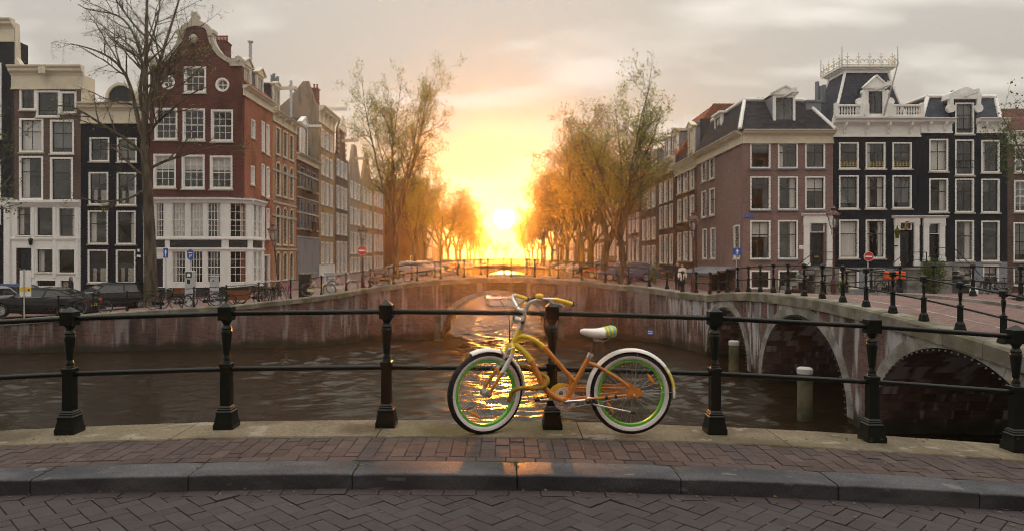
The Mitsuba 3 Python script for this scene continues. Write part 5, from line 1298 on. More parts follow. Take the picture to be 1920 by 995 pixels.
def ring(prof, n=72, a0=0.0, a1=2 * np.pi):
    """A profile (radius, y) turned about the y axis, from a0 to a1 (0 = +x, quarter turn = up)."""
    prof = np.asarray(prof, float); full = abs(a1 - a0 - 2 * np.pi) < 1e-6
    a = np.linspace(a0, a1, n + (0 if full else 1), endpoint=not full); k, m = len(prof), len(a)
    v = np.stack([np.cos(a)[:, None] * prof[:, 0], np.repeat(prof[None, :, 1], m, 0), np.sin(a)[:, None] * prof[:, 0]], -1).reshape(-1, 3)
    f = [[i * k + j, i * k + j + 1, ((i + 1) % m) * k + j + 1, ((i + 1) % m) * k + j] for i in range(m if full else m - 1) for j in range(k - 1)]
    return MB().add(v, f)
RW = .656 / 2
def wheel(parent, M, spokes=36, valve=None):
    ph = np.linspace(-1, 1, 13); rt = .033; Rc = RW - rt
    arc = lambda a0, a1, n: [(Rc + rt * math.cos(t), rt * math.sin(t)) for t in np.linspace(a0, a1, n)]
    k = put(parent + '__wheel', ring([(.246, -.017), (.246, .017), (.252, .020), (.264, .019), (.264, -.019), (.252, -.020), (.246, -.017)]), 'rim_green', 40, xf=M, label='wheel with green rim and white-walled tyre' if False else None)
    put(k + '__tyre', ring(arc(-1.5, 1.5, 17)), 'tyre_black', True, xf=M)
    for s in (1, -1): put(k + '__whitewall', ring(arc(s * 1.5, s * 3.0, 9)), 'whitewall', True, xf=M)
    put(k + '__hub', MB().lathe([(.012, -.06), (.03, -.055), (.032, -.04), (.02, -.035), (.018, 0), (.02, .035), (.032, .04), (.03, .055), (.012, .06)], 16, F=Frame((0, 0, 0), (1, 0, 0), (0, 0, 1), (0, 1, 0))), 'steel', 40, xf=M)
    for i in range(spokes):
        a = 2 * np.pi * i / spokes; s = 1 if i % 2 else -1; b = a + (.75 if (i // 2) % 2 else -.75)
        put(k + '__spoke', MB().tube([(.03 * math.cos(b), s * .04, .03 * math.sin(b)), (.245 * math.cos(a), s * .004, .245 * math.sin(a))], .0013, 4, caps=False), 'steel', True, xf=M)
    if valve is not None: put(k + '__valve', MB().tube([(.245 * math.cos(valve), 0, .245 * math.sin(valve)), (.21 * math.cos(valve), 0, .21 * math.sin(valve))], .004, 6), 'rubber', True, xf=M)
    return k
def reflector(k, M, r, a, tilt):
    c = np.array([r * math.cos(a), -.012, r * math.sin(a)]); e = np.array([math.cos(tilt), 0, math.sin(tilt)]); g = np.array([-e[2], 0, e[0]])
    m = trimesh.creation.icosphere(2); v = np.asarray(m.vertices)
    v = c + v[:, :1] * e * .052 + v[:, 1:2] * np.array([0, .006, 0]) + v[:, 2:] * g * .0125
    put(k + '__reflector', MB().add(v, m.faces), 'reflector_amber', True, xf=M)

bike = thing('bicycle', 'yellow and orange beach cruiser bicycle with green rims leaning on the railing', 'bicycle')
TH = math.radians(27)
left = np.array([math.sin(TH), -math.cos(TH), 0]); back = np.array([math.cos(TH), math.sin(TH), 0])
FC, RC = bp(910.5, 735.5), bp(1182.6, 735.5)
MF = T().translate(list(FC)).rotate([0, 0, 1], math.degrees(TH)); MR = T().translate(list(RC))
kf = wheel(bike, MF, valve=-.62); kr = wheel(bike, MR)
reflector(kf, MF, .19, -2.15, -.5); reflector(kf, MF, .20, 1.05, -.75)
reflector(kr, MR, .195, .62, -.95); reflector(kr, MR, .20, -2.55, -1.05)
# fenders
def fender(name, M, a0, a1, R=RW + .017, w=.036, bs='bike_white', parent=bike):
    prof = [(R - .012, -w), (R + .002, -w * .85), (R + .010, -w * .4), (R + .012, 0), (R + .010, w * .4), (R + .002, w * .85), (R - .012, w)]
    prof2 = prof + [(r - .004, y * .97) for r, y in prof[::-1]] + prof[:1]
    return put(f'{parent}__{name}', ring(prof2, 44, a0, a1), bs, 50, xf=M)
fd = fender('fender', MF, math.radians(-8), math.radians(113)); fr_ = fender('fender', MR, math.radians(38), math.radians(187)); fender('fender_end', MR, math.radians(-6), math.radians(37.6), bs='fender_pattern', parent=fr_)
st = MB()
for a, s in ((82, 1), (82, -1), (2, 1), (2, -1)):
    st.tube([(.01, s * .062, 0), ((RW + .012) * math.cos(math.radians(a)), s * .036, (RW + .012) * math.sin(math.radians(a)))], .002, 5)
put(fr_ + '__stays', st, 'steel', True, xf=MR)
# fork: crown, two legs in line with the turned wheel
CR = bp(957.5, 651)
fk = MB()
for s in (1, -1):
    o = left * .052 * s
    top_, bot = CR + o * .9 + [0, 0, -.0], FC + left * .062 * s
    d = (bot - top_); mid = top_ + d * .45 + back * .018 * 1
    fk.tube(spline([CR + o * .3 + [0, 0, .03], top_ + [0, 0, -.01], top_ * .72 + bot * .28 + back * .02, top_ * .4 + bot * .6 + back * .012, bot], 14), [.017] * 4 + list(np.linspace(.017, .0115, 10)), 12)
kfk = put(bike + '__fork', fk, 'fork_paint', True)
put(kfk + '__axle_nut', MB().tube([FC - left * .085, FC + left * .085], .008, 8), 'chrome', True)
put(kfk + '__brake', MB().tube(spline([CR + left * .07 + [0, 0, .01], CR + left * .06 - back * .05 + [0, 0, -.01], CR + left * .035 - back * .03 + [0, 0, -.075]], 9), .006, 6).tube(spline([CR - left * .07 + [0, 0, .01], CR - left * .06 - back * .05 + [0, 0, -.01], CR - left * .035 - back * .03 + [0, 0, -.075]], 9), .006, 6), 'chrome', True)
# frame
def tubes(*items):
    m = MB()
    for pts, r, n in items: m.tube(spline(pts, n) if len(pts) > 2 else np.asarray(pts), r, 14)
    return m
HT, HB = bp(973.5, 620), bp(960, 648)
BBp = bp(1059.5, 749.3); SC = bp(1104.5, 668); DO = lambda s: bp(1180, 736, s * .062)
tt = spline([bp(969, 631), bp(980, 629.5), bp(995, 633.5), bp(1015.4, 646), bp(1033, 664), bp(1050, 684), bp(1079, 715)], 40)
dt = spline([bp(960, 642), bp(968, 647), bp(980, 656.7), bp(993.5, 672), bp(1003, 690), bp(1011, 707), bp(1022, 727), bp(1038, 741.5), bp(1058, 749.5)], 44)
m = MB(); m.tube(tt[15:], .0185, 14); m.tube(dt[14:], .0235, 14)
m.tube([SC + (SC - BBp) * .02, BBp], .0185, 14)
m.tube([bp(1059.5, 749.3, -.045), bp(1059.5, 749.3, .045)], .026, 16)
for s in (-1, 1):
    m.tube(spline([bp(1103, 679, s * .014), bp(1122, 686, s * .03), bp(1141, 697, s * .047), bp(1160, 709, s * .058), bp(1176, 722, s * .062)], 20), np.linspace(.0135, .0105, 20), 10)
    m.tube(spline([bp(1062, 749, s * .02), bp(1085, 747.5, s * .045), bp(1120, 743, s * .056), bp(1150, 739.5, s * .062), bp(1172, 737.5, s * .062)], 20), np.linspace(.0125, .0105, 20), 10)
    # drop-out plate
    pl = sg.Polygon([(bp(x, y)[0], bp(x, y)[2]) for x, y in ((1168, 718), (1176, 717), (1186, 721), (1192, 727), (1203, 731), (1201, 736), (1191, 741), (1176, 742), (1170, 736), (1176, 729))]).buffer(.004)
    m.poly(pl, YB + s * .062 - .004, YB + s * .062 + .004)
pg = sg.Polygon([(bp(x, y)[0], bp(x, y)[2]) for x, y in ((1066, 708), (1073, 708), (1083, 719), (1076, 733), (1068, 747), (1061, 744), (1064, 735), (1067, 722))])
m.poly(pg, YB - .009, YB + .009)
kfr = put(bike + '__frame', m, 'bike_orange', 50)
m = MB(); m.tube(tt[:16], .0192, 14); m.tube(dt[:15], .0242, 14); m.tube([HT + (HT - HB) * .08, HB - (HT - HB) * .1], .0225, 16)
pg = sg.Polygon([(bp(x, y)[0], bp(x, y)[2]) for x, y in ((969, 632), (992, 633), (1000, 637), (982, 638), (972, 643), (966, 645))])
m.poly(pg, YB - .008, YB + .008)
put(kfr + '__head_section', m, 'bike_yellow', 50)
for a_, b_ in ((HT + (HT - HB) * .1, HT + (HT - HB) * .28), (HB - (HT - HB) * .12, HB - (HT - HB) * .25)): put(kfr + '__headset', MB().tube([a_, b_], .0245, 14), 'chrome', 40)
bands = MB()
for x, y, dy in ((1135, 741.4, -.059), (1152, 739.6, -.062)):
    bands.tube([bp(x - 2.2, y + .3, dy), bp(x + 2.2, y - .3, dy)], .0145, 10)
put(kfr + '__clip', bands, 'rubber', 40)
put(kfr + '__axle_nut', MB().tube([bp(1182.6, 735.5, -.085), bp(1182.6, 735.5, .085)], .011, 8).ball(bp(1185.5, 736.5, -.082), .009, 1), 'chrome', 40)
# chain guard and chain set on the far side
gd = sg.Polygon([(bp(x, y)[0], bp(x, y)[2]) for x, y in ((1062, 724), (1172, 721), (1174, 728), (1170, 735), (1062, 737))])
put(bike + '__chain_guard', MB().poly(gd, YB + .055, YB + .062), 'bike_orange', 40)
disc = sg.Point(bp(1054, 745)[0], bp(1054, 745)[2]).buffer(.105, 24).difference(sg.box(-9, bp(0, 752)[2] - 9, 9, bp(0, 752)[2])).difference(sg.Point(bp(1059, 748)[0], bp(1059, 748)[2]).buffer(.062, 20))
put(bike + '__chain_guard__disc', MB().poly(disc, YB + .063, YB + .068), 'bike_yellow', 40)
cc = bp(1059.5, 749.3)
cr_ = sg.Point(cc[0], cc[2]).buffer(.088, 40)
teeth = unary_union([sg.Point(cc[0] + .09 * math.cos(a), cc[2] + .09 * math.sin(a)).buffer(.0035, 3) for a in np.linspace(0, 2 * np.pi, 44, endpoint=False)])
cr_ = cr_.union(teeth)
for i in range(6):
    a = i * np.pi / 3; cr_ = cr_.difference(sg.Point(cc[0] + .055 * math.cos(a), cc[2] + .055 * math.sin(a)).buffer(.019, 10))
put(bike + '__chainring', MB().poly(cr_, YB + .044, YB + .049), 'whitewall', 40)
put(bike + '__chain', MB().tube([bp(1059, 769.5, .047), bp(1120, 756, .047), bp(1182, 745, .047)], .004, 5).tube([bp(1059, 728.5, .05), bp(1182, 727, .05)], .004, 5), 'steel', True)
m = MB(); m.tube([bp(1059.5, 749.3, -.07), bp(1059.5, 749.3, .07)], .017, 14)
cd = np.array([bp(1105, 744.5)[0] - cc[0], 0, bp(1105, 744.5)[2] - cc[2]])
m.tube([cc + [0, -.062, 0], cc + cd * .5 + [0, -.072, 0], cc + cd + [0, -.08, 0]], [.013, .011, .010], 10)
m.tube([cc + [0, .066, 0], cc - cd * .5 + [0, .075, 0], cc - cd + [0, .085, 0]], [.013, .011, .010], 10)
kcr = put(bike + '__crank', m, 'chrome', True)
for s, c in ((-1, cc + cd), (1, cc - cd)):
    c = c + np.array([0, s * .135, 0])
    q = MB().tube([c - [0, s * .055, 0], c + [0, s * .04, 0]], .008, 8)
    for dx in (-.034, .034): q.cbox(c[0] + dx - .010, c[0] + dx + .010, c[1] - .045, c[1] + .045, c[2] - .012, c[2] + .012, .004)
    for dy in (-.045, .037): q.box(c[0] - .04, c[0] + .04, c[1] + dy, c[1] + dy + .008, c[2] - .008, c[2] + .008)
    put(kcr + '__pedal', q, 'rubber')
kks = put(bike + '__kickstand', MB().tube([bp(1107, 751, -.035), bp(1112, 754, -.07), bp(1181, 767.5, -.085)], [.009, .008, .006], 8).cbox(*(lambda c: (c[0] - .03, c[0] + .03, c[1] - .02, c[1] + .02, c[2] - .02, c[2] + .02))(bp(1106, 747, -.02)), .005), 'chrome', 40)
put(kks + '__foot', MB().tube([bp(1179, 767, -.085), bp(1186, 768.6, -.085)], .011, 8), 'rubber', True)
# seat post, saddle
put(bike + '__seat_post', MB().tube([SC, bp(1113.5, 649)], .0125, 12).tube([bp(1113, 650), bp(1117.5, 637)], .011, 10), 'leather_brown', 40)
put(bike + '__seat_clamp', MB().tube([bp(1104, 669.5), bp(1107.5, 660.5)], .021, 14).tube([bp(1108, 664, -.02), bp(1112, 666.5, -.028)], .008, 8), 'chrome', 40)
def loft(secs, n=20, p=2.4):
    """secs: (x, half width, z top, z bottom, y)."""
    v = []; a = np.arange(n) * 2 * np.pi / n
    c, s = np.cos(a), np.sin(a); ex = 2 / p
    for x, w, zt, zb, y in secs:
        v.append(np.stack([np.full(n, x), y + w * np.sign(c) * np.abs(c) ** ex, (zt + zb) / 2 + (zt - zb) / 2 * np.sign(s) * np.abs(s) ** ex], 1))
    k = len(secs); f = [[i * n + j, i * n + (j + 1) % n, (i + 1) * n + (j + 1) % n, (i + 1) * n + j] for i in range(k - 1) for j in range(n)]
    m = MB().add(np.vstack(v), f)
    for e in (0, k - 1): m.add(v[e], [[0, j, j + 1] for j in range(1, n - 1)])
    return m
def sec(px, w, yt, yb): a = bp(px, yt); return (a[0], w, a[2], bp(px, yb)[2], YB)
S1 = [sec(1087.5, .008, 618.5, 623), sec(1090, .024, 616, 625.5), sec(1096, .032, 615, 628), sec(1106, .042, 615.3, 631), sec(1116, .062, 615.2, 632.5), sec(1124, .085, 614.5, 633), sec(1131, .098, 613.2, 633)]
S2 = [sec(1131.2, .0985, 613.2, 633), sec(1139, .108, 611, 632.5), sec(1146, .110, 609.6, 631.5), sec(1151, .102, 609.8, 630), sec(1153.5, .085, 611.5, 628)]
ks = put(bike + '__saddle', loft(S1), 'bike_white', True); put(ks + '__back_panel', loft(S2), 'saddle_stripes', True)
put(ks + '__springs', MB().tube(spline([bp(1118, 636, -.03), bp(1130, 637, -.05), bp(1142, 632, -.055)], 8), .005, 6).tube(spline([bp(1118, 636, .03), bp(1130, 637, .05), bp(1142, 632, .055)], 8), .005, 6).tube([bp(1113, 637), bp(1119, 635)], .02, 10), 'steel', True)
put(bike + '__saddle_bag', MB().hull(np.array([bp(x, y, d) for x, y in ((1129, 633), (1144, 632), (1142, 641), (1137, 652), (1133, 651)) for d in (-.045, .045)])), 'leather_brown')
# stem, handlebar
CL = bp(980.5, 581)
ks_ = put(bike + '__stem', MB().tube([bp(973.5, 620), bp(976, 612)], .013, 12).tube([bp(975, 614.5), bp(983.5, 596), bp(984.5, 590), bp(980.5, 580)], [.0125, .0125, .013, .016], 12).tube([CL - left * .03, CL + left * .03], .02, 12), 'chrome', 50)
for nm in ('handlebar',):
    side = [(0, 0, 0), (.05, .0, .0), (.10, -.012, .045), (.17, .0, .085), (.26, .045, .103), (.325, .105, .100), (.35, .165, .085), (.358, .245, .062)]
    full_ = [CL - left * a + back * b + [0, 0, c] for a, b, c in side[::-1]] + [CL + left * a + back * b + [0, 0, c] for a, b, c in side[1:]]
    hp_ = spline(full_, 70)
    hb = put(bike + '__handlebar', MB().tube(hp_, .0112, 12), 'chrome', True)
for rng in (hp_[:11], hp_[-11:]): put(hb + '__grip', MB().tube(rng, .0172, 12), 'bike_yellow', 50)
for rng in (hp_[:2], hp_[-2:]): put(hb + '__grip_end', MB().tube(rng + (rng[1] - rng[0]) * (.0), .0185, 12), 'rubber', 50)
put(hb + '__bell', MB().lathe([(.028, .0), (.031, .01), (.031, .022), (.022, .032), (.0, .034)], 16, hp_[-19] + [0, 0, .012]), 'bike_yellow', 40)
for s, e in ((1, -13), (-1, 12)):
    b0 = hp_[e]; put(hb + '__brake_lever', MB().tube(spline([b0 + [0, 0, -.012], b0 + left * s * .02 + back * .03 + [0, 0, -.032], b0 + left * s * .02 + back * .08 + [0, 0, -.042], b0 + left * s * .015 + back * .115 + [0, 0, -.062]], 10), [.009] * 3 + [.006] * 7, 7).tube([b0 - back * .012 + [0, 0, -.004], b0 + back * .012 + [0, 0, -.004]], .016, 10), 'chrome', 50)
ca = MB()
n1, n2 = hp_[-14], hp_[13]
ca.tube(spline([n1 + [0, 0, -.02], n1 - back * .10 - left * .10 + [0, 0, .0], CL - back * .10 + left * .05 + [0, 0, -.0], bp(962, 600, -.05), bp(956, 622, -.03), bp(958, 648, -.02)], 26), .003, 6)
ca.tube(spline([n2 + [0, 0, -.02], n2 - back * .12 + [0, 0, -.03], bp(953.5, 590, .05), bp(955, 620, .03), bp(959, 646, .02)], 24), .003, 6)
put(hb + '__cables', ca, 'rubber', True)
lt_ = put(bike + '__front_lamp', MB().lathe([(.006, -.03), (.024, -.02), (.029, 0), (.029, .012), (.02, .018), (.0, .02)], 16, F=Frame(bp(970, 599, -.01), left, [0, 0, 1], -back)), 'chrome', 40)
put(lt_ + '__bracket', MB().tube([bp(972, 601), bp(979, 604.5)], .010, 8).tube([bp(979, 601), bp(981, 606)], .018, 10), 'rubber', 40)
# the cloth-sleeved chain lock
lock = thing('bicycle_lock', 'mustard cloth covered chain lock looped round the bicycle frame and front wheel', 'lock')
lp = spline([bp(976, 686.5, .03), bp(990, 689.5, .045), bp(1004, 698, .05), bp(1018, 703.5, .03), bp(1027, 710, -.012), bp(1022, 720, -.04), bp(1008, 725.5, -.045), bp(992, 725, -.05), bp(976, 724, -.06), bp(964, 728, -.06), bp(957.5, 737, -.045), bp(953.5, 750, -.03)], 60)
put(lock + '__sleeve', MB().tube(lp, .0165 + .0025 * np.sin(np.arange(60) * 1.9) + .0015 * np.sin(np.arange(60) * 4.1), 12), 'lock_cloth', True)
put(lock + '__padlock', MB().hull(np.array([bp(x, y, d) for x, y in ((954.5, 752), (957, 754), (968, 735), (965, 733)) for d in (-.072, -.04)])), 'chrome')
# ------------------------------------------------------------------ trees
class Tree:
    """Limbs grown level by level; twigs end in leaves."""
    def __init__(s, seed): s.r = np.random.default_rng(seed); s.wood, s.leafpts = MB(), []
    def limb(s, p, d, L, r0, r1, lift=.0, wob=.12, n=None):
        n = n or max(3, int(L / .55) + 2)
        pts = [np.array(p, float)]; d = np.array(d, float) / np.linalg.norm(d)
        for i in range(n - 1):
            d = d + s.r.normal(0, wob, 3) + np.array([0, 0, lift]); d /= np.linalg.norm(d)
            pts.append(pts[-1] + d * L / (n - 1))
        return np.array(pts)
    def side(s, d, ang):
        a = np.cross(d, s.r.normal(0, 1, 3)); a /= np.linalg.norm(a) + 1e-9
        return d * math.cos(ang) + a * math.sin(ang)
    def grow(s, pts, r0, r1, level, P):
        """Draw one limb, then its side shoots by the level's rule P[level] = (count per metre, length share, angle, first share, sides, lift)."""
        sides = P['sides'][min(level, len(P['sides']) - 1)]
        s.wood.tube(pts, np.linspace(r0, r1, len(pts)), sides, caps=level < 2)
        L = cum(pts)[-1]
        if level >= P['levels']:
            m = max(1, int(P['leaves'] * L + s.r.random()))
            for q in along(pts, s.r.uniform(.15 * L, L, m)): s.leafpts.append(q + s.r.normal(0, P.get('spread', .12), 3))
            return
        dens, share, ang, first, lift = P['rule'][level]
        n = max(2, int(round(dens * L * (1 - first))))
        for q in np.sort(s.r.uniform(first, 1, n)) * L:
            t = along(pts, np.array([max(0, q - .1), min(L, q + .1)])); d = t[1] - t[0]; d /= np.linalg.norm(d) + 1e-9
            rr = r0 + (r1 - r0) * q / L
            l = L * share * (1.15 - .65 * q / L) * s.r.uniform(.65, 1.2)
            l = min(l, P['lmax'][level]); l = max(l, .3)
            c = s.limb(along(pts, np.array([q]))[0], s.side(d, ang * s.r.uniform(.7, 1.25)), l, 0, 0, lift, .13)
            s.grow(c, min(rr * .62, P['rmax'][level]), max(.006, min(rr * .62, P['rmax'][level]) * .3), level + 1, P)
    def leaves(s, size, droop=.3, keep=1.0):
        pts = np.array(s.leafpts); 
        if keep < 1: pts = pts[s.r.random(len(pts)) < keep]
        n = len(pts); d = s.r.normal(0, 1, (n, 3)); d[:, 2] -= droop; d /= np.linalg.norm(d, axis=1, keepdims=True)
        w = np.cross(d, s.r.normal(0, 1, (n, 3))); w /= np.linalg.norm(w, axis=1, keepdims=True)
        L = size * s.r.uniform(.6, 1.35, (n, 1)); nn = np.cross(d, w)
        v = np.stack([pts, pts + d * L * .5 + w * L * .36 + nn * L * .06, pts + d * L, pts + d * L * .5 - w * L * .36 + nn * L * .06], 1).reshape(-1, 3)
        i = np.arange(n)[:, None] * 4
        return MB().add(v, np.vstack([i + [0, 1, 2], i + [0, 2, 3]]))

ELM = dict(levels=3, rule=[(1.05, .40, .72, .2, .04), (1.75, .45, .75, .12, .01), (2.6, .5, .8, .1, .0)], lmax=[4.4, 2.1, 1.0], rmax=[.09, .036, .014], sides=[7, 5, 4, 3], leaves=19, spread=.24)
def vase(seed, H, r, fork, nl, lean, P, spread=.5):
    """A street elm: short bole, several upright limbs fanning out."""
    t = Tree(seed); rn = t.r
    bole = np.array([[0, 0, -.4], [0, 0, .15], [rn.normal(0, .05), rn.normal(0, .05), fork * .5], [rn.normal(0, .1), rn.normal(0, .1), fork]])
    t.wood.tube(spline(bole, 9), np.array([1.5, 1.15, 1.0, .95, .9, .88, .87, .87, .9]) * r, 10)
    for i in range(nl):
        a = 2 * np.pi * (i + rn.uniform(-.25, .25)) / nl; tilt = lean * rn.uniform(.45, 1.25) * (0.25 if i == 0 else 1)
        d = np.array([math.cos(a) * math.sin(tilt), math.sin(a) * math.sin(tilt), math.cos(tilt)])
        L = (H - fork) * rn.uniform(.82, 1.0) / max(math.cos(tilt), .7) * (1 if tilt < .35 else .9)
        pts = t.limb(bole[-1] + [0, 0, -.15 - .5 * rn.random()], d, L, 0, 0, .022, .055, 14)
        t.grow(pts, r * (.62 if i == 0 else rn.uniform(.38, .52)), .02, 0, P)
    return t
def tree(label, cat_group, wood, leaf, lm, xf, name='elm_tree'):
    k = thing(name, label, 'tree', cat_group)
    put(k + '__trunk', wood, 'bark', xf=xf)
    if leaf is not None: put(k + '__crown', leaf, lm, xf=xf)
    return k
def at(x, y, z, rot, sc=1.0, sz=None): return T().translate([x, y, z]).rotate([0, 0, 1], rot).scale([sc, sc, sz or sc])
def gz(x, y): return float(zleft(np.array([x]), np.array([y]))[0]) if x < 0 else float(zrightland(x, y))

# the two big leafy trees by the far bridge
tR = vase(21, 17.0, .30, 3.6, 7, .46, ELM)
tL = vase(8, 20.3, .36, 4.2, 7, .40, {**ELM, 'leaves': 19})
tM = vase(33, 16.0, .28, 3.8, 5, .34, {**ELM, 'levels': 2, 'rule': [(1.1, .36, .62, .22, .05), (2.2, .42, .7, .12, .02)], 'leaves': 26, 'spread': .3, 'rmax': [.07, .02], 'sides': [6, 4, 3]})
W = {}
for n_, t_, s_ in (('R', tR, .15), ('L', tL, .15), ('M', tM, .19)):
    W[n_] = (mikit.ply(t_.wood.mesh(), 'bark', smooth=False), mikit.ply(t_.leaves(s_).mesh(), 'leaf_spring', smooth=False))
print('leaf counts', len(tR.leafpts), len(tL.leafpts), len(tM.leafpts))
tree('tall elm with sparse yellow-green spring leaves, nearest tree on the right quay', None, *W['R'], 'leaf_spring', at(8.75, 50, gz(8.7, 50), 20, .86, .90))
tree('tall elm with sparse green spring leaves beside the dark projecting block, left quay', None, *W['L'], 'leaf_spring', at(-9.5, 60, gz(-9.5, 60), 75, .74, .97))
tr = np.random.default_rng(4)
for i, D in enumerate((57, 64.5, 72, 80, 89, 99, 110, 123, 138, 155, 175, 200, 230, 265)):
    tree(f'golden backlit tree, {ORD[i]} behind the biggest right tree in the quay row', 'trees in the row along the right quay', *W['R' if i < 2 else 'M'], 'leaf_gold', at(8.5 + tr.normal(0, .15), D, gz(8.7, D), tr.uniform(0, 360), tr.uniform(1.0, 1.2), tr.uniform(.86, 1.0)))
for i, D in enumerate((70, 80)):
    tree(('slender leaning elm just right of the tallest left tree', 'slender elm second right of the tallest left tree, in the glow')[i], None, *W['M'], 'leaf_spring', at(-9.2, D, gz(-9.4, D), 140 + 70 * i, .82 - .08 * i))
for i, D in enumerate((93, 106, 120, 136, 154, 176, 205, 240, 280)):
    tree(f'golden backlit tree, {ORD[i]} in the row beyond the dark block, left quay', 'trees in the row along the left quay', *W['M'], 'leaf_gold', at(-8.6 + tr.normal(0, .2), D, gz(-9, D), tr.uniform(0, 360), tr.uniform(.98, 1.15), tr.uniform(.74, .88)))
for i in range(11):
    tree('tree closing the view at the far end of the canal', 'trees at the far end of the canal', *W['M'], 'leaf_gold', at(-38 + 8 * i + tr.normal(0, 1), 330 + tr.uniform(-14, 14) if abs(-38 + 8 * i) > 6.6 else 432, -.2, tr.uniform(0, 360), tr.uniform(.6, .9)))

# the bare tree on the left quay, its main limbs drawn one by one
YT = 38.0
bt = Tree(77)
def limbpx(pts, dy): 
    q = spline([P(x, y, YT) for x, y in pts], 16); q[:, 1] += np.linspace(0, 1, 16) ** 1.2 * dy; return q
BP = dict(levels=4, rule=[(1.15, .45, .75, .10, .02), (1.75, .48, .75, .10, .01), (2.3, .55, .7, .1, .0), (2.2, .55, .7, .1, .0)], lmax=[4.6, 2.6, 1.4, .8], rmax=[.065, .03, .016, .010], sides=[7, 5, 4, 3, 3], leaves=.4)
trunk = spline([P(x, y, YT) for x, y in ((283, 590), (283, 565), (282, 480), (279, 400), (275, 330), (271, 270))], 14)
bt.wood.tube(trunk, np.r_[.52, .40, .36, np.linspace(.33, .22, 11)], 12)
for pts, r, dy in (([(271, 275), (274, 200), (279, 120), (284, 40), (292, -60)], .26, -.8), ([(273, 230), (283, 150), (300, 70), (318, -20), (330, -90)], .16, 1.6),
                   ([(270, 262), (248, 190), (215, 120), (165, 88), (110, 72)], .17, 1.0), ([(270, 215), (255, 120), (262, 40), (255, -50)], .14, 2.6),
                   ([(275, 300), (240, 262), (200, 235), (165, 212), (120, 216)], .13, -1.5),
                   ([(271, 180), (246, 70), (205, 20), (150, 5), (115, -10)], .13, 1.5), ([(272, 290), (300, 235), (330, 215), (372, 190), (410, 178)], .14, -1.6),
                   ([(276, 320), (310, 300), (350, 285), (400, 270), (450, 272)], .11, 1.3), ([(277, 350), (250, 372), (215, 380), (170, 372)], .10, -1.6),
                   ([(274, 330), (225, 300), (180, 268), (140, 258)], .10, 2.4), ([(270, 240), (290, 120), (318, 60), (350, 20)], .12, 2.2)):
    bt.grow(limbpx(pts, dy), r * .78, .025, 0, BP)
tree('large bare tree with spreading dark branches in front of the black and red houses', None, mikit.ply(bt.wood.mesh(), 'bark'), mikit.ply(bt.leaves(.10).mesh(), 'leaf_spring'), 'leaf_spring', T(), 'bare_tree')
print('bare wood tris', len(bt.wood.mesh().faces), [len(t.wood.mesh().faces) for t in (tR, tL, tM)])
# trees whose branches only reach into the frame at the two sides
te = vase(51, 14.5, .28, 3.0, 7, .62, {**ELM, 'leaves': 14})
ew, el = mikit.ply(te.wood.mesh(), 'bark'), mikit.ply(te.leaves(.17).mesh(), 'leaf_dark')
tree('green-leaved tree reaching in from the right edge before the brown house', None, ew, el, 'leaf_dark', at(28.7, 33.5, -.1, 40, .72), 'leafy_tree')
tree('green leafy tree whose twig tips show at the left edge of the photo', None, ew, mikit.ply(te.leaves(.17, keep=.5).mesh(), 'leaf_dark'), 'leaf_dark', at(-29.3, 34.5, -1.3, 200, .78), 'leafy_tree')
# ------------------------------------------------------------------ street furniture
plain('lamp_glass', (0.50, 0.50, 0.47), 0.15, 0.5)
plain('car_black', (0.006, 0.007, 0.010), 0.15, 0.35, clearcoat=0.4)
plain('car_silver', (0.40, 0.41, 0.42), 0.25, 0.5, 0.5, clearcoat=1.0)
plain('car_white', (0.7, 0.7, 0.7), 0.2, 0.5, clearcoat=1.0)
plain('car_red', (0.30, 0.03, 0.025), 0.2, 0.5, clearcoat=1.0)
plain('car_blue', (0.04, 0.07, 0.16), 0.2, 0.5, clearcoat=1.0)
plain('car_glass', (0.015, 0.018, 0.02), 0.04, 0.8)
plain('tail_red', (0.5, 0.02, 0.02), 0.15, 0.6)
plain('frame_cream', (0.62, 0.58, 0.40), 0.35, 0.5)
plain('frame_pink', (0.5, 0.05, 0.16), 0.35, 0.5)
plain('frame_green', (0.03, 0.08, 0.05), 0.35, 0.5)
plain('wood_brown', (0.20, 0.075, 0.035), 0.6, 0.3)
plain('orange_cover', (0.72, 0.10, 0.015), 0.5, 0.4)
plain('pile_wood', mikit.proc(stone_fn((0.05, 0.05, 0.03), (0.12, 0.11, 0.07), 0.8)), 0.9, 0.2)
plain('skin', (0.45, 0.27, 0.19), 0.6, 0.3)
plain('hair_brown', (0.10, 0.05, 0.025), 0.6, 0.3)
plain('coat_white', (0.66, 0.62, 0.58), 0.8, 0.2)
plain('coat_dark', (0.025, 0.025, 0.03), 0.8, 0.2)

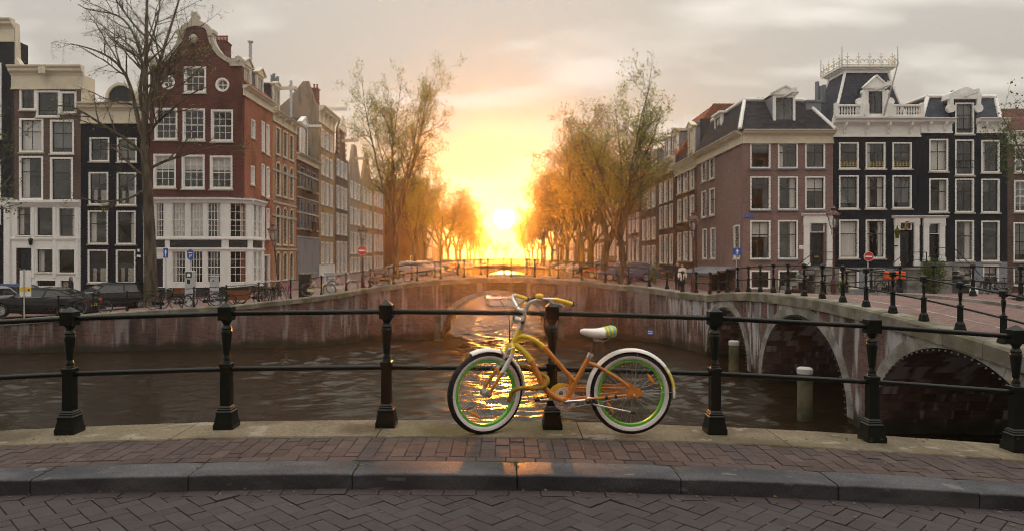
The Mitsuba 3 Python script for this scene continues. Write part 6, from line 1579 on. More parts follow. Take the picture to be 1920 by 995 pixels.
def lamp(label, x, y, z, H=4.3, lean=(0, 0), group=None, small=False):
    k = thing('street_lamp', label, 'street lamp', group); s = H / 4.3
    pole = [(.16, 0), (.16, .12), (.13, .2), (.13, .75), (.10, .82), (.075, .9), (.06, 1.0), (.05, 1.6), (.065, 1.63), (.045, 1.7), (.04, 2.75), (.06, 2.8), (.045, 2.9), (.03, 2.95)]
    def lean_xf(m):
        tm = m.mesh(); v = np.array(tm.vertices) * s; v[:, 0] += lean[0] * v[:, 2]; v[:, 1] += lean[1] * v[:, 2]
        return trimesh.Trimesh(v + [x, y, z], tm.faces, process=False)
    m = MB().lathe(pole, 12)
    for a in range(4):
        c, s_ = math.cos(a * np.pi / 2 + .78), math.sin(a * np.pi / 2 + .78)
        m.tube(spline([(0, 0, 2.9), (.11 * c, .11 * s_, 3.02), (.10 * c, .10 * s_, 3.15), (.14 * c, .14 * s_, 3.27)], 7), .014, 5)
    put(k + '__pole', lean_xf(m), 'iron_red', 40)
    g = MB()
    for a in range(6):
        t = a * np.pi / 3; g.tube([(.15 * math.cos(t), .15 * math.sin(t), 3.27), (.285 * math.cos(t), .285 * math.sin(t), 3.84)], .013, 4)
    g.lathe([(.30, 3.84), (.33, 3.87), (.30, 3.9), (.22, 4.0), (.12, 4.06), (.10, 4.1), (.12, 4.14), (.13, 4.2), (.06, 4.26), (.02, 4.34)], 6); g.lathe([(.15, 3.24), (.16, 3.28)], 6)
    for a in range(12):
        t = a * np.pi / 6; g.ball((.31 * math.cos(t), .31 * math.sin(t), 3.93), (.022, .022, .045), 1)
    lk = put(k + '__lantern', lean_xf(g), 'iron_red')
    put(lk + '__pane', lean_xf(MB().lathe([(.145, 3.275), (.28, 3.838)], 6)), 'glass')
    put(lk + '__globe', lean_xf(MB().lathe([(.03, 3.28), (.05, 3.35), (.08, 3.5), (.08, 3.6), (.05, 3.7), (.0, 3.72)], 8)), 'lamp_glass', True)
    return k
def gl(x, y): return gz(x, y)
lamp('dark red crown lantern on a leaning pole before the pink arched house, left quay', -14.15, 43, gl(-14.15, 43), 4.55, (-.10, 0))
lampL = lamp('dark red crown lantern carrying the red no entry sign, left quay', -9.0, 43.5, gl(-9, 43.5), 4.0, (0, 0))
lamp('dark red crown lantern on the right quay beside the mauve corner house', 10.15, 36.6, -.1, 4.35)
lamp('dark red crown lantern before the doorway between the mauve and black houses', 15.55, 32.2, -.1, 4.3)
lamp('small street lamp on the right quay beyond the biggest right tree', 11.5, 60, -.1, 4.3)
lamp('small street lamp far down the left quay among the trees', -9.6, 86, -.1, 4.3)

def disc_sign(parent, x, y, z, r, bar=True):
    F = front(y)
    k = put(parent + '__sign', MB().poly(sg.Point(x, z).buffer(r, 20), 0, .02, F), 'sign_white')
    put(k + '__face', MB().poly(sg.Point(x, z).buffer(r * .93, 20).difference(rect(x - r * .72, x + r * .72, z - r * .15, z + r * .15)), .021, .026, F), 'sign_red')
disc_sign(lampL, -9.0, 43.3, PZ(470, 43.3), .31)
no = thing('road_sign', 'red no entry sign on a grey pole before the first black house, right', 'road sign')
put(no + '__pole', MB().tube([(PX(1628.5, 33), 33.06, -.2), (PX(1628.5, 33), 33.06, PZ(472, 33))], .03, 8), 'galvanised', True)
disc_sign(no, PX(1628.5, 33), 33, PZ(481, 33), .23)
def arrow(cx_, cz, w, h): return sg.Polygon([(cx_ - .12 * w, cz - .36 * h), (cx_ + .12 * w, cz - .36 * h), (cx_ + .12 * w, cz + .02 * h), (cx_ + .34 * w, cz + .02 * h), (cx_, cz + .38 * h), (cx_ - .34 * w, cz + .02 * h), (cx_ - .12 * w, cz + .02 * h)])
a1 = thing('road_sign', 'tall blue one way sign with a white arrow beside the bare tree trunk', 'road sign'); Y = 42.5; F = front(Y)
put(a1 + '__pole', MB().tube([(PX(310.5, Y), Y + .05, -1), (PX(310.5, Y), Y + .05, PZ(464, Y))], .03, 8), 'galvanised', True)
put(a1 + '__panel', MB().poly(rect(PX(306.5, Y), PX(315, Y), PZ(483.5, Y), PZ(465.5, Y)), 0, .02, F), 'sign_blue')
put(a1 + '__arrow', MB().poly(arrow(PX(310.7, Y), PZ(474.5, Y), .26, .62), .021, .025, F), 'sign_white')
a2 = thing('road_sign', 'blue sign with a white arrow by the edge of the mauve corner house', 'road sign'); Y = 41.8; F = Frame((PX(1382, Y), Y, 0), (.93, .37, 0), (.37, -.93, 0))
put(a2 + '__pole', MB().tube([F(np.array([[0, -.06, -.4]]))[0], F(np.array([[0, -.06, PZ(464, Y)]]))[0]], .03, 8), 'galvanised', True)
put(a2 + '__panel', MB().poly(rect(-.31, .31, PZ(478, Y), PZ(465, Y)), 0, .02, F), 'sign_blue')
put(a2 + '__arrow', MB().poly(arrow(0, PZ(471.6, Y), .42, .42), .021, .025, F), 'sign_white')
ps = thing('parking_meter', 'grey parking meter under a blue P sign before the white bay front', 'parking meter'); Y = 37.5; F = front(Y); x0 = PX(357, Y); gz_ = gl(x0, Y)
put(ps + '__pole', MB().tube([(x0, Y + .08, gz_), (x0, Y + .08, PZ(480, Y))], .05, 8), 'galvanised', True)
pk = put(ps + '__sign', MB().poly(rect(x0 - .17, x0 + .17, PZ(482, Y), PZ(470, Y)).union(sg.Polygon([(x0 - .17, PZ(482, Y)), (x0 + .17, PZ(482, Y)), (x0 + .06, PZ(487.5, Y)), (x0 - .06, PZ(487.5, Y))])).union(sg.Point(x0, PZ(470.5, Y)).buffer(.09)), 0, .03, F), 'sign_blue')
tm = meshkit.text_mesh('P', .17, .006, True); v = np.array(tm.vertices)
put(pk + '__letter', MB().add(F(np.stack([x0 - .055 + v[:, 0], .031 + v[:, 2], PZ(483, Y) + v[:, 1]], -1)), tm.faces), 'sign_white')
put(pk + '__caption', MB().box(x0 - .12, x0 + .12, .031, .034, PZ(474, Y) - .02, PZ(474, Y) + .02, F), 'sign_white')
mk = put(ps + '__cabinet', MB().cbox(x0 - .24, x0 + .24, -.15, .2, gz_, PZ(507, Y), .03, F), 'galvanised')
put(mk + '__display', MB().box(x0 - .17, x0 + .17, .201, .21, PZ(520, Y), PZ(509, Y), F), 'paint_trim_dark'); put(mk + '__screen', MB().box(x0 - .09, x0 + .09, .211, .216, PZ(517.5, Y), PZ(512, Y), F), 'sign_white')
put(mk + '__slot', MB().box(x0 - .09, x0 + .07, .201, .21, PZ(531, Y), PZ(523, Y), F), 'paint_trim_dark')
for lab, xa, xb, ya, Y in (('pale grey utility cabinet among the bicycles before the white bay front', 393, 405.5, 518, 36.6), ('light grey utility cabinet behind the cream bicycle, left quay', 607, 625, 512, 37.4), ('dark square cabinet left of the cream bicycle, left quay', 559.5, 581, 515, 35.4)):
    k = thing('utility_cabinet', lab, 'utility cabinet'); a, b = PX(xa, Y), PX(xb, Y); g_ = gl((a + b) / 2, Y)
    bs_ = 'paint_trim_dark' if 'dark' in lab else 'galvanised'
    put(k + '__body', MB().cbox(a, b, Y, Y + .35, g_, PZ(ya, Y), .02), bs_); put(k + '__door', MB().box(a + .05, b - .05, Y - .015, Y - .002, g_ + .12, PZ(ya, Y) - .1), bs_); put(k + '__lid', MB().cbox(a - .03, b + .03, Y - .04, Y + .39, PZ(ya, Y) + .001, PZ(ya, Y) + .05, .015), bs_)
    if 'pale' in lab or 'light' in lab: put(k + '__sticker', MB().box(a + .15, a + .24, Y - .02, Y - .016, PZ(ya + 8, Y) - .05, PZ(ya + 8, Y) + .05), 'sign_blue')
pl = thing('placard', 'white placard with a yellow band on a wooden stick at the left railing', 'placard'); Y = 31.9; F = front(Y)
put(pl + '__board', MB().box(PX(37.5, Y), PX(58.5, Y), 0, .02, PZ(555, Y), PZ(506, Y), F), 'sign_white'); put(pl + '__band', MB().box(PX(37, Y), PX(59, Y), .021, .026, PZ(546, Y), PZ(538, Y), F), 'sign_yellow')
put(pl + '__emblem', MB().ball(F(np.array([[PX(54.5, Y), .028, PZ(542.5, Y)]]))[0], (.05, .005, .05), 1), 'paint_trim_dark')
put(pl + '__stick', MB().tube([(PX(47, Y), Y - .05, -1.3), (PX(46, Y), Y - .05, PZ(504, Y))], .03, 6), 'paint_stone', True)
sp = thing('street_name_sign', 'blue street name plate on the corner of the mauve house', 'street sign'); 
put(sp + '__plate', MB().box(PX(1394.5, 43), PX(1413, 43), .004, .03, PZ(409, 43), PZ(403, 43), FRt), 'sign_blue'); put(sp + '__lettering', MB().box(PX(1396, 43), PX(1411.5, 43), .031, .034, PZ(406.2, 43), PZ(404.6, 43), FRt), 'blind_grey', kind='stuff')
sp = thing('wall_sign', 'small blue and white plate low on the quay wall behind the saddle', 'sign'); Y = 36.25; F = Frame((PX(1221, Y), Y, 0), (.85, -.53, 0), (-.53, -.85, 0))
put(sp + '__plate', MB().box(-.14, .14, .1, .13, PZ(626.5, Y), PZ(617.5, Y), F), 'sign_blue')
for yy in (620.3, 623.6): put(sp + '__bar', MB().box(-.12, .12, .131, .135, PZ(yy + .7, Y), PZ(yy - .7, Y), F), 'sign_white')

# railing along the left quay
lq = thing('quay_railing', 'thin dark railing along the left quay with bicycles leaning on it', 'railing')
qp = along([(-32, 31.65), (-23.6, 32.35), (-13.3, 34.05), (-9.75, 34.85), (-8.9, 35.4), (-8.25, 36.4), (-7.75, 37.6)], np.linspace(0, 26, 18))
qp = np.c_[qp, zleft(qp[:, 0], qp[:, 1]) + .05]
for p in qp: put(lq + '__post', MB().lathe([(.07, -.1), (.07, .08), (.045, .14), (.036, .42), (.05, .45), (.036, .48), (.033, .9), (.055, .93), (.055, .98), (.0, 1.03)], 8, p), 'iron_black', 40)
for h in (.45, .93):
    for a, b in zip(qp[:-1], qp[1:]): put(lq + '__rail', MB().tube([a + [0, 0, h], b + [0, 0, h]], .02, 6, caps=False), 'iron_black', True)

# ------------------------------------------------------------------ parked bicycles
def torus_w(r, t, c, n=26):
    a = np.linspace(0, 2 * np.pi, n + 1); return [(c[0] + r * math.cos(x), 0, c[1] + r * math.sin(x)) for x in a]
def bike_parts():
    R = .34; f, r = (.56, R), (-.54, R)
    d = {}
    w = lambda c: MB().tube(torus_w(R - .02, 0, c), .021, 6, caps=False)
    d['tyre'], d['tyre_001'] = w(f), w(r)
    def sp(c):
        m = MB().tube(torus_w(R - .05, 0, c), .010, 4, caps=False)
        for i in range(14):
            a = i * 2 * np.pi / 14; m.tube([(c[0], .03 * (-1) ** i, c[1]), (c[0] + (R - .05) * math.cos(a), 0, c[1] + (R - .05) * math.sin(a))], .0022, 3, caps=False)
        return m.lathe([(.02, -.05), (.02, .05)], 8, F=Frame((c[0], 0, c[1]), (1, 0, 0), (0, 0, 1), (0, 1, 0)))
    d['rim'], d['rim_001'] = sp(f), sp(r)
    bb, st, hd, hb = (-.05, 0, .30), (-.20, 0, .80), (.36, 0, .86), (.40, 0, .70)
    m = MB()
    for a, b in ((bb, st), (hd, hb)): m.tube([a, b], .018, 7)
    m.tube(spline([hb, (.15, 0, .42), (.02, 0, .31), bb], 8), .018, 7); m.tube(spline([(.375, 0, .80), (.10, 0, .52), (-.10, 0, .48)], 8), .015, 7)
    for s in (-1, 1):
        m.tube([(st[0], .02 * s, .74), (r[0], .06 * s, r[1])], .010, 5); m.tube([(bb[0], .03 * s, bb[2]), (r[0], .06 * s, r[1])], .010, 5)
        m.tube([(hb[0], .03 * s, .69), (.43, .05 * s, .6), (f[0], .055 * s, f[1])], .012, 5)
    d['frame'] = m
    m = MB().tube([hd, (.345, 0, 1.0)], .014, 6)
    m.tube(spline([(.12, -.30, 1.06), (.24, -.29, 1.07), (.34, -.2, 1.04), (.36, 0, 1.02), (.34, .2, 1.04), (.24, .29, 1.07), (.12, .30, 1.06)], 22), .012, 6); d['handlebar'] = m
    d['saddle'] = MB().hull([(-.05, .02, .93), (-.05, -.02, .93), (-.30, .09, .95), (-.30, -.09, .95), (-.34, .07, .90), (-.34, -.07, .90), (-.06, 0, .89)]).tube([st, (-.225, 0, .9)], .013, 6)
    m = MB()
    for c, a0, a1 in ((f, .1, 2.3), (r, .3, 3.0)):
        a = np.linspace(a0, a1, 14)
        for q0, q1 in zip(a[:-1], a[1:]): m.hexa([[c[0] + (R + .015) * math.cos(q) + 0 * y, y, c[1] + (R + .015) * math.sin(q) + dz] for q in (q0, q1) for y in (-.03, .03) for dz in (0, .006)])
    d['fenders'] = m
    d['carrier'] = MB().box(-.85, -.36, -.06, .06, .73, .75).tube([(-.82, .05, .73), (-.56, .06, .35)], .006, 4).tube([(-.82, -.05, .73), (-.56, -.06, .35)], .006, 4)
    d['chain_case'] = MB().poly(sg.LineString([(-.05, .30), (-.5, .33)]).buffer(.075), -.075, -.05, Frame((0, 0, 0), (1, 0, 0), (0, 1, 0)))
    d['crate'] = MB().box(.50, .86, -.2, .2, .80, .82).box(.50, .52, -.2, .2, .82, 1.06).box(.84, .86, -.2, .2, .82, 1.06).box(.52, .84, -.2, -.18, .82, 1.06).box(.52, .84, .18, .2, .82, 1.06)
    return {k: mikit.ply(m.mesh(), 'iron_black', smooth=40) for k, m in d.items()}
BPARTS = bike_parts()
def parked(label, x, y, rot, frame='iron_black', tilt=4, crate=False, group=None, z=None, fend=None, sc=1.0):
    k = thing('parked_bicycle', label, 'bicycle', group); z = gl(x, y) if z is None else z
    M = T().translate([x, y, z + .005]).rotate([0, 0, 1], rot).rotate([1, 0, 0], tilt).scale([sc] * 3)
    look = dict(tyre='rubber', tyre_001='rubber', rim='steel', rim_001='steel', frame=frame, handlebar='steel', saddle='leather_brown' if frame != 'iron_black' else 'rubber', fenders=fend or frame, carrier='iron_black', chain_case=frame if fend is None else fend, crate='wood_brown')
    fk = {}
    for n_ in ('tyre', 'tyre_001'):
        w = put(f'{k}__wheel', BPARTS[n_], 'rubber', xf=M); put(w + '__rim', BPARTS['rim' + n_[4:]], 'steel', xf=M)
    for n_ in ('frame', 'handlebar', 'saddle', 'fenders', 'carrier', 'chain_case') + (('crate',) if crate else ()): put(f'{k}__{n_}', BPARTS[n_], look[n_], xf=M)
    return k
def at_px(px, off=0.0):
    """The place on the left quay just behind its railing that shows at that column."""
    c = qp[:, 0] / qp[:, 1]; t = (px - CX) / FX
    i = np.argsort(c); return np.array([np.interp(t, c[i], qp[i, 0]), np.interp(t, c[i], qp[i, 1]) + .45 + off])
spots = [(164, 184, 'iron_black', 'black bicycle against the railing in front of the black station wagon', 0), (300, 2, 'iron_black', 'black bicycle at the foot of the bare tree, facing right', 1), (318, 188, 'iron_black', 'black bicycle with pale front tyre right of the bare tree trunk', 0),
         (372, 184, 'iron_black', 'black bicycle with chain case under the parking meter', 0), (420, 6, 'frame_green', 'dark green bicycle left of the cargo box, before the white bay', 0), (466, 176, 'iron_black', 'black bicycle just right of the orange cargo box', 0),
         (592, 10, 'frame_cream', 'cream step-through bicycle before the light grey cabinet, left quay', 0), (637, 20, 'paint_white', 'white framed bicycle just right of the light grey cabinet', 0)]
for px, rot, fr, lab, cr in spots:
    x, y = at_px(px); parked(lab, x, y, rot + 9, fr, hr.uniform(2, 6), bool(cr))
for i, (px, off, rot, fr) in enumerate(((482, .5, 100, 'iron_black'), (489, .4, 95, 'iron_black'), (497, .5, 110, 'frame_green'), (504, .4, 98, 'iron_black'), (511, .55, 92, 'iron_black'))):
    x, y = at_px(px, off); parked(f'dark bicycle seen end on, {ORD[i]} from the left in the packed row before the bay', x, y, rot, fr, hr.uniform(-4, 6), False, 'bicycles parked end on before the bay')
x, y = at_px(529, .4); parked('pink framed bicycle at the right end of the packed row, left quay', x, y, 115, 'frame_pink', 3)
for px, rot, lab in ((702, 28, 'dark bicycle with white tyres leaning at the far bridge, left end'), (727, 25, 'dark bicycle with saddlebags just before the far bridge')):
    x = PX(px, 37.9 + (727 - px) * -.02); parked(lab, x, 38.3, rot, 'iron_black', 4, False, z=float(zfar(max(x, -7.4))) + .02)
for i, px in enumerate((1846, 1866, 1886)):
    parked(('bicycle under the right black house, leftmost of three', 'bicycle under the right black house, middle one of three', 'bicycle under the right black house, rightmost of three')[i], PX(px, 39), 39 + .2 * i, 70 + 12 * i, 'iron_black', 4)
parked('small bicycle by the steps of the first black house', PX(1664, 40), 40, 20, 'iron_black', 3)
for i, (x, y) in enumerate(((8.6, 52.5), (8.75, 47.8))): parked(('bicycle beyond the biggest right tree, by the parked cars', 'bicycle in front of the biggest right tree')[i], x, y, 80 + 30 * i, 'iron_black', 4)
# cargo bicycle with its wooden box
k = thing('cargo_bicycle', 'cargo bicycle with an orange brown wooden box and dark cover, left quay', 'cargo bicycle'); x, y = at_px(441, .1); g_ = gl(x, y)
F = Frame((x, y, g_), (.985, .17, 0), (.17, -.985, 0))
put(k + '__box', MB().hexa([[u_ * (1 if z_ < .5 else 1.12), w_, z_] for u_ in (-.52, .45) for w_ in (-.32, .32) for z_ in (.28, .78)], F), 'wood_brown'); put(k + '__cover', MB().hexa([[u_, w_, z_ + (.10 if u_ > 0 and z_ > .8 else 0)] for u_ in (-.6, .52) for w_ in (-.34, .34) for z_ in (.785, .86)], F), 'paint_trim_dark')
for c in ((-.35, .36), (-.35, -.36), (.95, 0)): put(k + '__wheel', MB().tube([F(np.array([[c[0] + .27 * math.cos(a), c[1], .29 + .27 * math.sin(a)]]))[0] for a in np.linspace(0, 2 * np.pi, 24)], .022, 6, caps=False), 'rubber', True)
put(k + '__frame', MB().tube(F(np.array([[.45, 0, .4], [.75, 0, .38], [.95, 0, .29]])), .02, 6).tube(F(np.array([[.72, 0, .36], [.66, 0, .92]])), .018, 6), 'iron_black', True); put(k + '__saddle', MB().ball(F(np.array([[.65, 0, .95]]))[0], (.14, .1, .05), 1), 'rubber', True); put(k + '__handlebar', MB().tube(F(np.array([[.42, -.3, 1.0], [.36, 0, 1.02], [.42, .3, 1.0]])), .014, 6), 'steel', True)
oc = thing('cargo_box', 'bright orange rounded box behind the railing before the first black house', 'box'); Y = 38.0
v = trimesh.creation.icosphere(3).vertices; v = np.sign(v) * np.abs(v) ** .45
put(oc + '__body', MB().add(v * [.52, .3, .21] + [PX(1678, Y), Y, PZ(517.5, Y)], trimesh.creation.icosphere(3).faces), 'orange_cover', True); put(oc + '__lid', MB().add(v * [.54, .31, .06] + [PX(1677, Y), Y, PZ(510.5, Y)], trimesh.creation.icosphere(3).faces), 'orange_cover', True)
for s in (-.35, .35): put(oc + '__leg', MB().tube([(PX(1678, Y) + s, Y, -.4), (PX(1678, Y) + s, Y, PZ(522, Y))], .03, 6), 'iron_black', True)
bg = thing('bag', 'pale blue and white bag on the ground by the right black house', 'bag'); put(bg + '__sack', MB().ball((PX(1826, 37), 37, -.05), (.22, .18, .30), 2), 'sign_white', True); put(bg + '__knot', MB().ball((PX(1827, 37), 37, .25), (.06, .06, .10), 1), 'sign_blue', True)

# ------------------------------------------------------------------ cars
def car_parts(kind):
    if kind == 'sedan':
        low = [(-2.42, .32), (-2.47, .60), (-2.44, .92), (-2.3, 1.03), (-1.75, 1.06), (-1.0, 1.02), (.95, .97), (1.6, .90), (2.1, .80), (2.36, .68), (2.45, .5), (2.43, .3), (2.25, .2), (-2.25, .22)]
        top = [(-1.98, 1.04), (-1.55, 1.22), (-1.05, 1.395), (-.55, 1.45), (.05, 1.45), (.45, 1.38), (1.12, .96)]
        roof = [(-1.15, 1.365), (-1.0, 1.41), (-.55, 1.465), (.05, 1.465), (.42, 1.395), (.5, 1.36)]
        wh = (1.45, -1.45)
    else:
        low = [(-2.25, .34), (-2.32, .6), (-2.30, .95), (-2.22, 1.02), (.95, .96), (1.55, .90), (2.0, .80), (2.22, .66), (2.30, .5), (2.28, .3), (2.1, .2), (-2.1, .22)]
        top = [(-2.2, 1.02), (-1.85, 1.38), (-1.6, 1.46), (-.3, 1.49), (.15, 1.46), (.45, 1.38), (1.1, .95)]
        roof = [(-1.9, 1.37), (-1.62, 1.47), (-.3, 1.505), (.15, 1.475), (.42, 1.39), (.5, 1.36)]
        wh = (1.38, -1.35)
    out = {}
    body = sg.Polygon(low)
    for c in wh: body = body.difference(sg.Point(c, .32).buffer(.385, 12))
    def taper(poly, half, n=4):
        m = trimesh.creation.extrude_polygon(poly, 2.0, engine='earcut'); m = m.subdivide().subdivide() if n else m
        v = np.array(m.vertices); s = v[:, 2] - 1.0; z = v[:, 1]; x = v[:, 0]
        w = half(x, z); return trimesh.Trimesh(np.stack([x, s * w, z], 1), m.faces, process=False)
    hl = lambda x, z: (.925 - .06 * np.clip((z - .62) / .42, 0, 1) ** 1.5 - .05 * np.clip((.45 - z) / .25, 0, 1)) * (1 - .10 * np.clip((np.abs(x) - 1.5) / .95, 0, 1) ** 2)
    ht = lambda x, z: .83 - .24 * np.clip((z - .96) / .5, 0, 1)
    out['body'] = (taper(body, hl), 'B'); out['windows'] = (taper(sg.Polygon(top), ht), 'car_glass'); out['roof'] = (taper(sg.Polygon(roof), lambda x, z: ht(x, z) + .012), 'B')
    m = MB()
    for s in (-1, 1):
        for a, b in zip(top[:-1], top[1:]): m.tube([(a[0], s * (ht(0, a[1]) + .004), a[1]), (b[0], s * (ht(0, b[1]) + .004), b[1])], .028, 6)
        for xx in (-.45,) + ((-1.45,) if kind != 'sedan' else ()): m.tube([(xx, s * .835, .98), (xx - .06, s * .60, 1.44)], .035, 6)
    out['pillars'] = (m.mesh(), 'B')
    m = MB()
    for s in (-1, 1): m.tube([(-1.9, s * .86, 1.03), (-1.0, s * .865, 1.02), (1.0, s * .865, .965)], .014, 5)
    out['window_trim'] = (m.mesh(), 'chrome')
    for i, (s, x) in enumerate((s, x) for x in wh for s in (-1, 1)):
        n_ = 'wheel' if i == 0 else f'wheel_{i:03d}'
        Fw = Frame((x, s * .86, .32), (1, 0, 0), (0, 0, 1), (0, -s, 0))
        out[n_] = (MB().lathe([(.225, .02), (.225, -.06), (.30, -.06), (.325, -.03), (.325, .14), (.2, .16)], 24, F=Fw, caps=False).mesh(), 'rubber')
        r = MB().lathe([(.228, -.055), (.215, -.055), (.205, -.03), (.2, .05), (.0, .05)], 24, F=Fw, caps=False).lathe([(.05, -.05), (.05, .02)], 12, F=Fw)
        for q in range(10):
            a = q * np.pi / 5; r.tube(Fw(np.array([[.04 * math.cos(a), .04 * math.sin(a), -.045], [.212 * math.cos(a), .212 * math.sin(a), -.04]])), .016, 5)
        out[n_ + '__rim'] = (r.mesh(), 'steel')
    for i, s in enumerate((-1, 1)):
        n_ = '' if i == 0 else '_001'; x0 = low[8 if kind == 'sedan' else 7][0]
        out['headlight' + n_] = (MB().ball((low[9 if kind == 'sedan' else 7][0] - .13, s * .70, .70), (.16, .14, .075), 2).mesh(), 'lamp_glass')
        out['tail_light' + n_] = (MB().ball((low[1][0] + .06, s * .70, .88), (.07, .17, .09), 2).mesh(), 'tail_red')
        out['mirror' + n_] = (MB().ball((.85, s * .96, 1.03), (.07, .09, .07), 1).mesh(), 'B')
    out['number_plate'] = (MB().box(2.43 if kind == 'sedan' else 2.28, 2.47 if kind == 'sedan' else 2.32, -.26, .26, .38, .49).mesh(), 'sign_yellow')
    out['rear_plate'] = (MB().box(-2.50 if kind == 'sedan' else -2.35, -2.45 if kind == 'sedan' else -2.3, -.26, .26, .62, .73).mesh(), 'sign_yellow')
    return {k: (mikit.ply(m, 'rubber', smooth=30), b) for k, (m, b) in out.items()}
CP = {k: car_parts(k) for k in ('sedan', 'estate')}
def car(label, kind, x, y, rot, paint_, group=None, z=None, sc=1.0, pitch=0):
    k = thing('parked_car', label, 'car', group); z = gl(x, y) if z is None else z
    M = T().translate([x, y, z + .01]).rotate([0, 0, 1], rot).rotate([0, 1, 0], pitch).scale([sc] * 3)
    for n_, (d, b) in CP[kind].items(): scene[f'{k}__{n_}'] = {**d, 'bsdf': {'type': 'ref', 'id': paint_ if b == 'B' else b}, 'to_world': M}
    return k
car('black sedan parked at the left edge behind the placard, facing left', 'sedan', PX(80, 34.2), 34.2, 183, 'car_black', pitch=-2.0)
car('black station wagon parked behind the sedan in front of the black house', 'estate', PX(205, 37.4), 37.4, 228, 'car_black', pitch=-1.5)
car('dark car half hidden behind the black sedan at the left edge', 'estate', PX(40, 40.5), 40.5, 10, 'car_blue')
car('car cut by the left edge with a red tail light showing', 'estate', PX(-58, 37.6), 37.6, 175, 'car_silver')
cols = ['car_silver', 'car_white', 'car_blue', 'car_silver', 'car_red', 'car_black', 'car_silver', 'car_white']
for i, D in enumerate((66, 74.5, 82, 88, 97, 103, 116, 128)):
    car(f'{cols[i][4:]} car parked nose-in along the left quay, {ORD[i]} from the far bridge', 'estate' if i % 3 else 'sedan', -8.9, D, 25 + hr.uniform(-10, 10), cols[i], 'cars parked along the left quay')
for i, D in enumerate((54.5, 57.5, 61.5, 68, 75, 79, 86, 93, 104, 115)):
    car(f'{cols[(i + 2) % 8][4:]} car under the trees along the right quay, {ORD[i]} from the far bridge', 'estate' if i % 2 else 'sedan', 9.6 + (.0 if D > 58 else .5), D, 150 + hr.uniform(-10, 10), cols[(i + 2) % 8], 'cars parked along the right quay')

# ------------------------------------------------------------------ people
import manifold3d as m3
def body(bones, refine=.05):
    sp_ = np.asarray(trimesh.creation.icosphere(1).vertices); tot = None
    for p, r, q, s in bones:
        h = m3.Manifold.hull_points(np.vstack([sp_ * r + p, sp_ * s + q]).astype(float)); tot = h if tot is None else tot + h
    m = tot.refine_to_length(refine).to_mesh(); t = trimesh.Trimesh(m.vert_properties[:, :3], m.tri_verts)
    trimesh.smoothing.filter_taubin(t, iterations=8); return t
def person(label, x, y, z, rot, coat, coat_len=.75, stride=.22, hair='hair_brown', long_hair=True, sc=1.0):
    k = thing('person', label, 'person'); A = np.array
    hip, hl_ = A([0, 0, .90]), .10
    legs, arms, hands = [], [], []
    for s in (-1, 1):
        f = s * stride; h = hip + [0, s * .09, 0]; kn = A([f * .45 + .03, s * .085, .48]); an = A([f, s * .08, .08])
        legs += [(h, .10, kn, .065), (kn, .065, an, .045)]
        sh = A([0, s * .17, 1.40]); el = A([-f * .4 - .02, s * .23, 1.13]); wr = A([-f * .7 + .08, s * .22, .90])
        arms += [(sh, .06, el, .048), (el, .046, wr, .036)]; hands.append((wr, wr + [.02, 0, -.08]))
    head = A([.015, 0, 1.60]); torso = [(hip, .13, A([0, 0, 1.15]), .12), (A([0, 0, 1.15]), .12, A([0, 0, 1.38]), .12), (A([0, -.13, 1.40]), .06, A([0, .13, 1.40]), .06), (A([0, 0, 1.42]), .055, A([.01, 0, 1.52]), .05)]
    headb = [(head + [0, 0, .03], .095, head + [.03, 0, -.06], .065), (head + [.09, 0, -.01], .014, head + [.1, 0, -.03], .016)] + [(head + [0, s * .09, 0], .02, head + [-.01, s * .095, .02], .02) for s in (-1, 1)]
    hnd = []
    for a, b in hands:
        hnd.append((a, .03, b, .034))
        for q in range(4): hnd.append((b + [.015 - .012 * q + .0, 0, 0], .011, b + [.03 - .016 * q, 0, -.075 + .008 * abs(q - 1)], .009))
        hnd.append((a + [.02, 0, -.02], .012, b + [.05, 0, -.01], .010))
    feet = [(A([s * stride, s * .08, .05]), .05, A([s * stride + .15, s * .085, .035]), .035) for s in (-1, 1)]
    M = T().translate([x, y, z]).rotate([0, 0, 1], rot).scale([sc] * 3)
    gr = lambda bs, e: [(p, r + e, q, s + e) for p, r, q, s in bs]
    put(k + '__body', body(torso + headb + arms + hnd + legs + feet), 'skin', True, xf=M)
    put(k + '__coat', body(gr(torso[:3], .03) + gr(arms, .018) + [(hip + [0, 0, .1], .16, hip + [0, 0, -(coat_len - .6)], .17)]), coat, True, xf=M)
    put(k + '__trousers', body(gr(legs, .014)), 'coat_dark', True, xf=M)
    hb_ = [(head + [-.02, 0, .06], .095, head + [-.04, 0, 0], .09)] + ([(head + [-.05, 0, 0], .085, head + [-.08, 0, -.22], .06)] if long_hair else [])
    put(k + '__hair', body(hb_), hair, True, xf=M)
    for s, b in zip((-1, 1), feet): put(k + '__shoe', body(gr([b], .012)), 'rubber', True, xf=M)
    for s in (-1, 1): put(k + '__eye', MB().ball(head + [.088, s * .033, .015], .011, 1), 'paint_trim_dark', xf=M)
person('woman in a cream jacket and dark trousers on the right quay, walking', PX(1279.5, 45), 45, gl(11.8, 45) - .02, 250, 'coat_white', .72, .16)
person('person in a dark coat beside the woman in the cream jacket', PX(1270.5, 45.6), 45.6, gl(11.8, 45) - .02, 255, 'coat_dark', .8, .12, long_hair=False, sc=1.06)
person('person with brown hair in a dark coat walking behind the black cars', PX(133, 43.2), 43.2, gl(-27, 43.2), 10, 'coat_dark', .8, .26)

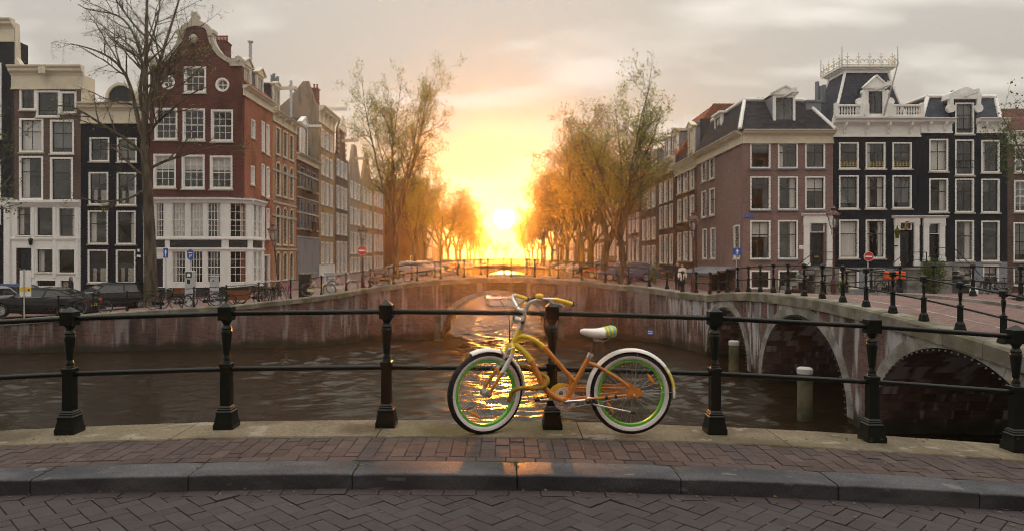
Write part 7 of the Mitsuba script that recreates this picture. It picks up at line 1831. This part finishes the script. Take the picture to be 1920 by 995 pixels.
# ------------------------------------------------------------------ on and in the water
def pile(label, x, y, top, r, white=True):
    k = thing('mooring_pile', label, 'mooring pile')
    put(k + '__post', MB().lathe([(r * 1.02, -3.6), (r, -1.5), (r * .97, top - .05), (r * .9, top)], 14, (x, y, 0)), 'pile_wood', 40)
    if white: put(k + '__cap', MB().lathe([(r * 1.04, top - .12), (r * 1.05, top + .01), (r * .8, top + .05), (0, top + .06)], 14, (x, y, 0)), 'pile_cap', 40)
pile('wooden mooring pile with white cap before the nearest big arch', PX(1509, 19), 19, PZ(691, 19), .20); pile('wooden mooring pile with white cap before the second arch', PX(1376, 26), 26, PZ(640, 26), .19)
pile('wooden mooring pile left of the far bridge arch', PX(820.5, 37), 37, PZ(592, 37), .17, False); pile('wooden mooring pile right of the far bridge arch', PX(1052, 37), 37, PZ(590, 37), .17, False)
for i, (x, yy) in enumerate(((852, 50), (1017, 50))): pile(('dark pile seen through the far arch, left side', 'dark pile seen through the far arch, right side')[i], PX(x, yy), yy, PZ(572, yy), .16, False)
bo = thing('tour_boat', 'low white canal boat with a windowed cabin seen through the far arch', 'boat')
F = Frame((PX(947, 64), 64, WATER), (1, 0, 0), (0, 1, 0))
hs = []
for y_, w_, t_ in ((0, 1.55, .70), (.4, 1.8, .70), (5, 1.9, .68), (9, 1.9, .68), (11, 1.2, .75), (12, .15, .8)):
    hs.append([(-w_, y_, t_), (-w_ * .92, y_, .15), (-w_ * .6, y_, -.4), (w_ * .6, y_, -.4), (w_ * .92, y_, .15), (w_, y_, t_)])
hs = np.array(hs); m = MB(); m.add(F(hs.reshape(-1, 3)), [[i * 6 + j, i * 6 + (j + 1) % 6, (i + 1) * 6 + (j + 1) % 6, (i + 1) * 6 + j] for i in range(5) for j in range(6)]); m.add(F(hs[0]), [[0, i, i + 1] for i in range(1, 5)])
put(bo + '__hull', m, 'bike_white'); put(bo + '__rubbing_strip', MB().box(-1.95, 1.95, -.06, .0, .52, .62, F), 'paint_grey')
put(bo + '__cabin', MB().hexa([[s * (1.6 if z_ < 1 else 1.35), y_ + (.3 if z_ > 1 and y_ < 2 else 0), z_] for s in (-1, 1) for y_ in (1.2, 8.5) for z_ in (.70, 1.19)], F), 'bike_white')
put(bo + '__roof', MB().box(-1.45, 1.45, 1.4, 8.6, 1.193, 1.25, F), 'bike_white')
for a, b in ((-1.3, -.5), (-.42, .42), (.5, 1.3)): put(bo + '__window', MB().hexa([[u_, w_ + (.25 if z_ > 1 else 0.06), z_] for u_ in (a, b) for w_ in (1.15, 1.17) for z_ in (.78, 1.14)], F), 'car_glass')

# ------------------------------------------------------------------ greenery by the right houses
def shrub(label, x, y, z, w, h, n, bs='leaf_dark'):
    k = thing('shrub', label, 'shrub'); r = np.random.default_rng(int(x * 10)); st = MB(); pts = []
    for i in range(9):
        a = r.uniform(0, 6.3); e = np.array([x + .45 * w * math.cos(a) * r.random(), y + .3 * w * math.sin(a), z + h * r.uniform(.6, .95)]); b = np.array([x, y, z])
        st.tube(spline([b, (b + e) / 2 + r.normal(0, .08, 3), e], 6), [.02] * 3 + [.008] * 3, 4)
    p = r.normal(0, 1, (n, 3)); p /= np.linalg.norm(p, axis=1, keepdims=True); p *= r.uniform(.45, 1, (n, 1)) ** .5
    p = p * [w / 2, w / 2.6, h / 2] * (1 + .25 * r.normal(0, 1, (n, 1))) + [x, y, z + h * .55]
    t = Tree(3); t.leafpts = list(p)
    put(k + '__stems', st, 'bark', True); put(k + '__foliage', t.leaves(.11), bs)
shrub('large green shrub at the doorstep of the second black house', PX(1750, 40.6), 40.6, -.4, 1.35, 2.0, 1500); shrub('small bright green plant before the basement of the first black house', PX(1580, 38), 38, -.3, .7, .95, 350, 'leaf_spring')
shrub('small ochre shrub on the right quay near the walking couple', PX(1228, 50), 50, -.15, .6, 1.5, 260, 'leaf_spring')
# ------------------------------------------------------------------ the houses across the street behind the camera: they shade the bridge and show in the windows
FB = Frame((0, -17, 0), (1, 0, 0), (0, 1, 0))
X0 = -40.0
for i, (w_, zt, b_) in enumerate(((9, 18.5, 'brick_umber'), (8, 20, 'brick_tan'), (9.5, 17.5, 'brick_pink'), (8, 19.5, 'brick_tan'), (9, 18, 'brick_pink'), (8.5, 20, 'brick_umber'), (9, 18.5, 'brick_tan'), (9, 19, 'brick_dark'), (9, 18, 'brick_umber'))):
    row_house('brick house across the street behind the viewer, mirrored in the far windows', FB, X0, X0 + w_, -.6, zt, b_, [(zt - 3.6, zt - 1.5, 0), (zt - 7, zt - 4.7, 0), (zt - 10.4, zt - 8, 0), (zt - 13.8, zt - 11.3, 0), (.6, 3.2, 0)], 3, group='houses behind the viewer', curtains=False, bar=.01)
    X0 += w_ + .05
# ------------------------------------------------------------------ the air
scene['haze'] = {'type': 'cube', 'to_world': T().translate([0, 500, 9.0]).scale([600, 600, 13.3]), 'bsdf': {'type': 'null'}, 'interior': {'type': 'ref', 'id': 'haze_air'}}
labels['haze'] = {'kind': 'stuff'}
